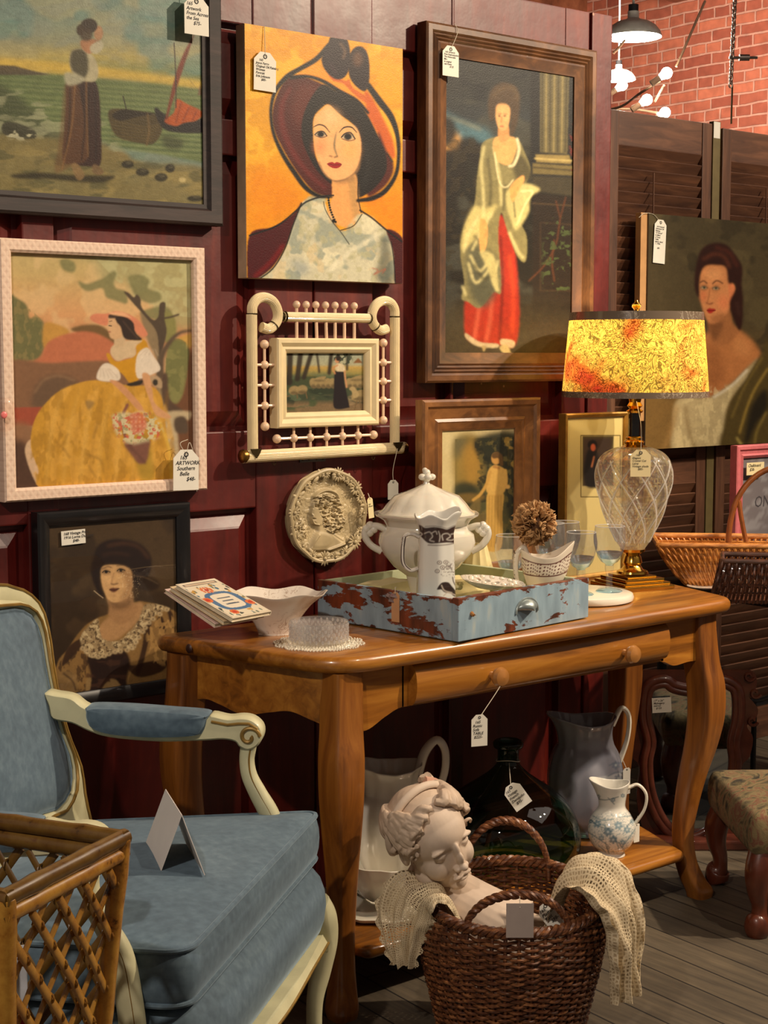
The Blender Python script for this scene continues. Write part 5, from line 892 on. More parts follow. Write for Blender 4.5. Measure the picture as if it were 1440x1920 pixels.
t = thing('carved_trinket', 'cream carved cluster of leaves lying beside the flowered dish', 'ornament', DL(.17, .20, .082), .3); mb = MB()
for i in range(26): mb.ball((random.uniform(-.035, .035), random.uniform(-.03, .03), random.uniform(0, .018)), random.uniform(.006, .012), 8, 6, sc=(1.4, .8, .7), M=Rm(random.uniform(0, 3)))
mb.build('carving', plain('bone_cream', (222, 212, 164), .5), t)
# ---- white tureen
TP = (2.60, 2.965); zb_ = ZT+.009
t = thing('soup_tureen', 'large white lidded soup tureen with a flower finial', 'tureen', (TP[0], TP[1], zb_), math.radians(30)); zz = lambda y: ZA(y, TP)-zb_
rib = lambda a, z, i: 1+.022*abs(math.cos(a*5))
mb = MB(); zr = zz(968); mb.lathe([(0, 0), (.062, 0), (.060, .012), (.042, .028), (.040, .05), (.052, zz(1078)), (.085, zz(1060)), (.112, zz(1036)), (.124, zz(1015)), (.120, zz(1000)), (.106, zz(992)), (.103, zz(984)), (.113, zr-.006), (.131, zr+.004), (.133, zr+.009), (.123, zr+.008), (.105, zr-.004), (.095, zr-.05), (0, zr-.09)], 80, rf=lambda a, z, i: 1+.018*math.cos(8*a)*(i > 4)); mb.build('bowl', M_white, t)
mb = MB(); zt_ = zz(912); mb.lathe([(.120, zr+.005), (.121, zr+.011), (.108, zr+.018), (.098, zr+.032), (.080, zr+.052), (.050, zt_-.012), (.022, zt_), (.012, zt_+.006), (0, zt_+.007)], 96, rf=lambda a, z, i: 1+(.035*abs(math.cos(a*6)) if 1 < i < 7 else 0)); ld = mb.build('lid', M_white, t)
mb = MB(); zf_ = zt_+.002; mb.lathe([(.010, zf_), (.007, zf_+.010), (.012, zf_+.016), (0, zf_+.018)], 20)
for i in range(5): a = 2*PI*i/5; mb.ball((.013*math.cos(a), .013*math.sin(a), zf_+.022), .0105, 12, 8, sc=(1, 1, .8))
mb.ball((0, 0, zf_+.032), .010); mb.ball((.004, .006, zf_+.038), .007); mb.build('flower_finial', M_white, ld)
inv = Rm(-math.radians(30)); 
for sg in (-1, 1):
    c0 = inv @ (RTv*sg); up_ = Vector((0, 0, 1)); mb = MB(); pts = [c0*.100+up_*zz(992), c0*.128+up_*zz(986), c0*.150+up_*zz(990), c0*.155+up_*zz(1004), c0*.140+up_*zz(1022), c0*.113+up_*zz(1034)]
    mb.tube(catmull(pts, 6), .009, 12)
    for i in range(4): a = i*1.6; mb.ball(c0*.142+up_*(zz(992)+.009*math.sin(a))+c0*.009*math.cos(a), .011, 10, 8)
    mb.build('handle', M_white, t)
# ---- brown printed pitcher
PP = DL(.085, .15); t = thing('printed_pitcher', 'tall white pitcher with brown transfer border and birds, standing in the drawer', 'pitcher', (PP.x, PP.y, zb_), 0); zz = lambda y: ZA(y, PP)-zb_
A = Art((700, 960, 900, 1140), 7.2, 2.2, (214, 214, 206)); BR = (66, 50, 46)
A.im[:] = lin((220, 218, 208)); A.poly([(540, 170), (640, 180), (700, 215), (820, 205), (930, 220), (1000, 235), (1080, 200), (1170, 185), (1160, 400), (1000, 415), (860, 425), (740, 420), (640, 330), (560, 250)], BR, 2)
for q in ([(690, 290), (760, 270), (800, 330), (760, 380), (820, 400)], [(780, 290), (840, 260), (860, 300)], [(940, 380), (930, 310), (1000, 290), (1040, 330), (990, 370), (1060, 380), (1130, 340)], [(1050, 300), (1110, 290), (1130, 320)], [(620, 270), (660, 300), (620, 330)], [(880, 260), (900, 330), (890, 400)]): A.line(q, 14, (196, 188, 178), 2.5, .85)
A.line([(700, 196), (820, 190), (930, 205), (1000, 222), (1080, 188), (1165, 172)], 8, (90, 76, 70), 2, .8); A.line([(740, 446), (860, 450), (1000, 440), (1150, 410)], 16, (120, 106, 98), 2, .8)
for x, y in ((895, 685), (980, 680), (935, 750), (1010, 745), (865, 800)): A.ell(x, y, 34, 28, (84, 70, 66), 2, .9); A.ell(x, y, 24, 19, (214, 208, 198), 2); A.ell(x, y, 7, 7, BR, 1)
A.mot((110, 96, 90), 18, .56, .7, 5, 1, A.blur(A.mask([(950, 760), (1060, 640), (1130, 700), (1140, 900), (1000, 860), (880, 860)]), 12))
A.poly([(860, 1045), (920, 960), (1010, 950), (1060, 1000), (1130, 1080), (1200, 1140), (1100, 1145), (1040, 1100), (960, 1085), (920, 1050)], (54, 42, 38), 3)
for q in ([(920, 990), (960, 1060), (1060, 1090)], [(950, 1130), (1000, 1090), (1080, 1110), (1150, 1140)], [(1070, 880), (1090, 960), (1160, 1060), (1195, 1130)], [(1110, 900), (1130, 980)]): A.line(q, 15, (190, 176, 160) if q[0][0] < 1000 else BR, 3, .9)
def painted_lathe(name, prof, seg, rf, art, base, parent, org, P, sh=None, face=1.0, mat=None):
    """turned shell whose camera-side glaze carries a printed decoration, stored per vertex"""
    pr = np.array(catmull([np.array(p, float) for p in prof], 8)); sl = np.concatenate([[0], np.cumsum(np.hypot(*np.diff(pr, axis=0).T))]); u_ = np.linspace(0, sl[-1], int(sl[-1]/.0016)); pr = np.stack([np.interp(u_, sl, pr[:, 0]), np.interp(u_, sl, pr[:, 1])], 1); rings = []; seg = max(seg, 180)
    for i, p in enumerate(pr):
        for j in range(seg+1):
            a = 2*PI*j/seg; q = np.array([max(p[0], 0)*math.cos(a), max(p[0], 0)*math.sin(a), p[1]]); k = rf(a, p[1]) if rf else 1; q[:2] *= k
            if sh is not None: q = sh(a, p, q)
            rings.append(q)
    V = np.array(rings); Wd = V+np.array(org); v_ = Wd-EYEP; d_ = v_@FW; px, py = CX+FPX*(v_@RT)/d_, CY-FPX*(v_@UP)/d_
    c = art.sample(px, py) if art is not None else np.ones((len(V), 3))*lin(base); toc = -(V[:, :2]@(F0[:2])); m_ = np.clip(toc/(np.hypot(V[:, 0], V[:, 1])+1e-6)*6+.6, 0, 1)[:, None]*face; c = c*m_+lin(base)*(1-m_)
    return grid_mesh(name, V, seg+1, len(pr), c, mat or vcol('glazed_print', .2, coat=.6), parent)
rc = .0455; hx = lambda a, z: 1+.035*math.cos(6*a+.4)
def lip(a, p, q):
    k = np.clip((p[1]-zz(1000))/(zz(965)-zz(1000)), 0, 1); sp = -math.cos(a-spout); q = q.copy(); q[2] += k*(.012*max(0, math.cos(a-spout))+.005*math.cos(5*a)); q[:2] *= 1+k*(.16+.30*max(0, math.cos(a-spout))**2); return q
spout = math.atan2(RT[1], RT[0])+.5
painted_lathe('jug_body', [(0, 0), (.040, 0), (.050, .004), (.052, .02), (.049, .06), (.046, .12), (.043, zz(1010)), (.042, zz(985)), (.046, zz(968)), (.043, zz(967)), (.039, zz(985)), (.038, zz(1015)), (.04, .05), (0, .02)], 72, hx, A, (220, 218, 208), t, (PP.x, PP.y, zb_), PP, sh=lip)
mb = MB(); L_ = -RTv; u_ = Vector((0, 0, 1)); fwd = F0v*-.012
pts = [L_*.040+fwd+u_*zz(1006), L_*.058+fwd+u_*zz(1000), L_*.076+fwd+u_*zz(1005), L_*.080+fwd+u_*zz(1030), L_*.078+fwd+u_*zz(1055), L_*.062+fwd+u_*zz(1068), L_*.042+fwd+u_*zz(1064)]
mb.tube(catmull(pts, 6), .0075, 10, flat=.7); hd = mb.build('handle', M_fl1, t); mb = MB()
for s_ in (-.003, .003): mb.tube([p+Vector((0, 0, 0))-F0v*.0058+L_*s_ for p in [Vector(tuple(q)) for q in catmull(pts[2:6], 6)]], .0013, 6)
mb.build('brown_stripe', plain('brown_ink', BR, .3), hd)
# ---- gravy boat with brown sprig border
GP = DL(.432, .105); gz = ZT+.062; t = thing('gravy_boat', 'white gravy boat with brown sprig border at the right of the drawer', 'gravy boat', (GP.x, GP.y, gz), math.atan2(RT[1], RT[0])+.12)
rings = []; cs = []; prf = [(0, .0, 0), (.036, .0, 0), (.040, .006, 0), (.052, .025, 0), (.060, .045, .0), (.062, .062, 1.), (.066, .080, 1.), (.064, .081, 1.), (.059, .062, 1.), (.045, .020, 0), (0, .012, 0)]
A2 = catmull([np.array(p, float) for p in prf], 14); seg = 200; V = []; C = []
for p in A2:
    for j in range(seg+1):
        a = 2*PI*j/seg; ex = 1.02 if math.cos(a) > 0 else .86; k = np.clip(p[1]/.08, 0, 1)
        x = p[0]*math.cos(a)*ex*(1+.22*k*max(0, math.cos(a))**6); y = p[0]*.66*math.sin(a)*(1-.35*k*max(0, math.cos(a))**4); z = 1.28*p[1]*(1+.22*k*max(0, math.cos(a))**3-.14*k*abs(math.sin(a))**2+.04*k*max(0, -math.cos(a))**3)
        V.append((x, y, z)); bd = .45 < k < .86; s1 = math.sin(a*26+math.sin(a*9)*2+z*300); s2 = math.sin(a*20-z*420)
        C.append(lin((116, 78, 70)) if (bd and (s1*s2 > .38 or abs(k-.47) < .022 or abs(k-.845) < .02)) else lin((226, 214, 194)))
grid_mesh('boat_body', np.array(V), seg+1, len(A2), np.array(C), vcol('glazed_print', .2, coat=.6), t)
mb = MB(); mb.tube(catmull([(-.044, 0, .016), (-.062, 0, .022), (-.069, 0, .058), (-.066, 0, .096), (-.050, 0, .114), (-.040, 0, .098)], 6), [.006]*4+[.0065]*12+[.007]*15, 10); h_ = mb.build('handle', M_cream, t); mb = MB()
for i in range(7): z = .034+i*.011; mb.tube([(-.072, -.005, z), (-.073, .0, z+.003), (-.072, .005, z+.006)], .0012, 6)
mb.build('brown_tick', MATS['brown_ink'], h_)
# ---- dried flower ball
fz = ZA(985, GP)+.004; fp = GP-RTv*.020+F0v*.01; t = thing('dried_flower_ball', 'tan ball of curled dried petals sitting on the gravy boat', 'dried flower', (fp.x, fp.y, fz)); mb = MB(); mb.ball((0, 0, 0), .036, 12, 8)
mb.build('core', plain('dried_core', (92, 62, 36), .8), t); mb = MB(); NP = 230; rnd = random.Random(3)
for i in range(NP):
    ph_ = math.acos(1-2*(i+.5)/NP); th = PI*(1+5**.5)*i; d = Vector((math.sin(ph_)*math.cos(th), math.sin(ph_)*math.sin(th), math.cos(ph_))); q = d.to_track_quat('Z', 'Y').to_matrix().to_4x4() @ Rm(rnd.uniform(0, 6)) @ Rm(rnd.uniform(-.35, .35), 'X'); s_ = rnd.uniform(.8, 1.15); L1 = .032*s_; rows = []
    for k in range(6):
        v = k/5; wd = .0085*s_*math.sin(PI*min(1, .12+v*.8))**.7; rows.append([tuple(q @ Vector((x*wd, .010*abs(x)**1.5*(.3+v)-.006*v*v*s_, .028+v*L1*(1-.15*abs(x))))) for x in (-1, -.5, 0, .5, 1)])
    mb.loft(rows, closed=False)
o = mb.build('petals', plain('dried_petal', (178, 136, 88), .75, vary=.3, sc=45), t, smooth=80, recalc=False); q = o.modifiers.new('solid', 'SOLIDIFY'); q.thickness = .0009
# ---- round white plate and glass goblets
pl = (3.11, 2.905); t = thing('round_trivet', 'thick round white marble trivet under the stemmed glasses', 'trivet', (*pl, ZT)); mb = MB(); mb.lathe([(0, 0), (.128, 0), (.135, .004), (.137, .012), (.134, .020), (.126, .023), (0, .023)], 72); mb.build('disc', plain('white_marble', (226, 220, 204), .25, vary=.06, sc=6, coat=.5), t)
M_gb = glass('clear_goblet', (.985, .99, 1), 1.9, thin=True, edge=.93, milk=.035); M_gblue = glass('pale_blue_glass', (.76, .91, .99), 2.0, thin=True, edge=.9, milk=.06)
def goblet(label, x, y, zb, H, sc=1.0):
    t = thing('stemmed_glass', label, 'glass', (x, y, zb), group='pale blue stemmed glasses'); r = .043*sc
    mb = MB(); zb1 = H*.50; mb.lathe([(r*.42, zb1-.010), (r*.62, zb1), (r*.86, zb1+.02), (r*1.0, H*.74), (r*1.02, H*.84), (r*.93, H), (r*.905, H), (r*.99, H*.84), (r*.97, H*.74), (r*.83, zb1+.021), (r*.55, zb1+.002), (0, zb1-.002)], 40, caps=(False, True)); mb.build('bowl', M_gb, t)
    mb = MB(); mb.lathe([(0, H*.40), (.010, H*.40), (.013, H*.43), (.022*sc, zb1-.008), (.031*sc, zb1+.006), (r*.80, zb1+.018), (r*.78, zb1+.019), (r*.5, zb1+.001), (0, zb1-.003)], 40, rf=lambda a, z, i: 1+.04*math.cos(8*a)); mb.build('blue_underbowl', M_gblue, t); mb = MB(); mb.tube([(r*.918*math.cos(a), r*.918*math.sin(a), H) for a in np.linspace(0, 2*PI, 41)[:-1]], .0012, 6, loop=True); mb.build('rim_highlight', glass('rim_glass', (1, 1, 1), 2.0, thin=True, milk=.35), t)  # milky ring stands in for the highlight along the lip
    mb = MB(); mb.lathe([(0, .006), (.010, .009), (.008, H*.12), (.0085, H*.25), (.012, H*.34), (.012, H*.40), (0, H*.41)], 24, rf=lambda a, z, i: 1+.06*math.cos(6*a)); mb.build('stem', M_gb, t)
    mb = MB(); mb.lathe([(0, 0), (.034*sc, 0), (.036*sc, .002), (.030*sc, .006), (.012, .010), (0, .011)], 40); mb.build('foot', M_gblue, t)
zt2 = ZT+.023
goblet('nearest blue stemmed glass at the right of the marble trivet', 3.165, 2.86, zt2, .178)
goblet('blue stemmed glass just right of the gravy boat', 3.062, 2.868, zt2, .168, .98)
goblet('stemmed glass at the back of the trivet, partly behind two others', 3.12, 2.985, zt2, .182)
goblet('stemmed glass in front of the gap beside the small gilt frame', 3.048, 2.972, zt2, .185)
goblet('single stemmed glass behind the dried flower ball', 2.945, 3.015, ZT, .178)
t = thing('fluted_cone', 'cream fluted cone shaped shade behind the tureen', 'shade', (2.90, 3.10, ZT)); mb = MB(); zt3 = ZA(1020, (2.90, 3.10))-ZT; mb.lathe([(.065, 0), (.068, .004), (.042, zt3*.6), (.026, zt3), (.022, zt3), (.038, zt3*.55), (.058, .004)], 48, rf=lambda a, z, i: 1+.04*math.cos(12*a), caps=(False, False)); mb.build('cone', plain('cream_pleats', (222, 206, 150), .7), t)
# ---- crystal lamp
LP = (3.400, 2.985); LR = math.radians(-14); zL = lambda y: ZA(y, LP)-ZT
LM = thing('crystal_lamp', 'cut crystal table lamp with brass fittings and yellow toile shade', 'lamp', (*LP, ZT), LR)
M_gold = plain('polished_brass', (214, 168, 74), .16, 1., vary=.08)
mb = MB(); st = [(.086, 0, .010), (.080, .010, .016), (.070, .022, .028), (.052, .030, .036)]; rings = []
for w_, z0_, z1_ in ((.086, 0, .012), (.078, .012, .020), (.066, .020, .030), (.050, .030, .036)):
    mb.box((-w_, -w_, z0_), (w_, w_, z1_), .003)
mb.build('stepped_base', M_gold, LM, smooth=False)
zb1 = zL(1066); zc0 = zL(1034); mb = MB(); mb.lathe([(.0, zb1-.012), (.046, zb1-.012), (.044, zb1-.006), (.030, zb1), (.024, zb1+.010), (.028, zb1+.018), (.024, zc0-.014), (.020, zc0-.008), (.034, zc0), (.036, zc0+.008), (.0, zc0+.008)], 48); mb.build('pedestal', M_gold, LM)
zt4 = zL(842); hgt_ = zt4-zc0; mb = MB(); pr = [(.0, 0), (.030, .002), (.036, .03), (.050, .10), (.067, .22), (.084, .36), (.099, .52), (.1075, .66), (.1085, .78), (.102, .88), (.082, .955), (.052, 1.0), (.030, 1.01), (.0, 1.012)]; P2 = catmull([np.array([a, b*hgt_+zc0+.004]) for a, b in pr], 9)
def cut(a, z, i):
    v = (z-zc0)/hgt_; w1 = 1-min(1, abs(math.sin(a*5+v*9))/.22); w2 = 1-min(1, abs(math.sin(a*5-v*9))/.22); g = max(w1, w2, 0)*1.7
    fine = .012*math.sin(a*36)*math.sin(v*90) if v < .42 or (.5 < v < .8 and math.sin(a*5+v*9)*math.sin(a*5-v*9) > 0) else 0
    fl_ = .02*abs(math.sin(a*12)) if v > .86 else 0
    return 1-.055*g*(.1 < v < .9)+fine-fl_
mb.lathe([(max(p[0], 0), p[1]) for p in P2], 200, rf=cut); M_crys = glass('cut_crystal', (1, .985, .93), 1.9, tr=.35, edge=.6, milk=.10); cb = mb.build('crystal_body', M_crys, LM, smooth=12); mb = MB(); Pr = np.array([(max(p[0], 0), p[1]) for p in P2]); M_cutl = glass('bright_cut_edge', (1, .99, .95), 2.2, thin=True, milk=.42)
for sg in (-1, 1):
    for k in range(10):
        vv = np.linspace(.10, .90, 40); mb.tube([((np.interp(zc0+v*hgt_, Pr[:, 1], Pr[:, 0])+.0005)*math.cos(sg*v*1.8+2*PI*k/10), (np.interp(zc0+v*hgt_, Pr[:, 1], Pr[:, 0])+.0005)*math.sin(sg*v*1.8+2*PI*k/10), zc0+v*hgt_) for v in vv], .0019, 6)
mb.build('cut_diamonds', M_cutl, cb)
mb = MB(); zq = zL(840); zn = zL(774); mb.lathe([(0, zq-.004), (.036, zq-.004), (.037, zq+.004), (.024, zq+.010), (.030, zq+.018), (.022, zq+.024), (.024, zq+.030), (.018, zq+.034), (0, zq+.034)], 40); mb.build('neck_ring', M_gold, LM); mb = MB(); mb.lathe([(0, zn), (.020, zn), (.024, zn+.006), (.014, zn+.012), (.022, zn+.020), (.016, zn+.030), (.020, zn+.046), (0, zn+.05)], 40); mb.build('neck_ring', M_gold, LM)
mb = MB(); mb.lathe([(0, zq+.034), (.0165, zq+.034), (.0165, zn), (0, zn)], 32); mb.build('black_neck', plain('black_gloss', (20, 18, 18), .15, coat=.6), LM)
mb = MB(); zs0, zs1 = zL(744), zL(586); mb.tube([(0, 0, zn+.04), (0, 0, zs1+.006)], .004, 8); mb.build('rod', M_gold, LM)
mb = MB(); mb.lathe([(0, zs1+.002), (.010, zs1+.002), (.006, zs1+.008), (.0125, zs1+.016), (.013, zs1+.022), (.006, zs1+.028), (.004, zs1+.034), (0, zs1+.036)], 24); mb.build('finial', M_gold, LM)
def toile():
    m, t, b = newmat('yellow_toile_shade'); L = t.links; t.nodes.remove(b); out = t.nodes['Material Output']; co = coords(t, (1, 1, 1.0))
    n1 = N(t, 'ShaderNodeTexNoise', i_Scale=14., i_Detail=1.6, i_Distortion=2.2); L.new(co, n1.inputs['Vector']); n3 = N(t, 'ShaderNodeTexNoise', i_Scale=36., i_Detail=1., i_Distortion=1.6); L.new(co, n3.inputs['Vector'])
    def bands(src, c, w_): 
        out_ = None
        for k in c:
            r = ramp(t, [(k-w_, (1, 1, 1, 1)), (k-w_*.35, (0, 0, 0, 1)), (k+w_*.35, (0, 0, 0, 1)), (k+w_, (1, 1, 1, 1))]); L.new(src, r.inputs[0])
            if out_ is None: out_ = r.outputs[0]
            else: q = N(t, 'ShaderNodeMath', operation='MINIMUM'); L.new(out_, q.inputs[0]); L.new(r.outputs[0], q.inputs[1]); out_ = q.outputs[0]
        return out_
    b1 = bands(n1.outputs[0], (.38, .45, .51, .57, .63), .017); b2 = bands(n3.outputs[0], (.45, .56), .03); mn = N(t, 'ShaderNodeMath', operation='MINIMUM'); L.new(b1, mn.inputs[0]); L.new(b2, mn.inputs[1])
    n2 = N(t, 'ShaderNodeTexNoise', i_Scale=7., i_Detail=3., i_Distortion=.6); L.new(co, n2.inputs['Vector']); r2 = ramp(t, [(.42, l4((255, 224, 110))), (.54, l4((252, 206, 104))), (.62, l4((238, 136, 66))), (.70, l4((214, 74, 60)))]); L.new(n2.outputs[0], r2.inputs[0])
    mm = N(t, 'ShaderNodeMix', data_type='RGBA', blend_type='MULTIPLY'); mm.inputs['Factor'].default_value = .8; L.new(r2.outputs[0], mm.inputs['A']); L.new(mn.outputs[0], mm.inputs['B'])
    d = N(t, 'ShaderNodeBsdfDiffuse'); tr = N(t, 'ShaderNodeBsdfTranslucent'); mx = N(t, 'ShaderNodeMixShader'); mx.inputs[0].default_value = .5; L.new(mm.outputs['Result'], d.inputs[0]); L.new(mm.outputs['Result'], tr.inputs[0]); L.new(d.outputs[0], mx.inputs[1]); L.new(tr.outputs[0], mx.inputs[2]); L.new(mx.outputs[0], out.inputs[0]); return m
ra, rb = .186, .2065; fz_ = lambda k: zs0+(zs1-zs0)*k; fr2 = lambda k: rb+(ra-rb)*k
mb = MB(); mb.lathe([(fr2(k), fz_(k)) for k in np.linspace(.05, .925, 12)], 96, caps=(False, False)); mb.build('shade', toile(), LM)
def band_mat():
    m = floral_mat('grey_brown_trim', (104, 90, 76), (170, 158, 140), 30, .5); return m
for k0_, k1_ in ((.0, .07), (.905, 1.0)):
    mb = MB(); mb.lathe([(fr2(k0_)+.0008, fz_(k0_)), (fr2(k1_)+.0008, fz_(k1_)), (fr2(k1_)-.001, fz_(k1_)), (fr2(k0_)-.001, fz_(k0_))], 96, caps=(False, False)); mb.build('shade_trim', band_mat(), LM)
mb = MB(); zsp = zs1-.004
for i in range(3): a = 2*PI*i/3; mb.tube([(0, 0, zsp), (fr2(1)*math.cos(a), fr2(1)*math.sin(a), zsp)], .0015, 6)
mb.build('spider', M_gold, LM)
mb = MB(); mb.ball((0, 0, (zs0+zs1)/2-.01), .022, 16, 12, sc=(1, 1, 1.4)); 
mg, tg, bg = newmat('bulb_glow'); bg.inputs['Emission Color'].default_value = (1, .72, .34, 1); bg.inputs['Emission Strength'].default_value = 6; mb.build('bulb', mg, LM)
l = bpy.data.lights.new('lamp_light', 'POINT'); l.energy = 3.7; l.color = (1, .74, .38); l.shadow_soft_size = .035; lo = bpy.data.objects.new('lamp_light', l); COL.objects.link(lo); lo.parent = LM; lo.location = (0, 0, (zs0+zs1)/2+.035)
tgp = Vector((*LP, 0))-F0v*.115; q = (tgp.x, tgp.y, ZA(843, tgp)); price_tag('cream handwritten tag hanging in front of the crystal lamp', q, .056, .075, ['    165', 'Elegant', 'Crystal Cut', 'Lamp', 'Vintage shade', '       $85-'], string=[(tgp.x, tgp.y, ZA(800, tgp)), (LP[0]-F0[0]*.03, LP[1]-F0[1]*.03, ZA(752, LP))], rz=math.atan2(RT[1], RT[0]), card=plain('cream_card', (222, 206, 158), .7, vary=.04), ts=.145)
# ---- white bowl of little books
BP = (2.165, 3.01); t = thing('fluted_bowl', 'white fluted china bowl holding three thin books', 'bowl', (*BP, ZT), math.atan2(RT[1], RT[0])+.1); bh = .096; mb = MB(); pr = [(0, .004), (.030, 0), (.040, .0), (.041, .006), (.052, .03), (.082, .070), (.113, bh), (.110, bh+.001), (.078, .070), (.048, .032), (0, .012)]; rings = []; seg = 96
for i, (r, z) in enumerate(catmull([np.array(p, float) for p in pr], 5)):
    k = np.clip(z/bh, 0, 1); rings.append([(max(r, 0)*math.cos(a)*1.04*(1+k*(.02*math.cos(6*a)+.010*math.cos(18*a))), max(r, 0)*.72*math.sin(a)*(1+k*(.03*math.cos(6*a)+.010*math.cos(18*a))), z+k*k*.004*math.cos(6*a)) for a in np.linspace(0, 2*PI, seg+1)[:-1]])
mb.loft(rings); mb.build('bowl_body', floral_mat('blush_china', (226, 216, 202), (160, 130, 110), 40, .60), t)
A = Art((400, 1070, 600, 1160), 4.0, 1, (226, 214, 192))
c0 = Vector(onZ(509, 1146, ZT+.096)); sv = (RTv*.076+F0v*.096); lv = (RTv*-.137+F0v*.108+Vector((0, 0, .058)))
bl = lv.length; bw_ = sv.length; ex, ey = -lv.normalized(), None; sx_ = sv.normalized(); sx_ = (sx_-ex*sx_.dot(ex)).normalized(); nz_ = ex.cross(sx_); nz_ = nz_ if nz_.z > 0 else -nz_
Bk = Matrix((( -ex.x, sx_.x, nz_.x, 0), (-ex.y, sx_.y, nz_.y, 0), (-ex.z, sx_.z, nz_.z, 0), (0, 0, 0, 1)))
M_pg = plain('book_pages', (222, 208, 178), .8); M_cov = [plain('cream_cover', (226, 212, 186), .5, coat=.3), plain('buff_cover', (214, 190, 150), .5, coat=.3), plain('pink_cover', (218, 190, 178), .5, coat=.3)]
bl_l = ['thin book with bright flowers and a blue medallion cover, topmost in the bowl', 'buff spined book in the middle of the stack in the bowl', 'pink edged book lowest of the stack in the bowl']
for i in range(3):
    th = .0095; off = -.0100*i; o3 = c0+nz_*off-ex*(.012*i)-sx_*(.006*i); t = thing('paperback_book', bl_l[i], 'book', o3, group='small books in the white bowl'); t.rotation_euler = (Bk @ Rm(.05*i)).to_euler(); 
    mb = MB(); mb.box((.002, .002, -th+.001), (bl-.002, bw_-.002, -.001)); mb.build('pages', M_pg, t, smooth=False)
    mb = MB(); mb.box((0, 0, -.0011), (bl, bw_, 0)); mb.box((0, 0, -th), (bl, bw_, -th+.0011)); mb.box((0, -.0006, -th), (bl, .0009, 0)); cv = mb.build('cover', M_cov[i], t, smooth=False)
    if i == 0:
        nx, ny = 150, 110; g = np.random.default_rng(4); X, Y = np.meshgrid(np.linspace(.003, bl-.003, nx), np.linspace(.003, bw_-.003, ny)); C = np.ones((ny, nx, 3))*lin((222, 210, 184)); u, v = X/bl, Y/bw_
        def blob(cu, cv_, ru, rv, c, p=2): 
            m_ = (abs((u-cu)/ru)**p+abs((v-cv_)/rv)**p) < 1; C[m_] = lin(c)
        for k in range(130):
            cu, cv_ = g.random(), g.random()
            if cu > .86: continue
            blob(cu, cv_, .012+.03*g.random(), .012+.03*g.random(), [(54, 60, 62), (70, 110, 130), (222, 210, 184), (196, 150, 70), (110, 126, 110)][k % 5])
        blob(.42, .5, .25, .40, (74, 112, 150), 3); blob(.42, .5, .19, .27, (226, 216, 196), 4)
        for k in range(3): blob(.50-k*.08, .5, .014, .17-.03*(k == 1), (84, 96, 110), 6)
        for cu, cv_, s_ in ((.74, .58, .085), (.50, .90, .06), (.30, .10, .06), (.14, .75, .05)):
            for k in range(9): a = k*.7; blob(cu+s_*.7*math.cos(a), cv_+s_*1.3*math.sin(a), .028, .03, (214, 112, 62))
            blob(cu, cv_, .03, .05, (190, 60, 50))
        C[(u > .89) & (u < .95) & (abs(v-.5) < .42)] = lin((84, 74, 70)); C[(u > .905) & (u < .935) & (abs(v-.5) < .38)] = lin((214, 190, 160)); e_ = (u < .03) | (v < .03) | (v > .97); C[e_] = lin((214, 200, 172))
        grid_mesh('cover_picture', np.stack([X, Y, np.full_like(X, .0004)], -1).reshape(-1, 3), nx, ny, C.reshape(-1, 3), vcol('glossy_print', .35, coat=.3), cv)
# ---- doily and crystal dishes
DP = (2.165, 2.842); t = thing('beaded_doily', 'round scalloped white beaded doily under the cut glass dish', 'doily', (*DP, ZT)); mb = MB(); M_pearl = plain('pearl_bead', (226, 218, 198), .3, coat=.5)
for k, (r0, n) in enumerate(((.048, 44), (.058, 52), (.068, 60), (.078, 70), (.087, 78), (.095, 86))):
    for j in range(n):
        a = 2*PI*j/n; r = r0*(1+(.10*abs(math.sin(a*6)) if k > 2 else .03*abs(math.sin(a*6)))); mb.ball((r*math.cos(a), r*math.sin(a), .0024), .0026, 6, 4)
mb.lathe([(0, .0), (.09, .0), (.09, .0012), (0, .0012)], 48); mb.build('beadwork', M_pearl, t)
M_cg = glass('cut_glass', (1, .98, .96), 2.4, thin=True, edge=.7, milk=.16)
for (dx, r, h, z, lb, nm) in ((0, .066, .048, .006, 'round cut glass dish on the beaded doily', 'glass_dish'), (-.016, .046, .038, .012, 'smaller cut glass cup nested inside the round glass dish', 'glass_cup')):
    P = Vector((*DP, ZT+z))+RTv*dx; t = thing(nm, lb, 'dish', P); cf = lambda a, zz_, i, n=(26 if r > .05 else 18): 1+.035*abs(math.sin(a*n+zz_*420))*1.0
    mb = MB(); mb.lathe([(0, 0), (r*.9, 0), (r*.97, .006), (r*.98, h*.25), (r*.99, h*.5), (r*1.0, h*.75), (r*1.02, h), (r*.97, h), (r*.93, h*.5), (r*.9, .008), (0, .006)], 104, rf=lambda a, zz_, i: cf(a, zz_, i) if 1 < i < 6 else 1); db = mb.build('dish_body', M_cg, t, smooth=15); mb = MB()
    for q_ in range(5):
        for k in range(30): a = 2*PI*(k+.5*(q_ % 2))/30; zq_ = h*(.16+.17*q_); mb.ball((r*1.015*math.cos(a), r*1.015*math.sin(a), zq_), r*.075, 6, 4, sc=(.6, .6, .9))
    mb.build('diamond_studs', glass('stud_glass', (1, .97, .95), 2.2, thin=True, milk=.3), db)
# ---- tag on the drawer knob
q = onY(899, 1340, 2.612); price_tag('white handwritten tag hanging from the left wooden drawer knob', q, .040, .074, ['  165', 'Rustic', 'Sofa', 'TABLE', ' $225-'], string=[(2.545, 2.632, .722), (2.545, 2.64, .742)], rz=-.35, ts=.23, top=.27)
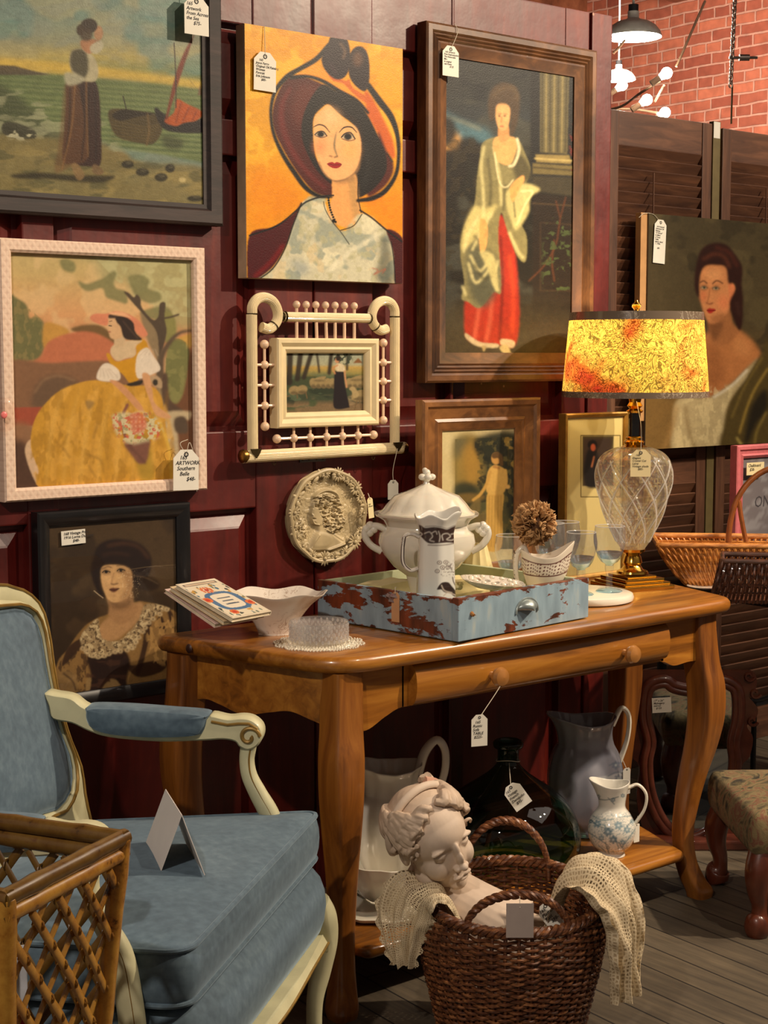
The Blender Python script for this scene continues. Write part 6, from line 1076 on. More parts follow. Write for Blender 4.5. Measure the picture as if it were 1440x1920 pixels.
# ------------------------------------------------------------------ on the lower shelf
ZS = .145
M_dg = glass('dark_green_glass', (.36, .58, .46), 1.5, thin=True, edge=.4)
DJ = (2.858, 2.93); t = thing('green_demijohn', 'big dark green glass demijohn on the lower shelf of the table', 'bottle', (*DJ, ZS)); zz = lambda y: ZA(y, DJ)-ZS
zn0, zn1 = zz(1432), zz(1388); mb = MB(); pr = [(0, .012), (.10, .0), (.150, .006), (.180, .035)]+[(px_/724*.985, zz(y_)) for px_, y_ in ((138, 1600), (143, 1570), (137, 1540), (122, 1512), (98, 1488), (66, 1467), (40, 1449))]+[(.031, zn0), (.028, zn0+.02), (.029, zn1-.022), (.038, zn1-.018), (.040, zn1-.006), (.034, zn1), (.027, zn1), (.024, zn1-.02), (.024, zn0)]
mb.lathe([(max(p[0], 0), p[1]) for p in catmull([np.array(q) for q in pr], 5)], 72, caps=(True, False)); mb.build('bottle_body', M_dg, t)
mb = MB(); mb.tube([(.031*math.cos(a), .031*math.sin(a), zn0+.012+.004*math.sin(2*a)) for a in np.linspace(0, 2*PI, 25)[:-1]], .0012, 6, loop=True); mb.build('neck_string', M_string, t)
q = Vector((*DJ, 0))-F0v*.10+RTv*.0; q = (q.x, q.y, ZA(1488, q, 975)); q2 = Vector((*DJ, 0))-F0v*.035; qd = Vector((*DJ, 0))-F0v*.19-RTv*.0; qd.z = ZA(1472, qd, 970); price_tag('white tag lying slanted on the shoulder of the green demijohn', tuple(qd+RTv*(-.012)), .048, .066, ['165', 'Vintage', 'French', 'Demijohn', '   $95-'], string=[(q2.x, q2.y, ZS+zn0+.01)], tilt=-.62, ts=.2, rz=math.atan2(RT[1], RT[0])+.1, lean=-.5, name='price_tag')
def jug(name, label, P, body, hand, mat, art, base, lipk=.35, spang=PI, group=None, rf=None):
    t = thing(name, label, 'pitcher', (P[0], P[1], ZS), 0, group); ra_ = math.atan2(RT[1], RT[0])+spang; ztop = max(p[1] for p in body)
    def sh(a, p, q):
        k = np.clip((p[1]-ztop*.80)/(ztop*.2), 0, 1); m_ = max(0, math.cos(a-ra_)); q = q.copy(); q[:2] *= 1+lipk*k*m_**3; q[2] += k*(ztop*.075*m_**2+ztop*.045*max(0, -math.cos(a-ra_))**2); return q
    painted_lathe('jug_body', body, 72, rf, art, base, t, (P[0], P[1], ZS), P, sh=sh)
    h = Vector((-math.cos(ra_), -math.sin(ra_), 0)); mb = MB(); mb.tube(catmull([h*r+Vector((0, 0, z)) for r, z, w_ in hand], 6), np.interp(np.linspace(0, 1, (len(hand)-1)*6+1), np.linspace(0, 1, len(hand)), [w_ for _, _, w_ in hand]), 12, flat=.75); mb.build('handle', mat, t); return t
# small blue flowered pitcher, front right of shelf
SP = onZ(1146, 1603, ZS); zz = lambda y: ZA(y, SP)-ZS; k = zz(1470)/.19
A = Art((1090, 1460, 1220, 1620), 5, 2, (222, 218, 206)); BL = (78, 112, 130)
def bloom(A, x, y, s, c):
    for i in range(6): a = i*1.05+x; A.ell(x+s*.6*math.cos(a), y+s*.6*math.sin(a), s*.42, s*.3, c, 2.5, .8, a)
    A.ell(x, y, s*.25, s*.25, (190, 200, 200), 2)
X0, Y0 = 1090, 1460
for q in (((1102, 1560), (1118, 1570), (1140, 1585)), ((1165, 1590), (1180, 1570), (1194, 1550)), ((1112, 1530), (1130, 1538), (1150, 1536)), ((1160, 1532), (1180, 1530), (1192, 1525)), ((1122, 1585), (1136, 1598)), ((1130, 1545), (1150, 1566), (1160, 1590))): A.line([((x-X0)*5, (y-Y0)*5) for x, y in q], 9, (120, 146, 152), 2.5, .9)
A.mot((110, 138, 150), 9, .55, .6, 5, 1, A.blur(A.mask([((x-X0)*5, (y-Y0)*5) for x, y in ((1102, 1535), (1150, 1525), (1195, 1530), (1180, 1590), (1140, 1600), (1110, 1575))]), 8))
for x, y, s in ((1120, 1545, 40), (1140, 1560, 44), (1160, 1548, 42), (1176, 1556, 36), (1150, 1575, 40), (1128, 1572, 30), (1168, 1580, 28), (1140, 1590, 22), (1186, 1540, 26), (1108, 1540, 22)): bloom(A, (x-X0)*5, (y-Y0)*5, s, BL if (x//4) % 2 else (104, 136, 150))
for q in (((1104, 1535), (1125, 1550), (1150, 1555)), ((1190, 1535), (1175, 1550)), ((1135, 1580), (1142, 1600)), ((1160, 1580), (1172, 1596)), ((1110, 1495), (1135, 1500), (1160, 1494)), ((1140, 1496), (1152, 1508))): A.line([((x-X0)*5, (y-Y0)*5) for x, y in q], 7, (70, 100, 112), 2, .9)
for x, y in ((1122, 1494), (1150, 1500), (1168, 1492)): bloom(A, (x-X0)*5, (y-Y0)*5, 22, BL)
sj = [(0, 0), (.034, 0), (.036, .006), (.034, .012), (.052, .03), (.063, .058), (.062, .085), (.050, .110), (.037, .128), (.036, .145), (.041, .170), (.046, .188), (.043, .188), (.036, .165), (.033, .140), (.04, .1), (0, .03)]
jug('flowered_pitcher', 'small white pitcher with blue flower sprays at the right of the lower shelf', SP, [(r*k*.98, z*k) for r, z in sj], [(.040*k, .180*k, .007), (.066*k, .190*k, .006), (.088*k, .165*k, .0055), (.084*k, .125*k, .0055), (.060*k, .085*k, .007)], M_white, A, (222, 218, 206), spang=PI-.1)
# big ewer behind
BJ = (3.215, 2.985); zz = lambda y: ZA(y, BJ)-ZS; k = zz(1352)/.34
A = Art((1030, 1330, 1230, 1600), 4, 1.6, (150, 150, 160)); A.poly([(560-40, 480), (640, 420), (700, 520), (700, 900), (600, 900), (330, 560), (430, 500)], (206, 208, 208), 6, .7)  # grey base puts the tabletop's shadow into the glaze colour
for q in (((450, 420), (520, 400), (620, 430), (680, 500)), ((440, 500), (520, 470), (600, 520)), ((540, 380), (560, 460), (540, 560)), ((600, 400), (640, 480), (620, 600)), ((480, 560), (560, 560), (640, 640))): A.line(q, 10, (118, 128, 142), 3, .8)
for x, y in ((500, 420), (570, 440), (620, 520), (520, 520), (600, 600)): bloom(A, x, y, 34, (116, 126, 142))
bj = [(0, 0), (.062, 0), (.064, .01), (.060, .02), (.085, .05), (.104, .10), (.112, .15), (.110, .20), (.098, .245), (.083, .275), (.078, .30), (.082, .325), (.090, .34), (.086, .34), (.074, .30), (.07, .26), (.08, .2), (0, .05)]
jug('tall_ewer', 'large white ewer in painted shade with faint blue leaves behind the small pitcher', BJ, [(r*k, z*k) for r, z in bj], [(.080*k, .325*k, .012), (.108*k, .375*k, .010), (.132*k, .350*k, .009), (.128*k, .28*k, .009), (.100*k, .20*k, .011)], M_white, A, (150, 150, 156), spang=PI+.15, rf=lambda a, z: 1+.012*math.cos(14*a))
# white ewer in its basin at the left, mostly behind the leg and the bust
LJ = (2.50, 2.985); zz = lambda y: ZA(y, LJ)-ZS; k = zz(1450)/.34
t = thing('wash_basin', 'white scalloped wash basin behind the front left leg', 'basin', (2.43, 2.90, ZS)); mb = MB(); mb.lathe([(0, .0), (.155, 0), (.175, .006), (.180, .014), (.165, .016), (.150, .012), (.10, .010), (0, .01)], 96, rf=lambda a, z, i: 1+.03*math.cos(14*a)*(i > 0)); mb.build('rim_plate', M_white, t)
mb = MB(); mb.lathe([(.06, .012), (.085, .03), (.13, .09), (.150, .125), (.146, .126), (.12, .09), (.07, .03)], 72, rf=lambda a, z, i: 1+.02*math.cos(14*a), caps=(False, False)); mb.build('bowl', M_white, t)
t = jug('embossed_ewer', 'white embossed ewer with a tall looped handle behind the plaster bust', LJ, [(r*k*1.05, z*k) for r, z in bj], [(.080*k, .32*k, .014), (.100*k, .385*k, .014), (.135*k, .42*k, .012), (.160*k, .385*k, .012), (.155*k, .31*k, .012), (.11*k, .21*k, .014)], M_white, None, (214, 208, 196), spang=PI+.1, rf=lambda a, z: 1+.02*math.cos(12*a)); t.location.z = ZS+.014
# ------------------------------------------------------------------ wicker basket in front of the table
BC = (2.335, 2.38); M_wick = None
def wicker(n, a, b_, c, sc=60):
    if n in MATS: return MATS[n]
    m, t, b = newmat(n); L = t.links; n1 = N(t, 'ShaderNodeTexNoise', i_Scale=float(sc)*.3, i_Detail=6., i_Roughness=.7); L.new(coords(t, (1, 1, 4)), n1.inputs['Vector']); r = ramp(t, [(.32, l4(a)), (.5, l4(b_)), (.68, l4(c))]); L.new(n1.outputs[0], r.inputs[0]); L.new(r.outputs[0], b.inputs['Base Color']); b.inputs['Roughness'].default_value = .42; b.inputs['Coat Weight'].default_value = .2; MATS[n] = m; return m
M_wick = wicker('brown_willow', (44, 22, 14), (98, 56, 32), (164, 110, 68), 110); rnd = random.Random(5)
zr = ZA(1682, BC, 965); r0 = .187; BK_ = thing('wicker_basket', 'round brown willow basket on the floor in front of the table, with two loop handles', 'basket', (*BC, 0), math.atan2(RT[1], RT[0]))
def brad(z): return float(np.interp(z/zr, [0, .25, .55, .8, .93, 1.0], [.148, .166, .188, .201, .196, .190]))
NS = 44; zt_ = zr; rows = int((zr-.012)/.0070); rows_h = 0
tilt = lambda a, z: z*(1+.05*math.sin(a))       # rim dips a little towards the room
mb = MB()
for k_ in range(NS):
    a = 2*PI*k_/NS; mb.tube([(brad(z)*math.cos(a), brad(z)*math.sin(a), tilt(a, z)) for z in np.linspace(.004, zr, 12)], .0042, 6)
mb.build('stakes', M_wick, BK_); wv = []
for j in range(rows):
    z = .010+j*.0070; mb = MB(); pts = []; n = NS*4; ph_ = (j % 2)*PI
    for i in range(n):
        a = 2*PI*i/n; pts.append(((brad(z)+.0052*math.cos(a*NS/2+ph_)+rnd.uniform(-.0008, .0008))*math.cos(a), (brad(z)+.0052*math.cos(a*NS/2+ph_))*math.sin(a), tilt(a, z)+rnd.uniform(-.0012, .0012)))
    mb.tube(pts, rnd.uniform(.0030, .0040), 6, loop=True); wv.append(mb)
al = MB()
for m_ in wv: al.merge(m_)
al.build('woven_side', M_wick, BK_)
mb = MB()
for s_ in range(3):
    n = 220; pts = []
    for i in range(n):
        a = 2*PI*i/n; w_ = a*26+s_*2*PI/3; pts.append(((brad(zr)+.0075*math.cos(w_))*math.cos(a), (brad(zr)+.0075*math.cos(w_))*math.sin(a), tilt(a, zr)+.0075*math.sin(w_)+.004))
    mb.tube(pts, .0062, 7, loop=True)
mb.build('braided_rim', M_wick, BK_); mb = MB(); mb.lathe([(0, .003), (.150, .003), (.152, .012), (0, .012)], 48); mb.build('base', M_wick, BK_)
def loop_handle(y0, span, h, name='handle'):
    mb = MB(); n = 90
    for s_ in range(3):
        pts = []
        for i in range(n):
            u = i/(n-1); a = PI*u; x = -span*math.cos(a); zc = tilt(math.atan2(y0, 0.001), zr)-.03*(1-math.sin(a))+(h+.02)*math.sin(a)**.85 if 0 < u < 1 else tilt(math.atan2(y0, .001), zr)-.03; y = y0*(1-.06*math.sin(a)) if abs(x) < r0 else y0
            yy = math.copysign(math.sqrt(max(.0001, (brad(zr))**2-x*x)), y0)*(1-.10*math.sin(a)); w_ = u*44+s_*2*PI/3; pts.append((x, yy+.0055*math.cos(w_), zc+.0055*math.sin(w_)))
        mb.tube(pts, .0056, 7)
    mb.build(name, M_wick, BK_)
loop_handle(r0, .098, .083); loop_handle(-r0, .112, .062)
# ------------------------------------------------------------------ plaster bust resting in the basket
M_pl = plain('aged_plaster', (204, 184, 164), .62, vary=.10, sc=22, bmp=.06, bsc=90); M_plh = plain('plaster_hair', (194, 172, 150), .6, vary=.14, sc=26)
HC = Vector(onZ(812, 1577, .455)); HCd = Vector((2.205, 2.50, 0)); HC = Vector((HCd.x, HCd.y, ZA(1566, HCd))); HC += RTv*(((808-proj(HC)[0])/FPX)*3.35)
fw = (RTv*.60-F0v*.76+Vector((0, 0, -.20))).normalized(); up0 = (Vector((0, 0, 1))*.88-RTv*.47+F0v*.06).normalized(); rg = fw.cross(up0).normalized(); up = rg.cross(fw).normalized(); HM = Matrix(((rg.x, fw.x, up.x, HC.x), (rg.y, fw.y, up.y, HC.y), (rg.z, fw.z, up.z, HC.z), (0, 0, 0, 1)))
BU = thing('plaster_bust', 'cream plaster bust of a woman with braided hair leaning in the wicker basket', 'bust', (BC[0], BC[1], .06)); BI = Tm(-BC[0], -BC[1], -.06)
hb = MB()
def E(x, y, z, a, b, c, seg=40, M=None): hb.ball((x, y, z), 1, seg, 28, sc=(a, b, c), M=M)
E(0, -.008, .022, .077, .093, .083); E(0, .022, -.028, .0605, .066, .082); E(0, .040, .030, .058, .048, .048); E(0, .034, -.066, .047, .050, .044); E(0, .066, -.090, .023, .021, .0195)
for s_ in (-1, 1):
    E(s_*.034, .050, -.036, .027, .033, .032); E(s_*.030, .0735, .0215, .026, .0100, .0065, M=Rm(s_*.20, 'Y')); E(s_*.0300, .0660, .0015, .0160, .0148, .0122); E(s_*.0300, .0682, .0050, .0172, .0132, .0078, M=Rm(s_*.12, 'Y')); E(s_*.0300, .0690, -.0060, .0150, .0100, .0036, M=Rm(s_*.05, 'Y'))
    E(s_*.011, .0940, -.0345, .0075, .0085, .0065); E(s_*.010, .0905, -.0570, .0145, .0085, .0046, M=Rm(s_*.12, 'Y')); E(s_*.045, .02, -.075, .020, .035, .024); E(s_*.074, -.005, -.012, .008, .016, .026)
E(0, .0870, .006, .0080, .0120, .022); E(0, .0945, -.012, .0078, .0115, .019, M=Rm(-.25, 'X')); E(0, .1035, -.0300, .0098, .0105, .0085); E(0, .0895, -.0665, .0165, .0090, .0058); E(0, .082, -.048, .010, .009, .010); E(0, .080, .020, .014, .010, .012)
hb.tube(catmull([(0, -.012, -.060), (0, -.018, -.11), (.0, -.028, -.150), (.0, -.045, -.185)], 5), [.050]*5+[.049]*5+[.055]*5+[.068], 20)
hb.xf(HM)
sc0 = Vector((BC[0], BC[1], .225))-RTv*.01-F0v*(-.02)
for o_, r_ in (((-.02, 0, 0), (.145, .085, .055)), ((.05, -.02, -.03), (.10, .085, .05)), ((-.09, .03, .0), (.07, .06, .05)), ((0, 0, -.08), (.10, .08, .09))):
    c_ = sc0+RTv*o_[0]+F0v*o_[1]+Vector((0, 0, o_[2])); R_ = Rm(math.atan2(RT[1], RT[0])); hb.ball(tuple(c_), 1, 24, 16, sc=r_, M=R_)
hb.tube(catmull([HM @ Vector((0, -.03, -.13)), HM @ Vector((0, -.03, -.17)), sc0+Vector((0, 0, .035))-RTv*.05, sc0+RTv*.02], 8), np.linspace(.052, .088, 25), 28)
for k_ in range(5): hb.tube(catmull([sc0+RTv*(-.10+.02*k_)+Vector((0, 0, .075-.006*k_))-F0v*.03, sc0+RTv*(-.02+.02*k_)+Vector((0, 0, .068))-F0v*(.06+.006*k_), sc0+RTv*(.07+.01*k_)+Vector((0, 0, .045))-F0v*.05], 6), .008, 8)
hb.xf(BI); bb = resmooth(hb, 'face_and_shoulders', M_pl, BU, .0018, 9)
# hair: waved locks drawn back from the parting, a band, a bun and a braid
hr = MB(); rnd = random.Random(12)
def SK2(az, el, k=1.0):
    """point on the hair cap: az from the face round to the back, el up"""
    return Vector((.083*math.sin(az)*math.cos(el), -.010+.098*math.cos(az)*math.cos(el), .020+.094*math.sin(el)))*k
hr.ball((0, -.020, .028), 1, 24, 16, sc=(.0765, .088, .080)); hr.ball((0, -.098, .010), 1, 20, 14, sc=(.040, .034, .040))
def front(az, el): p = SK2(az, el); return p
for s_ in (-1, 1):
    for i in range(22):
        u = i/21; el0 = 1.10-1.02*u; az0 = .22+1.0*u**.75; pts = []; n = 14; ph_ = rnd.uniform(0, 6)
        for k_ in range(n):
            v = k_/(n-1); az = az0+(2.75-az0)*v; el = el0*(1-v*.75)+.18*math.sin(v*PI)*(.4+u*.2); w_ = .0075*math.sin(v*17+ph_)
            p = SK2(s_*az, el+w_*9, 1.04+.03*math.sin(v*17+ph_+1.3)); pts.append(p)
        hr.tube(catmull(pts, 3), [.0062+.0042*math.sin(PI*min(1, .15+q_*.9)) for q_ in np.linspace(0, 1, (n-1)*3+1)], 7)
    for i in range(22):
        az = rnd.uniform(.95, 1.9); el = rnd.uniform(-.22, .75); c_ = SK2(s_*az, el, 1.03); T_ = rnd.uniform(0, 6); pts = [c_+Vector((.011*math.cos(q_+T_)*(1-q_*.07), .011*math.sin(q_+T_)*.6*(1-q_*.07), .010*math.sin(q_*1.1+T_))) for q_ in np.linspace(0, 5.2, 14)]; hr.tube(pts, np.linspace(.0062, .0026, 14), 6)
for i in range(34):
    a = 2*PI*i/34; hr.tube(catmull([(0+.012*math.cos(a), -.120, .010+.012*math.sin(a)), (.034*math.cos(a+.5), -.104, .010+.034*math.sin(a+.5)), (.040*math.cos(a+.9), -.085, .010+.038*math.sin(a+.9))], 4), .0048, 6)
hr.xf(BI @ HM); resmooth(hr, 'waved_hair', M_plh, BU, .0017, 2)
mb = MB(); mb.tube([HM @ Vector((.090*math.cos(a), -.030+.012*math.sin(a), .018+.098*math.sin(a))) for a in np.linspace(-.35, PI+.35, 40)], .0088, 12, flat=.55); mb.xf(BI); mb.build('hair_band', M_pl, BU)
def braid(pts, r, name):
    mb = MB(); P_ = catmull(pts, 10)
    for s_ in range(3):
        q = []
        for i, p in enumerate(P_):
            a = i*.36+s_*2*PI/3; q.append(Vector(tuple(p))+Vector((math.cos(a)*r*.75, math.sin(2*a)*r*.4, math.sin(a)*r*.35)))
        mb.tube(q, [r*.72*(.55+.45*math.sin(PI*min(1, .2+i/len(q)))) for i in range(len(q))], 8)
    mb.xf(BI); mb.build(name, M_plh, BU)
hw = lambda x, y, z: HM @ Vector((x, y, z))
braid([hw(-.06, -.075, .085), hw(-.088, -.07, .03), hw(-.098, -.055, -.03), hw(-.09, -.04, -.085), hw(-.07, -.01, -.13), hw(-.05, .02, -.165)], .015, 'side_braid')
mb = MB(); mb.tube(catmull([hw(-.052, -.060, .088), hw(-.078, -.058, .066), hw(-.094, -.055, .03), hw(-.102, -.052, -.02)], 6), .0085, 8); mb.xf(BI); mb.build('hair_ribbon', plain('pinkish_plaster', (196, 150, 126), .65), BU)
# ------------------------------------------------------------------ lace hanging over the rim
def lace_mat():
    m, t, b = newmat('crochet_lace'); L = t.links; out = t.nodes['Material Output']; co = coords(t, (1, 1, 1), kind='UV')
    v = N(t, 'ShaderNodeTexVoronoi', feature='DISTANCE_TO_EDGE', i_Scale=170., i_Randomness=.35); L.new(co, v.inputs['Vector']); n0 = N(t, 'ShaderNodeTexNoise', i_Scale=9., i_Detail=2.); L.new(co, n0.inputs['Vector'])
    r = ramp(t, [(.23, (1, 1, 1, 1)), (.29, (0, 0, 0, 1))]); L.new(v.outputs['Distance'], r.inputs[0]); r2 = ramp(t, [(.38, (0, 0, 0, 1)), (.50, (1, 1, 1, 1))]); L.new(n0.outputs[0], r2.inputs[0])
    mx = N(t, 'ShaderNodeMath', operation='MAXIMUM'); L.new(r.outputs[0], mx.inputs[0]); L.new(r2.outputs[0], mx.inputs[1])
    tp = N(t, 'ShaderNodeBsdfTransparent'); ms = N(t, 'ShaderNodeMixShader'); L.new(mx.outputs[0], ms.inputs[0]); L.new(tp.outputs[0], ms.inputs[1]); L.new(b.outputs[0], ms.inputs[2]); L.new(ms.outputs[0], out.inputs[0])
    rc = ramp(t, [(.0, l4((222, 206, 174))), (.12, l4((206, 188, 154))), (.5, l4((150, 126, 92)))]); L.new(v.outputs['Distance'], rc.inputs[0]); L.new(rc.outputs[0], b.inputs['Base Color']); b.inputs['Roughness'].default_value = .9; bump(t, b, r.outputs[0], .6, .002); return m
M_lace = lace_mat()
def drape(name, label, path, width, fold, seed=0, nu=46, nv=90, taper=(1, 1, 1, 1)):
    """cloth strip along path points (world), width direction per point"""
    P_ = catmull([np.array(p[0], float) for p in path], 8); W_ = catmull([np.array(p[1], float) for p in path], 8); t = thing(name, label, 'lace', tuple(P_[len(P_)//2])); o3 = np.array(P_[len(P_)//2]); n = len(P_); V = []; UV = []
    for i in range(n):
        tg_ = np.array(P_[min(i+1, n-1)])-np.array(P_[max(i-1, 0)]); tg_ /= np.linalg.norm(tg_)+1e-9; w_ = np.array(W_[i]); w_ = w_-tg_*(w_@tg_); w_ /= np.linalg.norm(w_)+1e-9; nn = np.cross(tg_, w_); v = i/(n-1); wd = width*float(np.interp(v, np.linspace(0, 1, len(taper)), taper))
        for j in range(nu):
            u = j/(nu-1)-.5; f_ = fold*(math.sin(u*17+seed+v*2)+.6*math.sin(u*31+seed*2-v*3)+.9*mnoise.noise(Vector((u*6+seed, v*7, seed))))*min(1, .45+v*1.1); ed = .006*math.sin(v*60)*(abs(u) > .47)
            V.append(P_[i]+w_*(u*wd+ed)+nn*f_+np.array([0, 0, .002*math.sin(u*40+v*9)])-o3); UV.append((u*width*1.2+.5, v*.35))
    fs = [(i*nu+j, i*nu+j+1, (i+1)*nu+j+1, (i+1)*nu+j) for i in range(n-1) for j in range(nu-1)]; mb = MB(); mb.add(V, fs); o = mb.build('lace_cloth', M_lace, t, recalc=False, smooth=80); uv = o.data.uv_layers.new(name='UVMap'); li = np.array([l.vertex_index for l in o.data.loops]); uv.data.foreach_set('uv', np.array(UV)[li].ravel()); return t
Rb = lambda az, r, z: Vector((BC[0]+r*math.cos(az), BC[1]+r*math.sin(az), z)); a0 = math.atan2(RT[1], RT[0]); Lf = a0+PI+.22; Rr = a0-.30
def tang(az): return Vector((-math.sin(az), math.cos(az), 0))
drape('lace_doily', 'white lace hanging over the left rim of the basket below the bust', [(Rb(Lf, .13, zr-.03), tang(Lf)), (Rb(Lf, .165, zr+.03), tang(Lf)), (Rb(Lf, .215, zr+.028), tang(Lf+.5)), (Rb(Lf, .240, zr-.02), tang(Lf+.7)), (Rb(Lf, .244, zr-.08), tang(Lf+.8)), (Rb(Lf, .240, zr-.135), tang(Lf+.8))],   .17, .008, 1, taper=(.8, 1, 1, .9, .6, .35))
drape('crochet_throw', 'cream crochet lace cloth bunched over the right rim of the basket', [(Rb(Rr, .09, zr-.05), tang(Rr)), (Rb(Rr, .120, zr+.05), tang(Rr)), (Rb(Rr, .165, zr+.075), tang(Rr)), (Rb(Rr, .215, zr+.045), tang(Rr)), (Rb(Rr, .245, zr-.02), tang(Rr)), (Rb(Rr, .250, zr-.10), tang(Rr)), (Rb(Rr, .246, zr-.19), tang(Rr))], .25, .017, 4, nu=80, taper=(.6, .9, 1, 1, .8, .7, .5))
# tags round the basket
q = Rb(a0-PI/2, .20, 0); zq = ZA(1690, q, 962); price_tag('grey translucent tag tied to the near basket handle', tuple(q-F0v*.012+Vector((0, 0, zq))), .056, .072, None, string=[tuple(q-F0v*.002+Vector((0, 0, zq+.012)))], rz=a0, card=plain('grey_card', (168, 154, 146), .6, vary=.05), cut=0)
q = Rb(a0-1.0, .11, 0); q.z = ZA(1694, q, 1000); price_tag('white priced tag lying against the bust inside the basket', tuple(q), .046, .058, ['165', 'Plaster', 'Bust', '   $98-'], rz=a0, tilt=-.75, lean=-.5, ts=.22)
q = Rb(a0+.03, .262, 0); price_tag('narrow white tag hanging from the crochet cloth at the right of the basket', (q.x, q.y, ZA(1772, q)), .017, .074, None, rz=a0+.5, cut=0, string=[(q.x-.01, q.y, ZA(1760, q))])

q = Vector((*BJ, 0))+RTv*.112-F0v*.03; price_tag('white tag at the right side of the large shaded ewer', (q.x, q.y, ZA(1440, q)), .03, .075, None, rz=math.atan2(RT[1], RT[0])+.7, cut=.2, string=[(BJ[0]+RT[0]*.105, BJ[1]+RT[1]*.105, ZA(1425, BJ))])
q = Vector(tuple(SP))+RTv*.066-F0v*.01; price_tag('narrow white tag hanging from the handle of the small flowered pitcher', (q.x, q.y, ZA(1545, q)), .02, .05, None, rz=math.atan2(RT[1], RT[0])+.6, cut=.1, string=[(SP[0]+RT[0]*.07, SP[1]+RT[1]*.07, ZA(1530, SP))])
# ------------------------------------------------------------------ blue velvet armchair, lower left
def velvet():
    m, t, b = newmat('slate_blue_velvet'); L = t.links; n1 = N(t, 'ShaderNodeTexNoise', i_Scale=5., i_Detail=6., i_Roughness=.6); L.new(coords(t), n1.inputs['Vector'])
    n2 = N(t, 'ShaderNodeTexNoise', i_Scale=60., i_Detail=4.); L.new(coords(t, (1, 1, 1)), n2.inputs['Vector'])
    r = ramp(t, [(.36, l4((66, 84, 98))), (.52, l4((81, 101, 115))), (.68, l4((98, 118, 130)))]); a = N(t, 'ShaderNodeMath', operation='ADD'); h = N(t, 'ShaderNodeMath', operation='MULTIPLY'); h.inputs[1].default_value = .5; L.new(n1.outputs[0], a.inputs[0]); L.new(n2.outputs[0], a.inputs[1]); L.new(a.outputs[0], h.inputs[0]); L.new(h.outputs[0], r.inputs[0]); L.new(r.outputs[0], b.inputs['Base Color'])
    b.inputs['Roughness'].default_value = .8; b.inputs['Sheen Weight'].default_value = .7; b.inputs['Sheen Tint'].default_value = l4((170, 190, 205)); b.inputs['Sheen Roughness'].default_value = .4; bump(t, b, n2.outputs[0], .12, .001); return m
M_vel = velvet(); M_crm = plain('cream_chair_paint', (200, 196, 158), .45, vary=.12, sc=14, coat=.15, bmp=.15); M_gld = plain('worn_gold_line', (142, 112, 54), .45, .4, vary=.25)
ZC = .56; P2_ = lambda x, y, z=ZC: Vector(tuple(onZ(x, y, z)))
FF, NF, FB = P2_(601, 1512), P2_(352, 1775), P2_(128, 1532); NB = FB+(NF-FF)*.80; ORG = Vector(((FF.x+NB.x)/2, (FF.y+NB.y)/2, 0))
CH = thing('armchair', 'cream and gold carved armchair upholstered in slate blue velvet', 'armchair', ORG)
def cp(mb, name, mat, parent=None, **k): mb.xf(Tm(*(-ORG))); return mb.build(name, mat, parent or CH, **k)
dW = (NF-FF).normalized(); dN = Vector((dW.y, -dW.x, 0)); dN = dN if dN.dot(Vector((-ORG.x, -ORG.y, 0))+RTv) > 0 else -dN    # dN points out of the seat's front
quad = [(NF.x, NF.y), (FF.x, FF.y), (FB.x, FB.y), (NB.x, NB.y)]
def pad(mb, Q, z0, z1, rad, crown, rnd_=.03, bulge=.0, nlev=9, n=60):
    base = roundpoly(Q, rad, 9); c = np.mean(np.array(base), 0); rings = []
    for k in range(nlev):
        a = -PI/2+PI*k/(nlev-1); o = rnd_*(1-math.cos(a))-bulge*math.cos(a); z = (z0+z1)/2+(z1-z0)/2*math.sin(a); rings.append([(x, y, z) for x, y in inset(base, o)])
    for f in (.85, .65, .45, .25, .08):
        rings.append([(c[0]+(x-c[0])*f, c[1]+(y-c[1])*f, z1+crown*(1-f**2)) for x, y in inset(base, rnd_)])
    mb.loft(rings)
mb = MB(); pad(mb, quad, ZC-.108, ZC-.008, [.05, .04, .08, .08], .022, .012, .006); cp(mb, 'seat_cushion', M_vel, smooth=60)
cu = CH.children[0] if CH.children else None
for z in (ZC-.012, ZC-.102):
    base = roundpoly(quad, [.05, .04, .08, .08], 9); mb = MB(); mb.tube([(x, y, z) for x, y in inset(base, .002)], .0052, 8, loop=True); cp(mb, 'cushion_piping', M_vel, [c for c in COL.objects if c.name.startswith('seat_cushion')][0])
q2 = [tuple((Vector((*p, 0))+(dN*.0 if i > 1 else dN*.012)).xy) for i, p in enumerate(quad)]
mb = MB(); pad(mb, q2, .288, ZC-.115, [.07, .06, .06, .06], .01, .03, .012); cp(mb, 'upholstered_seat', M_vel, smooth=60)
# seat rail with a shaped lower edge, and cabriole legs
def rail(a, b, z1, z0, dip, th=.035):
    a, b = Vector(a), Vector(b); u = (b-a).normalized(); o = Vector((u.y, -u.x, 0)); rings = []
    for t_ in np.linspace(0, 1, 31):
        p = a+(b-a)*float(t_)+o*(.022*math.sin(PI*t_)); zb = z0+dip*(abs(2*t_-1)**1.6)-.012*math.cos(4*PI*t_)*.5; rings.append([(p.x, p.y, z1), (p.x+o.x*th*.25, p.y+o.y*th*.25, (z1+zb)/2), (p.x, p.y, zb), (p.x-o.x*th, p.y-o.y*th, zb+.004), (p.x-o.x*th, p.y-o.y*th, z1)])
    mb = MB(); mb.loft(rings); cp(mb, 'seat_rail', M_crm); mb = MB(); mb.tube([(r[1][0]+o.x*.001, r[1][1]+o.y*.001, (r[0][2]+r[2][2])/2) for r in rings], .0028, 6); cp(mb, 'gold_line', M_gld)
v3 = lambda p, z=0: Vector((p[0], p[1], z))
c2 = [v3(p) for p in q2]; rail(c2[0], c2[1], .303, .276, -.010); rail(c2[1], c2[2], .303, .276, -.01); rail(c2[3], c2[0], .303, .276, -.01)
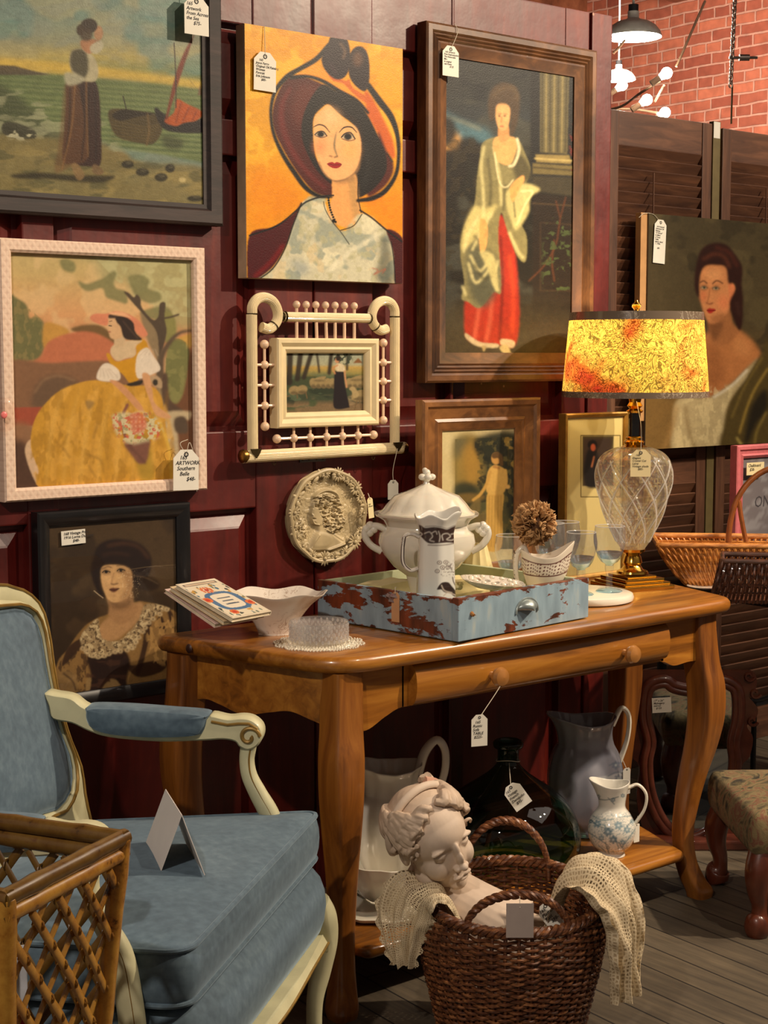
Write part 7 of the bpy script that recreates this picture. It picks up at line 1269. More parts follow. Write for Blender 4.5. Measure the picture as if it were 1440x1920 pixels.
def cab(p, out, z1, r0=.030):
    P_ = [(z1, 0.0, r0*1.05), (z1-.04, .018, r0*1.15), (z1-.09, .026, r0*.98), (z1-.15, .016, r0*.74), (.15, -.002, r0*.58), (.06, .0, r0*.55), (.025, .022, r0*.62), (.008, .036, r0*.60), (.0, .036, r0*.45)]
    pts = [(p.x+out.x*o, p.y+out.y*o, z) for z, o, r in P_]; mb = MB(); C_ = catmull([np.array([*q, r]) for q, (_, _, r) in zip(pts, P_)], 6); mb.tube([c[:3] for c in C_], [c[3] for c in C_], 16, up=(1, 0, 0)); lg = cp(mb, 'leg', M_crm)
    side = Vector((-out.y, out.x, 0)); mb = MB(); mb.tube([tuple(Vector(tuple(c[:3]))+out*(c[3]*.80)+side*c[3]*.6) for c in C_[2:-6]], .0028, 6); cp(mb, 'gold_line', M_gld, lg)
for i, (p, ins) in enumerate(((c2[1], .035), (c2[0], .035), (c2[2], .03), (c2[3], .03))):
    cen = v3(np.mean(np.array(q2), 0)); o = (p-cen).normalized(); cab(p-o*ins, o, .365)
# back: frame and panel traced on the reclined plane of the back
rec = math.radians(13); bu = Vector((-dN.x*math.sin(rec), -dN.y*math.sin(rec), math.cos(rec))); B0 = v3((FB.x, FB.y), ZC-.10)-dN*.02; bn = dW.cross(bu).normalized(); bn = bn if bn.dot(dN) > 0 else -bn
def onB(x, y): d = Vector(tuple(ray(x, y))); k = (B0-Vector(tuple(EYEP))).dot(bn)/d.dot(bn); p = Vector(tuple(EYEP))+d*k-B0; return p.dot(dW), p.dot(bu)
sc_b = .36
fo = [onB(*p) for p in ((168, 1560), (150, 1500), (140, 1440), (118, 1385), (100, 1320), (88, 1250), (80, 1190), (66, 1140), (42, 1112), (14, 1100))]; fi = [onB(*p) for p in ((60, 1530), (95, 1518), (120, 1482), (118, 1425), (98, 1370), (84, 1310), (72, 1250), (62, 1190), (48, 1158), (24, 1144), (0, 1146))]
top_s = fo[-1]
outer = catmull([np.array(p) for p in fo]+[np.array([top_s[0]+.08, top_s[1]+.018]), np.array([sc_b, top_s[1]+.045])], 5); outer = [tuple(p) for p in outer]; outer = outer+[(2*sc_b-x, y) for x, y in outer[::-1][1:]]
inner = catmull([np.array([sc_b, fi[0][1]-.01])]+[np.array(p) for p in fi]+[np.array([sc_b, fi[-1][1]+.03])], 5); inner = [tuple(p) for p in inner]; inner = inner+[(2*sc_b-x, y) for x, y in inner[::-1][1:-1]]
def BW(s_, t_, d=0): return B0+dW*s_+bu*t_+bn*d
def resamp(P_, n): P_ = np.array(P_); P_ = np.vstack([P_, P_[:1]]); L_ = np.concatenate([[0], np.cumsum(np.hypot(*np.diff(P_, axis=0).T))]); u = np.linspace(0, L_[-1], n+1)[:-1]; return list(zip(np.interp(u, L_, P_[:, 0]), np.interp(u, L_, P_[:, 1])))
ci = (sc_b, .30)
def polar(P_, n=120):
    P_ = np.array(P_); out = []; m_ = len(P_)
    for k in range(n):
        a = 2*PI*k/n; d = np.array([math.cos(a), math.sin(a)]); best = 0
        for i in range(m_):
            p, q = P_[i]-ci, P_[(i+1) % m_]-ci; e = q-p; den = d[0]*e[1]-d[1]*e[0]
            if abs(den) < 1e-12: continue
            t_ = (p[0]*e[1]-p[1]*e[0])/den; u = (p[0]*d[1]-p[1]*d[0])/den
            if t_ > 0 and -1e-6 <= u <= 1+1e-6: best = max(best, t_)
        out.append((ci[0]+d[0]*best, ci[1]+d[1]*best))
    return out
po, pi_ = polar(outer), polar(inner); mid = lambda k: [(a[0]*(1-k)+b[0]*k, a[1]*(1-k)+b[1]*k) for a, b in zip(po, pi_)]
rings = [[BW(*p, d) for p in mid(k)] for k, d in ((0, -.035), (0, .004), (.12, .016), (.35, .020), (.62, .016), (.85, .024), (1., .012), (1., -.035))]
mb = MB(); mb.loft(rings, loop=True); fbk = cp(mb, 'back_frame', M_crm)
mb = MB(); mb.tube([BW(*p, .0255) for p in mid(.84)], .0035, 6, loop=True); mb.tube([BW(*p, .018) for p in mid(.10)], .003, 6, loop=True); cp(mb, 'gold_line', M_gld, fbk)
mb = MB(); cI = np.array(ci); ring = lambda f, d: [BW(cI[0]+(x-cI[0])*f, cI[1]+(y-cI[1])*f, d) for x, y in pi_]
mb.loft([ring(1.0, -.02), ring(1.0, .008), ring(.975, .020), ring(.92, .026), ring(.7, .034), ring(.4, .04), ring(.1, .042)]); bp = cp(mb, 'back_panel', M_vel, smooth=60)
mb = MB(); mb.tube([BW(*p, .016) for p in [(cI[0]+(x-cI[0])*.985, cI[1]+(y-cI[1])*.985) for x, y in pi_]], .005, 8, loop=True); cp(mb, 'back_piping', M_vel, bp)
mb = MB(); mb.loft([ring(1.0, -.022), ring(.9, -.034), ring(.1, -.036)]); cp(mb, 'back_cover', M_vel)
# arms traced on their own upright plane
PA, PB = Vector(tuple(onZ(92, 1318, .775))), Vector(tuple(onZ(492, 1378, .715))); ad = Vector((PB.x-PA.x, PB.y-PA.y, 0)).normalized(); an = Vector((ad.y, -ad.x, 0)); an = an if an.dot(v3((-1, -1))) > 0 else -an
def onA(x, y): d = Vector(tuple(ray(x, y))); k = (PA-Vector(tuple(EYEP))).dot(an)/d.dot(an); p = Vector(tuple(EYEP))+d*k; return (p-PA).dot(ad), p.z
def AW(q, d=0, off=Vector((0, 0, 0))): return Vector((PA.x, PA.y, 0))+ad*q[0]+an*d+off+Vector((0, 0, q[1]))
armw = [onA(*p) for p in ((88, 1296), (110, 1298), (140, 1304), (166, 1322), (210, 1330), (300, 1340), (385, 1342), (400, 1336), (430, 1342), (455, 1340), (476, 1344), (492, 1358), (495, 1376), (486, 1394), (468, 1402), (452, 1396), (443, 1386), (420, 1382), (385, 1384), (300, 1386), (210, 1378), (170, 1366), (140, 1352), (104, 1344), (96, 1320))]
padp = [onA(*p) for p in ((166, 1332), (172, 1321), (240, 1322), (320, 1328), (388, 1334), (392, 1345), (386, 1366), (372, 1374), (300, 1377), (220, 1372), (180, 1362), (168, 1348))]
post = [(onA(*p), r) for p, r in (((466, 1398), .019), ((463, 1425), .018), ((468, 1455), .0195), ((484, 1488), .022), ((506, 1530), .025), ((516, 1580), .026), ((524, 1650), .026), ((520, 1730), .026))]
def arm(off):
    w_ = .024; cc = [tuple(q) for q in catmull([np.array(q) for q in armw], 4, True)]; ctr = np.mean(np.array(cc), 0)
    mb = MB(); mb.loft([[AW(q, d, off) for q in inset(cc, i_)] for d, i_ in ((-w_, .004), (-w_*.8, 0), (w_*.8, 0), (w_, .004))]); a_ = cp(mb, 'arm_rest', M_crm, smooth=50)
    sc_ = onA(470, 1377); mb = MB(); sp = [(sc_[0]+(.004+.0028*q)*math.cos(-q+.4), sc_[1]+(.004+.0028*q)*math.sin(-q+.4)) for q in np.linspace(0, 6.6, 40)]
    mb.tube([AW(q, w_+.001, off) for q in sp], .0042, 8); mb.tube([AW(onA(*p), w_+.001, off) for p in ((486, 1362), (470, 1352), (450, 1352), (430, 1354), (400, 1348))], .003, 6); cp(mb, 'gold_line', M_gld, a_)
    mb = MB(); pc = [tuple(q) for q in catmull([np.array(q) for q in padp], 5, True)]; ctrp = np.mean(np.array(pc), 0)
    mb.loft([[AW(q, d, off) for q in inset(pc, i_)] for d, i_ in ((-.031, .005), (-.022, 0), (.022, 0), (.031, .005))]+[[AW((ctrp[0]+(q[0]-ctrp[0])*f, ctrp[1]+(q[1]-ctrp[1])*f), d_, off) for q in pc] for f, d_ in ((.93, .036), (.7, .040), (.35, .042), (.05, .0425))]); cp(mb, 'arm_pad', M_vel, a_, smooth=60)
    mb = MB(); C_ = catmull([np.array([*AW(q, 0, off), r]) for q, r in post], 6); mb.tube([c[:3] for c in C_], [c[3] for c in C_], 16, flat=.8); ps = cp(mb, 'arm_post', M_crm); mb = MB(); mb.tube([Vector(tuple(c[:3]))+an*c[3]*.80+ad*c[3]*.35 for c in C_], .0025, 6); cp(mb, 'gold_line', M_gld, ps)
arm(Vector((0, 0, 0))); nd_ = Vector(tuple(onZ(205, 1592, .715)))-PB; nd_.z = 0; arm(nd_)
# ---- folded white card standing on the seat
zc = ZC+.008; B1, B2, B3 = [Vector(tuple(onZ(*p, zc))) for p in ((273, 1582), (301, 1636), (384, 1641))]; B4 = B1+(B3-B2); mR2 = (B2+B3)/2; mR1 = (B1+B4)/2; mR2.z = ZA(1528, mR2, 330); mR1.z = mR2.z
t = thing('tent_card', 'blank white folded card standing on the blue seat cushion', 'card', ((B1+B3)/2)); o3 = (B1+B3)/2; mb = MB()
for a, b, c, d in ((B1, B2, mR2, mR1), (B4, B3, mR2, mR1)):
    nv = (b-a).cross(d-a).normalized()*.0006; mb.add([p-o3+nv*s_ for s_ in (-1, 1) for p in (a, b, c, d)], [(0, 1, 2, 3), (7, 6, 5, 4), (0, 4, 5, 1), (1, 5, 6, 2), (2, 6, 7, 3), (3, 7, 4, 0)])
mb.build('folded_card', plain('white_card', (222, 212, 204), .55, vary=.02), t, smooth=False)
# ------------------------------------------------------------------ bamboo lattice stand, bottom left corner
def bamboo(n, dk=1.):
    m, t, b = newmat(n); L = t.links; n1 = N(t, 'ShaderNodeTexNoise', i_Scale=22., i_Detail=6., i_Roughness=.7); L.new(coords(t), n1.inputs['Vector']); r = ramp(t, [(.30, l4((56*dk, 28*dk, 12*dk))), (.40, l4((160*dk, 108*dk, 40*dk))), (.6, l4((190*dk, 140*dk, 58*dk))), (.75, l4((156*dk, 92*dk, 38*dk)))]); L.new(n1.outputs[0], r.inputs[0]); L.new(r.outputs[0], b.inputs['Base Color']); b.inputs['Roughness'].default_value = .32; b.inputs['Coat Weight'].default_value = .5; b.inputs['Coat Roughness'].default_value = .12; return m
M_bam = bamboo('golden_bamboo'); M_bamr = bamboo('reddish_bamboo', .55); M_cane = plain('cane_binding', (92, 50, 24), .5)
zB = .80; k1, k2 = Vector(tuple(onZ(228, 1572, zB))), Vector(tuple(onZ(10, 1684, zB))); e1 = (k2-k1); e2 = Vector((e1.y, -e1.x, 0)); e2 = e2 if e2.dot(F0v) > 0 else -e2; e2 = e2*1.0; BB = thing('bamboo_lattice_stand', 'square golden bamboo stand with diamond lattice sides', 'stand', (k1+(e1+e2)*.5-Vector((0, 0, zB)))); cB = k1+(e1+e2)*.5; cB.z = 0
def bpt(u, v, z):
    """u, v in -1..1 across the stand at height z; the sides flare outwards near the top"""
    s_ = float(np.interp(z, [0, .42, zB], [.74, .76, 1.0])); return cB+e1*.5*u*s_+e2*.5*v*s_+Vector((0, 0, z))
def bp_(mb, name, mat, parent=None, **k): mb.xf(Tm(*(-cB))); return mb.build(name, mat, parent or BB, **k)
for u, v in ((-1, -1), (1, -1), (1, 1), (-1, 1)):
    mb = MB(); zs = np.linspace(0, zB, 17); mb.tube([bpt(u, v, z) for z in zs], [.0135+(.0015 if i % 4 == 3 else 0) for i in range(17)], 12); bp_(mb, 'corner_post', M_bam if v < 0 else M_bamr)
for (a, b) in (((-1, -1), (1, -1)), ((1, -1), (1, 1)), ((1, 1), (-1, 1)), ((-1, 1), (-1, -1))):
    for z, r in ((zB, .0125), (zB-.023, .0125), (.06, .012)):
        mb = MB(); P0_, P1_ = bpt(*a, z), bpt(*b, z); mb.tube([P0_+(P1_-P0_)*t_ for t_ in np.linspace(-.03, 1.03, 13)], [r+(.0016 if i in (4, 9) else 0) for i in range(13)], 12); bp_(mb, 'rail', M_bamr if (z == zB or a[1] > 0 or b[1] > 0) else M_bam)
    ax = 0 if a[0] != b[0] else 1; nrm = bpt(*((0, a[1]) if ax == 0 else (a[0], 0)), .5)-bpt(0, 0, .5); nrm.normalize(); front = a[1] < 0 and b[1] < 0; C0, SP = .76/.125, .46
    fp = lambda u, z: bpt(*((u*(b[0]-a[0])/2, a[1]) if ax == 0 else (a[0], u*(b[1]-a[1])/2)), float(z))
    for sg in (1, -1):
        for k in range(-14, 15):
            s0 = k*SP; zr_ = [z for z in np.linspace(.07, zB-.036, 150) if -1 <= s0+sg*(z-.435)*C0 <= 1]
            if len(zr_) < 6: continue
            mb = MB(); mb.tube([fp(s0+sg*(z-.435)*C0, z)+nrm*(.004*sg) for z in (zr_[0], (zr_[0]+zr_[-1])/2, zr_[-1])], .0072 if sg > 0 else .006, 8, flat=.45, up=tuple(nrm))
            if sg > 0:
                for k2_ in range(-14, 15):
                    z = .435+(k2_-k)*SP/(2*C0); u = (k+k2_)*SP/2
                    if zr_[0] < z < zr_[-1] and abs(u) < 1:
                        p = fp(u, z); mb.tube([p+nrm*.0095*math.cos(q_)+Vector((0, 0, .0085*math.sin(q_))) for q_ in np.linspace(0, 2*PI, 11)[:-1]], .0016, 5, loop=True)
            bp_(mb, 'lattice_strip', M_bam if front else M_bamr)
mb = MB(); mb.loft([[bpt(u, v, z) for u, v in ((-1, -1), (1, -1), (1, 1), (-1, 1))] for z in (.055, .065)]); bp_(mb, 'bottom_board', M_bamr, smooth=False)
for i, (x, y, z1, c, lb) in enumerate(((118, 1845, .66, (196, 200, 206), 'white magazine with a red band standing in the bamboo stand'), (160, 1795, .685, (206, 206, 200), 'rolled white paper standing in the bamboo stand'))):
    p = bpt(-.1+.25*i, .15-.3*i, 0); t = thing('magazine' if i == 0 else 'paper_roll', lb, 'paper', (p.x, p.y, .066)); mb = MB()
    if i == 0: mb.box((-.06, -.006, 0), (.06, .006, z1-.07), .002); mb.build('pages', plain('glossy_white_page', c, .4), t, smooth=False); mb = MB(); mb.box((-.0602, -.0066, z1-.24), (.0602, .0066, z1-.16)); mb.build('red_band', plain('red_print', (150, 26, 24), .4), t, smooth=False); t.rotation_euler = (0, 0, math.atan2(RT[1], RT[0])+.3)
    else: mb.tube([(0, 0, 0), (.004, 0, z1-.066)], .017, 16); mb.build('roll', plain('paper_white', c, .6), t)
# ------------------------------------------------------------------ right hand side: shutters and what leans on them
def at(x, y, d): return Vector(tuple(EYEP+ray(x, y)*d))
M_shut = wood('dark_shutter_wood', (62, 38, 28), (92, 60, 42), (120, 80, 56), scale=(5, 40, 40), rough=.5, coat=.1, bmp=.2); M_shutv = wood('dark_shutter_stile', (60, 38, 28), (92, 60, 42), (118, 80, 56), scale=(40, 40, 4), rough=.5, coat=.1, bmp=.2)
YS = 3.72
def shutter(label, xl, xr, ztop, y, rz=0):
    x0, x1 = xl, xr; w_ = x1-x0; t = thing('louvered_shutter', label, 'shutter', (x0, y, 0), rz, 'tall dark louvered shutters'); sw = .052
    for a in (0, w_-sw): mb = MB(); mb.box((a, 0, 0), (a+sw, .032, ztop), .003); mb.build('stile', M_shutv, t, smooth=False)
    rails_ = [(ztop-.115, ztop), (ztop-1.30, ztop-1.21), (0, .12)]
    for a, b in rails_: mb = MB(); mb.box((sw, .004, a), (w_-sw, .028, b), .002); mb.build('rail', M_shut, t, smooth=False)
    mb = MB(); M = Rm(math.radians(-62), 'X')
    for za, zb in ((rails_[1][1], rails_[0][0]), (rails_[2][1], rails_[1][0])):
        n = int((zb-za)/.0385)
        for i in range(n):
            q = MB(); q.box((sw-.002, -.024, -.0032), (w_-sw+.002, .024, .0032), .0015); mb.merge(q, Tm(0, .016, za+(i+.5)*(zb-za)/n) @ M)
    o = mb.build('slats', M_shut, t, smooth=False); mb = MB(); mb.tube([(w_*.40, -.012, ztop-.20), (w_*.40, -.012, ztop-.60)], .003, 6); mb.build('tilt_rod', M_shutv, t)
    return t
xs0 = onY(1146, 210, YS)[0]; xs1 = onY(1336, 228, YS)[0]; zt0 = onY(1240, 218, YS)[2]; shutter('dark louvered shutter just right of the red wall', xs0-.01, xs1, zt0, YS)
xs2 = onY(1352, 240, YS)[0]; shutter('dark louvered shutter at the right edge behind the portrait canvas', xs2, xs2+.62, zt0-.012, YS-.01)
t = thing('wooden_strip', 'olive painted wooden strip standing between the two shutters', 'strip', ((xs1+xs2)/2, YS-.002, 0)); mb = MB(); mb.box((-(xs2-xs1)/2+.004, 0, 0), ((xs2-xs1)/2-.004, .02, zt0+.01), .001); mb.build('strip', plain('olive_paint', (104, 90, 52), .6), t, smooth=False); mb = MB(); mb.box((-.02, -.001, zt0-.05), (.016, .0, zt0+.008)); mb.build('paper_label', M_card, t, smooth=False)
# portrait canvas
A = Art((1190, 390, 1440, 850), 4.174, 1.1, (78, 68, 48))
A.vgrad([(0, (80, 72, 52)), (900, (86, 76, 54)), (1400, (112, 92, 56)), (1920, (124, 104, 66))]); A.mot((98, 88, 62), 200, .5, .6, 3); A.mot((60, 54, 40), 150, .55, .6, 6)
A.poly([(60, 1500), (400, 1500), (420, 1700), (300, 1900), (70, 1900)], (124, 100, 60), 40, .9)
A.poly([(540, 1020), (620, 960), (780, 940), (900, 1020), (980, 1120), (970, 1180), (860, 1280), (760, 1380), (600, 1480), (540, 1500), (500, 1300)], (172, 120, 76), 14); A.poly([(560, 1100), (640, 1080), (700, 1300), (600, 1440), (550, 1350)], (140, 94, 58), 26, .6); A.poly([(800, 1000), (900, 1060), (900, 1160), (780, 1120)], (190, 138, 90), 26, .7)
A.poly([(585, 860), (740, 800), (770, 900), (820, 980), (700, 1080), (620, 1060), (590, 980)], (160, 112, 72), 10); A.poly([(590, 900), (700, 900), (640, 1040), (600, 1000)], (110, 76, 50), 16, .7)
A.poly([(520, 480), (560, 440), (700, 430), (760, 560), (770, 700), (740, 800), (670, 880), (610, 905), (570, 880), (530, 780), (505, 620)], (190, 136, 92), 7)
A.ell(700, 740, 46, 60, (204, 130, 90), 26, .8); A.ell(540, 690, 26, 46, (190, 116, 80), 16, .7); A.ell(620, 520, 70, 40, (206, 156, 108), 24, .7); A.poly([(735, 600), (770, 590), (792, 630), (778, 700), (745, 740), (740, 680)], (196, 128, 88), 5); A.poly([(600, 860), (700, 820), (690, 880), (620, 905)], (140, 96, 62), 14, .6)
A.poly([(470, 560), (490, 420), (530, 320), (620, 275), (720, 290), (800, 380), (845, 470), (840, 600), (850, 720), (845, 900), (820, 960), (770, 860), (745, 740), (790, 640), (775, 590), (735, 590), (715, 470), (640, 450), (560, 455), (520, 510), (505, 600), (505, 700), (480, 660)], (58, 34, 28), 7); A.line([(540, 400), (620, 360), (700, 380), (740, 460)], 24, (104, 62, 44), 12, .7); A.line([(640, 310), (740, 350), (800, 450)], 22, (96, 52, 38), 12, .6); A.line([(800, 740), (820, 840)], 22, (78, 54, 46), 10, .5)
for x, y in ((544, 625), (636, 630)): A.ell(x, y, 32, 22, (130, 92, 62), 9, .7); A.ell(x, y, 23, 10, (190, 170, 138), 2.5); A.ell(x+2, y, 11, 10, (54, 60, 44), 2); A.line([(x-28, y), (x, y-12), (x+28, y+2)], 5, (60, 36, 28), 2)
A.line([(512, 584), (540, 570), (566, 590)], 8, (64, 38, 28), 3, .9); A.line([(610, 592), (644, 568), (690, 590)], 8, (64, 38, 28), 3, .9); A.line([(588, 630), (580, 690), (570, 735)], 9, (150, 100, 66), 5, .7); A.line([(562, 742), (585, 752), (610, 744)], 8, (120, 66, 46), 4, .9); A.poly([(566, 800), (590, 784), (604, 790), (626, 790), (634, 802), (600, 826), (580, 824)], (160, 52, 44), 2.5); A.line([(566, 802), (600, 804), (632, 802)], 4, (96, 30, 28), 1.5)
A.poly([(320, 1920), (300, 1700), (340, 1500), (540, 1490), (620, 1470), (760, 1380), (870, 1270), (970, 1180), (900, 1320), (800, 1440), (720, 1600), (690, 1920)], (172, 158, 122), 12); A.mot((196, 182, 142), 60, .5, .6, 23, .5, A.blur(A.mask([(400, 1500), (760, 1400), (700, 1600), (680, 1900), (330, 1900)]), 16)); A.line([(400, 1560), (420, 1720), (470, 1880)], 26, (120, 100, 66), 12, .6); A.line([(620, 1480), (760, 1390), (880, 1270)], 16, (206, 200, 180), 6, .8); A.line([(230, 1880), (300, 1700), (330, 1560)], 30, (160, 130, 84), 16, .6)
A.poly([(1043, 1060), (1000, 1150), (940, 1220), (860, 1360), (760, 1500), (700, 1700), (690, 1920), (1060, 1920)], (88, 76, 44), 10); A.poly([(960, 1480), (1030, 1420), (1043, 1560), (950, 1700), (900, 1820), (860, 1840), (900, 1600)], (40, 38, 32), 14, .9)
for q, c in (([(1040, 1260), (940, 1420), (880, 1560), (820, 1760)], (156, 134, 70)), ([(1000, 1170), (860, 1400), (760, 1640)], (120, 104, 58)), ([(1030, 1600), (960, 1740), (940, 1840)], (132, 116, 64)), ([(800, 1800), (840, 1860)], (176, 160, 96))): A.line(q, 16, c, 7, .8)
A.tex(.10, 12, 7); A.tex(.08, 50, 17); A.im *= 1.15
Yp = 3.655; a = onY(1217, 400, Yp); b = onY(1440, 838, Yp); px0, px1 = a[0], a[0]+.76; pz0, pz1 = onY(1213, 843, Yp)[2], a[2]
t = thing('portrait_canvas', 'unframed dark olive canvas of a bare shouldered woman hung on the shutters', 'painting', ((px0+px1)/2, YS, pz0)); o3 = tuple(t.location)
canvas_grid('painted_canvas', A, px0, px1, pz0, pz1, Yp, 300, 460, M_oil, t, o3); mb = MB(); mb.box((px0-.001-o3[0], Yp+.001-YS, 0), (px1-o3[0], -.026, pz1-pz0), .001); mb.build('stretcher', plain('olive_canvas_edge', (92, 78, 56), .8), t, smooth=False)
mb = MB(); mb.box((px0-.034-o3[0], Yp+.006-YS, .10), (px0-.001-o3[0], -.034, pz1-pz0+.002), .002); mb.build('raw_wood_edge', plain('raw_wood_strip', (186, 140, 88), .7, vary=.1), t, smooth=False)
q = onY(1239, 412, Yp-.004); price_tag('long white handwritten tag on the portrait canvas', q, .062, .150, ['  168 Artwork', 'Unframed Oil', 'Painting', '"A Portrait"', 'by Maria', 'of Texas', 'Dallas', 'signed, dated', ' c. 1940s', '', '      $85-'], string=[tuple(onY(1225, 402, Yp-.002)), tuple(onY(1208, 400, Yp)), tuple(onY(1198, 408, Yp))], ts=.125, tilt=.05, top=.18)
# pendant barn lamps, string lights, chain
def glow(n, c, s_):
    m, t, b = newmat(n); b.inputs['Base Color'].default_value = (1, 1, 1, 1); b.inputs['Emission Color'].default_value = (*c, 1); b.inputs['Emission Strength'].default_value = s_; return m
M_glow = glow('lit_bulb', (1, .93, .78), 30.); M_shin = plain('enamel_white', (230, 232, 226), .4); M_sout = plain('galvanised_shade', (205, 202, 194), .5, .0)
def barn(label, x, y, d, r, group='barn pendant lamps'):
    p = at(x, y, d); t = thing('pendant_lamp', label, 'pendant lamp', p, group=group); k = r/.17
    mb = MB(); mb.lathe([(q[0]*k, q[1]*k) for q in ((.170, 0), (.171, .008), (.162, .03), (.135, .065), (.095, .09), (.05, .102), (.034, .112), (.034, .15), (.0, .155))], 48, caps=(False, False)); mb.build('shade', M_sout, t)
    mb = MB(); mb.lathe([(q[0]*k, q[1]*k) for q in ((.168, .001), (.158, .028), (.131, .062), (.09, .085), (.0, .095))], 48, caps=(False, False)); mb.build('shade_lining', glow('lit_enamel_%d' % int(x), (.9, 1, .97), 1.5), t)
    mb = MB(); mb.ball((0, 0, .035*k), .035*k); mb.build('bulb', M_glow, t); mb = MB(); mb.lathe([(0, .15*k), (.03*k, .15*k), (.03*k, .19*k), (0, .19*k)], 20); mb.build('cap', M_ink, t)
    mb = MB(); mb.tube([(0, 0, .18*k), (0, 0, 4.18-p.z)], .008*k, 8); mb.build('stem', M_sout, t)
    l = bpy.data.lights.new('pendant_light', 'POINT'); l.energy = 30*k; l.color = (1, .93, .82); l.shadow_soft_size = .04; o = bpy.data.objects.new('pendant_light', l); COL.objects.link(o); o.parent = t; o.location = (0, 0, -.03)
barn('larger lit metal barn pendant near the ceiling at the top right', 1187, 70, 8.6, .155); barn('smaller barn pendant farther back beside the red wall', 1160, 150, 9.8, .105)
M_cord = plain('tan_cord', (190, 150, 120), .7); bulbs = ((1250, 137, 7.2, -1), (1213, 187, 7.4, -1), (1247, 211, 7.6, 1), (1167, 160, 7.9, 0))
for i, (x, y, d, sg) in enumerate(bulbs):
    p = at(x, y, d); t = thing('string_light_bulb', ('lit string light bulb highest over the shutters', 'lit string light bulb left of and below the highest one', 'lit string light bulb just above the shutter top', 'lit string light bulb beside the smaller pendant')[i], 'light bulb', p, group='bulbs of the string light')
    ax = (RTv*-.75+Vector((0, 0, -.5))).normalized(); mb = MB(); mb.ball((0, 0, 0), .026, 16, 12); mb.tube([ax*.01, ax*.04], [.022, .012], 12); mb.build('bulb', M_glow, t); mb = MB(); mb.tube([ax*.038, ax*.085], .014, 12); mb.build('socket', M_cord, t)
    l = bpy.data.lights.new('string_light', 'POINT'); l.energy = 5; l.color = (1, .85, .6); l.shadow_soft_size = .03; o = bpy.data.objects.new('string_light', l); COL.objects.link(o); o.parent = t
t = thing('light_cord', 'tan cord of the string lights sagging from the ceiling', 'cord', at(1250, 130, 7.3)); o3 = at(1250, 130, 7.3); 
for q in (((1322, 2, 7.4), (1290, 75, 7.3), (1268, 125, 7.25)), ((1238, 152, 7.25), (1200, 175, 7.3), (1168, 198, 7.5), (1140, 206, 7.6)), ((1245, 160, 7.3), (1228, 190, 7.5)), ((1200, 193, 7.45), (1185, 200, 7.5)), ((1235, 212, 7.6), (1190, 205, 7.6), (1150, 204, 7.6)), ((1150, 100, 7.9), (1160, 90, 7.9), (1172, 75, 7.9))): mb = MB(); mb.tube(catmull([at(*p)-o3 for p in q], 6), .006, 6); mb.build('cord', M_cord, t)
t = thing('hanging_chain', 'steel chain hanging from the ceiling in front of the brick wall', 'chain', at(1378, 80, 7.8)); o3 = at(1378, 80, 7.8); mb = MB(); d_ = 7.8
n = 24
for i in range(n):
    c = at(1378-i*.35, -2+i*7.0, d_)-o3; a_ = i*PI/2; ux = Vector((math.cos(a_), math.sin(a_), 0)); mb.tube([c+ux*.010*math.cos(q_)+Vector((0, 0, .015*math.sin(q_))) for q_ in np.linspace(0, 2*PI, 11)[:-1]], .0035, 6, loop=True)
mb.build('links', plain('bright_steel', (150, 140, 132), .35, .9, vary=.15), t); mb = MB(); mb.tube([at(1373, 160, d_)-o3, at(1371, 232, d_)-o3], .0045, 6); mb.build('wire', M_dbrass, t)
mb = MB(); c_ = at(1386, 108, d_)-o3; mb.tube([c_, c_+RTv*.05], .016, 12); mb.tube([c_-RTv*.05, c_+RTv*.09], .007, 8); mb.build('clamp', MATS['bright_steel'], t)
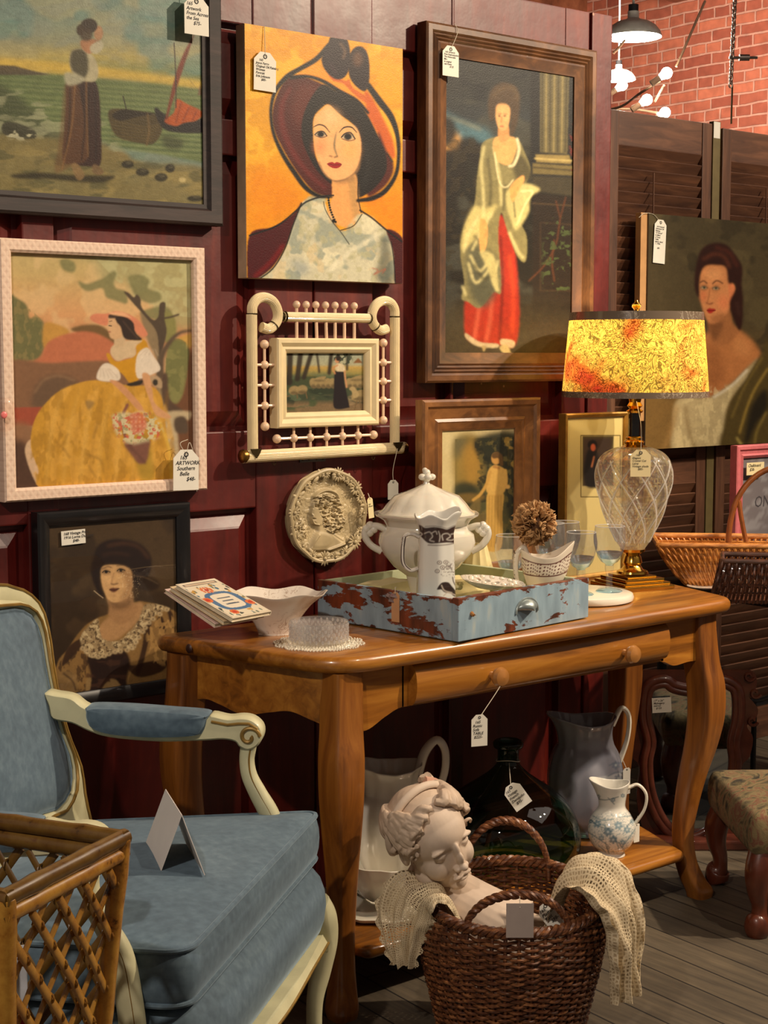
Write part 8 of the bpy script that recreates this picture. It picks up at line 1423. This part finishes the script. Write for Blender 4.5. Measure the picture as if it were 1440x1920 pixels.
# ---- dark side table with baskets, behind the console's right end
zT2 = .765; M_blk = plain('dark_metal', (30, 28, 28), .5, .4); TB = at(1440, 1150, 4.95); tx, ty = 4.30, 2.93
t = thing('dark_side_table', 'dark side table behind the right end of the console holding the baskets', 'table', (tx, ty, 0)); mb = MB(); mb.box((-.43, -.36, zT2-.03), (.55, .42, zT2), .006); mb.build('tabletop', M_blk, t, smooth=False)
for x, y in ((-.39, -.32), (.5, -.32), (-.39, .37), (.5, .37)): mb = MB(); mb.tube([(x, y, 0), (x, y, zT2-.03)], .016, 10); mb.build('leg', M_blk, t)
mb = MB(); mb.box((-.39, -.33, zT2-.09), (.5, -.315, zT2-.03)); mb.build('apron', M_blk, t, smooth=False)
def rect_basket(name, label, P1, dl, dd, L_, D_, h, insL, insF, mat, pitch, rad, slant=0, rimr=.008, gap=1.0):
    t = thing(name, label, 'basket', P1-Vector((0, 0, h))); c = [P1, P1+dl*L_, P1+dl*L_+dd*D_, P1+dd*D_]; b = [P1+dl*insL+dd*insF, P1+dl*(L_-insL)+dd*insF, P1+dl*(L_-insL)+dd*(D_-insF), P1+dl*insL+dd*(D_-insF)]; b = [q-Vector((0, 0, h)) for q in b]; O = P1-Vector((0, 0, h)); mb = MB(); m2 = MB()
    for k in range(4):
        a0_, a1_, b0_, b1_ = c[k], c[(k+1) % 4], b[k], b[(k+1) % 4]; n = int((a1_-a0_).length/pitch); out = (a0_-b0_+a1_-b1_); out.z = 0; out.normalize()
        for i in range(n+1):
            u = i/n; A_, B_ = a0_+(a1_-a0_)*u, b0_+(b1_-b0_)*min(1, max(0, u+slant)); mb.tube([A_+(B_-A_)*v+out*(.0035*math.sin(v*PI*5+i*PI)+.012*math.sin(v*PI))-O for v in np.linspace(0, 1, 16)], rad, 6)
        for v in np.linspace(.12, .95, 5): m2.tube([a0_+(b0_-a0_)*v+out*(.012*math.sin(v*PI)-.004)-O, a1_+(b1_-a1_)*v+out*(.012*math.sin(v*PI)-.004)-O], rad*.8, 6)
    mb.build('woven_sides', mat, t); m2.build('cross_weave', mat, t); mb = MB()
    for s_ in range(2): mb.tube([q+Vector((0, 0, .003*s_))-O for k in range(4) for q in [c[k]+(c[(k+1) % 4]-c[k])*u for u in np.linspace(.02, .98, 24)]], rimr, 8, loop=True)
    mb.build('rim', mat, t); mb = MB(); mb.loft([[q-O+Vector((0, 0, z)) for q in b] for z in (.0, .006)]); mb.build('base', mat, t, smooth=False); return t
M_wl = wicker('honey_willow', (120, 66, 24), (188, 122, 56), (220, 156, 84)); M_wd = wicker('dark_willow', (34, 18, 12), (64, 34, 22), (104, 60, 38)); P1 = Vector(tuple(onZ(1234, 1023, zT2+.135))); dl = (RTv*.985-F0v*.10).normalized(); dd = Vector((-dl.y, dl.x, 0)); dd = dd if dd.dot(F0v) > 0 else -dd
tb = rect_basket('willow_basket', 'honey coloured flared willow basket with a tall arched handle', P1, dl, dd, .50, .27, .135, .10, .05, M_wl, .0098, .0042, .0)
O = P1-Vector((0, 0, .135)); mb = MB(); hp = P1+dd*.135; q0 = at(1366, 1028, 5.0); sL = (q0-P1).dot(dl); mid_ = sL+.17
ar = [hp+dl*(mid_-.17*math.cos(a))+Vector((0, 0, -.02+.26*math.sin(a)**.8)) for a in np.linspace(0.02, PI-.02, 30)]; mb.tube([p-O for p in ar], .0095, 10); mb.build('handle', plain('bent_rattan', (132, 74, 34), .35, coat=.4, vary=.25), tb)
mb = MB(); mb.tube(catmull([hp+dl*(mid_-.115)-O, hp+dl*(mid_-.13)+Vector((0, 0, .07))-O, hp+dl*(mid_-.14)+Vector((0, 0, .13))-O], 5), .0075, 8); mb.build('handle_brace', MATS['bent_rattan'], tb)
P1 = Vector(tuple(onZ(1355, 1053, zT2+.125))); rect_basket('dark_willow_basket', 'dark brown willow basket in front of the honey coloured one at the right edge', P1, (RTv*.97-F0v*.2).normalized(), (F0v*.97+RTv*.2).normalized(), .42, .17, .125, -.03, .03, M_wd, .0105, .0042, .0, .007)
q = onZ(1322, 1104, zT2); t = thing('flowered_plate', 'small white plate edge with pink flowers between the two willow baskets', 'plate', (q[0], q[1], zT2), 0); mb = MB(); mb.lathe([(0, 0), (.03, 0), (.055, .008), (.056, .010), (.03, .004), (0, .003)], 40); o = mb.build('plate_body', floral_mat('pink_flower_china', (226, 218, 206), (200, 80, 84), 50, .55), t)
# pink frame
Yq = 3.30; x0 = onY(1382, 900, Yq)[0]; zt3 = onY(1382, 836, Yq)[2]; A = Art((1380, 830, 1440, 1040), 5.33, 1, (128, 122, 124)); A.mot((160, 158, 160), 60, .5, .6, 3)
M_pk = plain('dusty_pink_frame', (196, 104, 108), .5, vary=.12, sc=50, bmp=.3)
t, po3 = framed('pink_framed_board', 'pink beaded frame round a grey board lettered ON', Yq, (x0, x0+.42, zT2+.001, zt3), .045, [(0, .03), (0, .003), (.004, 0), (.014, 0), (.018, .006), (.030, .008), (.036, .003), (.045, .010), (.045, .03)], M_pk, A, (30, 30), M_print, 'picture', sight=.016)
font_mesh('lettering', 'ONLY', .055, plain('faded_grey_ink', (66, 62, 66), .6), t, (onY(1421, 950, Yq)[0]-po3[0], .0155-.03, onY(1421, 952, Yq)[2]-po3[2]), shear=.1)
q = onY(1401, 868, Yq-.003); price_tag('cream tag lying across the pink framed board', (q[0]+.045, q[1], q[2]), .095, .042, ['Chalkboard', '  $38-'], cut=0, ts=.15, card=MATS['cream_card'], top=.35)
# ---- carved mirror standing on the floor behind the right front leg
MD = 4.80; mc = at(1296, 1420, MD); mn = (-F0v).normalized(); M_mah = plain('carved_mahogany', (84, 38, 24), .38, vary=.3, sc=30, coat=.4)
t = thing('shield_mirror', 'standing shield shaped mirror in a carved mahogany frame behind the right front leg', 'mirror', (mc.x, mc.y, 0), math.atan2(RT[1], RT[0])); zz = lambda y: ZA(y, mc); XL = lambda x: (x-proj(mc)[0])/FPX*MD
gl_ = [(1212, 1300), (1222, 1285), (1245, 1280), (1262, 1290), (1296, 1296), (1328, 1290), (1345, 1280), (1366, 1285), (1378, 1300), (1380, 1345), (1372, 1390), (1376, 1430), (1368, 1490), (1345, 1545), (1296, 1572), (1250, 1545), (1222, 1490), (1214, 1430), (1220, 1390), (1210, 1345)]
G_ = [tuple(p) for p in catmull([np.array([XL(x), zz(y)]) for x, y in gl_], 5, True)]
mg, tg_, bg = newmat('mirror_glass'); bg.inputs['Metallic'].default_value = 1; bg.inputs['Roughness'].default_value = .03; bg.inputs['Base Color'].default_value = (.34, .38, .42, 1)
mb = MB(); mb.prism(G_, -.002, .002, 'y'); mb.build('mirror_glass', mg, t, smooth=False)
for off, r_, nm in ((.006, .011, 'inner_moulding'), (-.010, .015, 'outer_moulding')):
    mb = MB(); mb.tube([(x, -.004 if off > 0 else .0, z) for x, z in inset(G_, off)], r_, 10, loop=True); mb.build(nm, M_mah, t)
mb = MB(); side = [(1205, 1258), (1180, 1262), (1176, 1290), (1190, 1305), (1172, 1330), (1178, 1352), (1192, 1362), (1180, 1385), (1186, 1420), (1200, 1440), (1196, 1500), (1210, 1560), (1230, 1598), (1296, 1604)]
sd = [(XL(x), zz(y)) for x, y in side]; ol = [tuple(p) for p in catmull([np.array(p) for p in sd], 5)]; ol = ol+[(-x, z) for x, z in ol[::-1]]; mb.prism(ol, .006, .022, 'y'); mb.build('fretwork_back', M_mah, t, smooth=False)
for sg in (-1, 1):
    for x, y in ((1178, 1300), (1182, 1352), (1190, 1268)):
        mb = MB(); c_ = (sg*abs(XL(x)) if sg > 0 else XL(x), zz(y)); mb.tube([(c_[0]+(.004+.0022*q_)*math.cos(q_*sg), .004, c_[1]+(.004+.0022*q_)*math.sin(q_*sg)) for q_ in np.linspace(0, 6, 26)], .005, 6); mb.build('carved_scroll', M_mah, t)
mb = MB(); mb.box((XL(1215), -.07, .0), (XL(1400), .07, .03), .006); mb.build('foot_board', M_mah, t, smooth=False)
t2 = price_tag('white typed label stuck on the shield mirror', at(1240, 1308, MD-.03), .058, .046, ['17" x 26"', 'Mahogany', 'mirror', '   $125'], rz=math.atan2(RT[1], RT[0]), cut=0, ts=.14, top=.25, tilt=-.06, name='price_label')
# ---- needlepoint footstool
zs = .325; C1 = Vector(tuple(onZ(1326, 1441, zs))); f1, f2 = Vector(tuple(onZ(1424, 1764, 0))), Vector(tuple(onZ(1338, 1652, 0))); sd1 = (f1-f2).normalized(); sd2 = Vector((sd1.y, -sd1.x, 0)); sd2 = sd2 if sd2.dot(RTv) > 0 else -sd2; C2 = C1+sd1*.46; fc = C1+sd1*.23+sd2*.20
t = thing('footstool', 'low footstool with a faded, darkened needlepoint cushion and cherry cabriole legs at the right edge', 'footstool', (fc.x, fc.y, 0)); O = Vector((fc.x, fc.y, 0))
def tap():
    m, tt, b = newmat('faded_shaded_needlepoint'); L = tt.links; n1 = N(tt, 'ShaderNodeTexNoise', i_Scale=13., i_Detail=3., i_Distortion=2.2); L.new(coords(tt), n1.inputs['Vector']); r = ramp(tt, [(.30, l4((44, 38, 28))), (.42, l4((98, 86, 58))), (.50, l4((124, 108, 74))), (.56, l4((112, 68, 52))), (.60, l4((116, 102, 68))), (.72, l4((62, 60, 40)))]); L.new(n1.outputs[0], r.inputs[0]); L.new(r.outputs[0], b.inputs['Base Color']); b.inputs['Roughness'].default_value = .95; n2 = N(tt, 'ShaderNodeTexNoise', i_Scale=400.); L.new(coords(tt), n2.inputs['Vector']); bump(tt, b, n2.outputs[0], .4, .002); return m  # colours darkened so the cover carries the shade of this end
Q = [C1, C1+sd2*.40, C2+sd2*.40, C2]; Qp = [(p.x-O.x, p.y-O.y) for p in Q]; mb = MB(); pad(mb, Qp, zs-.115, zs, [.03]*4, .025, .018, .004); mb.build('needlepoint_cushion', tap(), t, smooth=60)
M_chy = wood('cherry_leg', (60, 24, 14), (96, 44, 24), (124, 64, 36), scale=(20, 20, 3), rough=.35, coat=.4)
for i, (q_, fo_) in enumerate(((Q[0], (-1, -1)), (Q[3], (1, -1)), (Q[1], (-1, 1)), (Q[2], (1, 1)))):
    o_ = (sd1*fo_[0]+sd2*fo_[1]).normalized(); b_ = q_-o_*.055-O; b_.z = 0; P_ = [(zs-.10, 0, .034), (.17, .020, .034), (.12, .020, .027), (.08, .008, .021), (.052, .008, .022), (.040, .014, .032), (.022, .016, .034), (.006, .014, .030), (0, .012, .024)]
    C_ = catmull([np.array([b_.x+o_.x*o, b_.y+o_.y*o, z, r]) for z, o, r in P_], 5); mb = MB(); mb.tube([c[:3] for c in C_], [c[3] for c in C_], 16, up=(1, 0, 0)); mb.build('leg', M_chy, t)
# wrought iron scroll behind, and a dark bench ledge
p = at(1415, 1300, 5.2); t = thing('iron_scroll_stand', 'dark wrought iron stand with curled arms in the shadow at the right', 'stand', (p.x, p.y, 0)); mb = MB(); R_ = Rm(math.atan2(RT[1], RT[0])); 
for s_ in (0, .05): mb.tube(catmull([R_ @ Vector((-.05+s_*.3, s_, p.z+.04)), R_ @ Vector((-.04, s_, p.z-.01)), R_ @ Vector((.0, s_, p.z-.035)), R_ @ Vector((.06, s_, p.z-.02)), R_ @ Vector((.12, s_, p.z+.02))], 6), .008, 8)
mb.build('curled_arm', plain('worn_iron', (92, 92, 96), .35, .8), t); mb = MB(); mb.tube([(0, 0, .012), R_ @ Vector((.0, 0, p.z-.03))], .009, 8); mb.lathe([(0, 0), (.14, 0), (.13, .012), (0, .014)], 32); mb.build('post', M_blk, t)
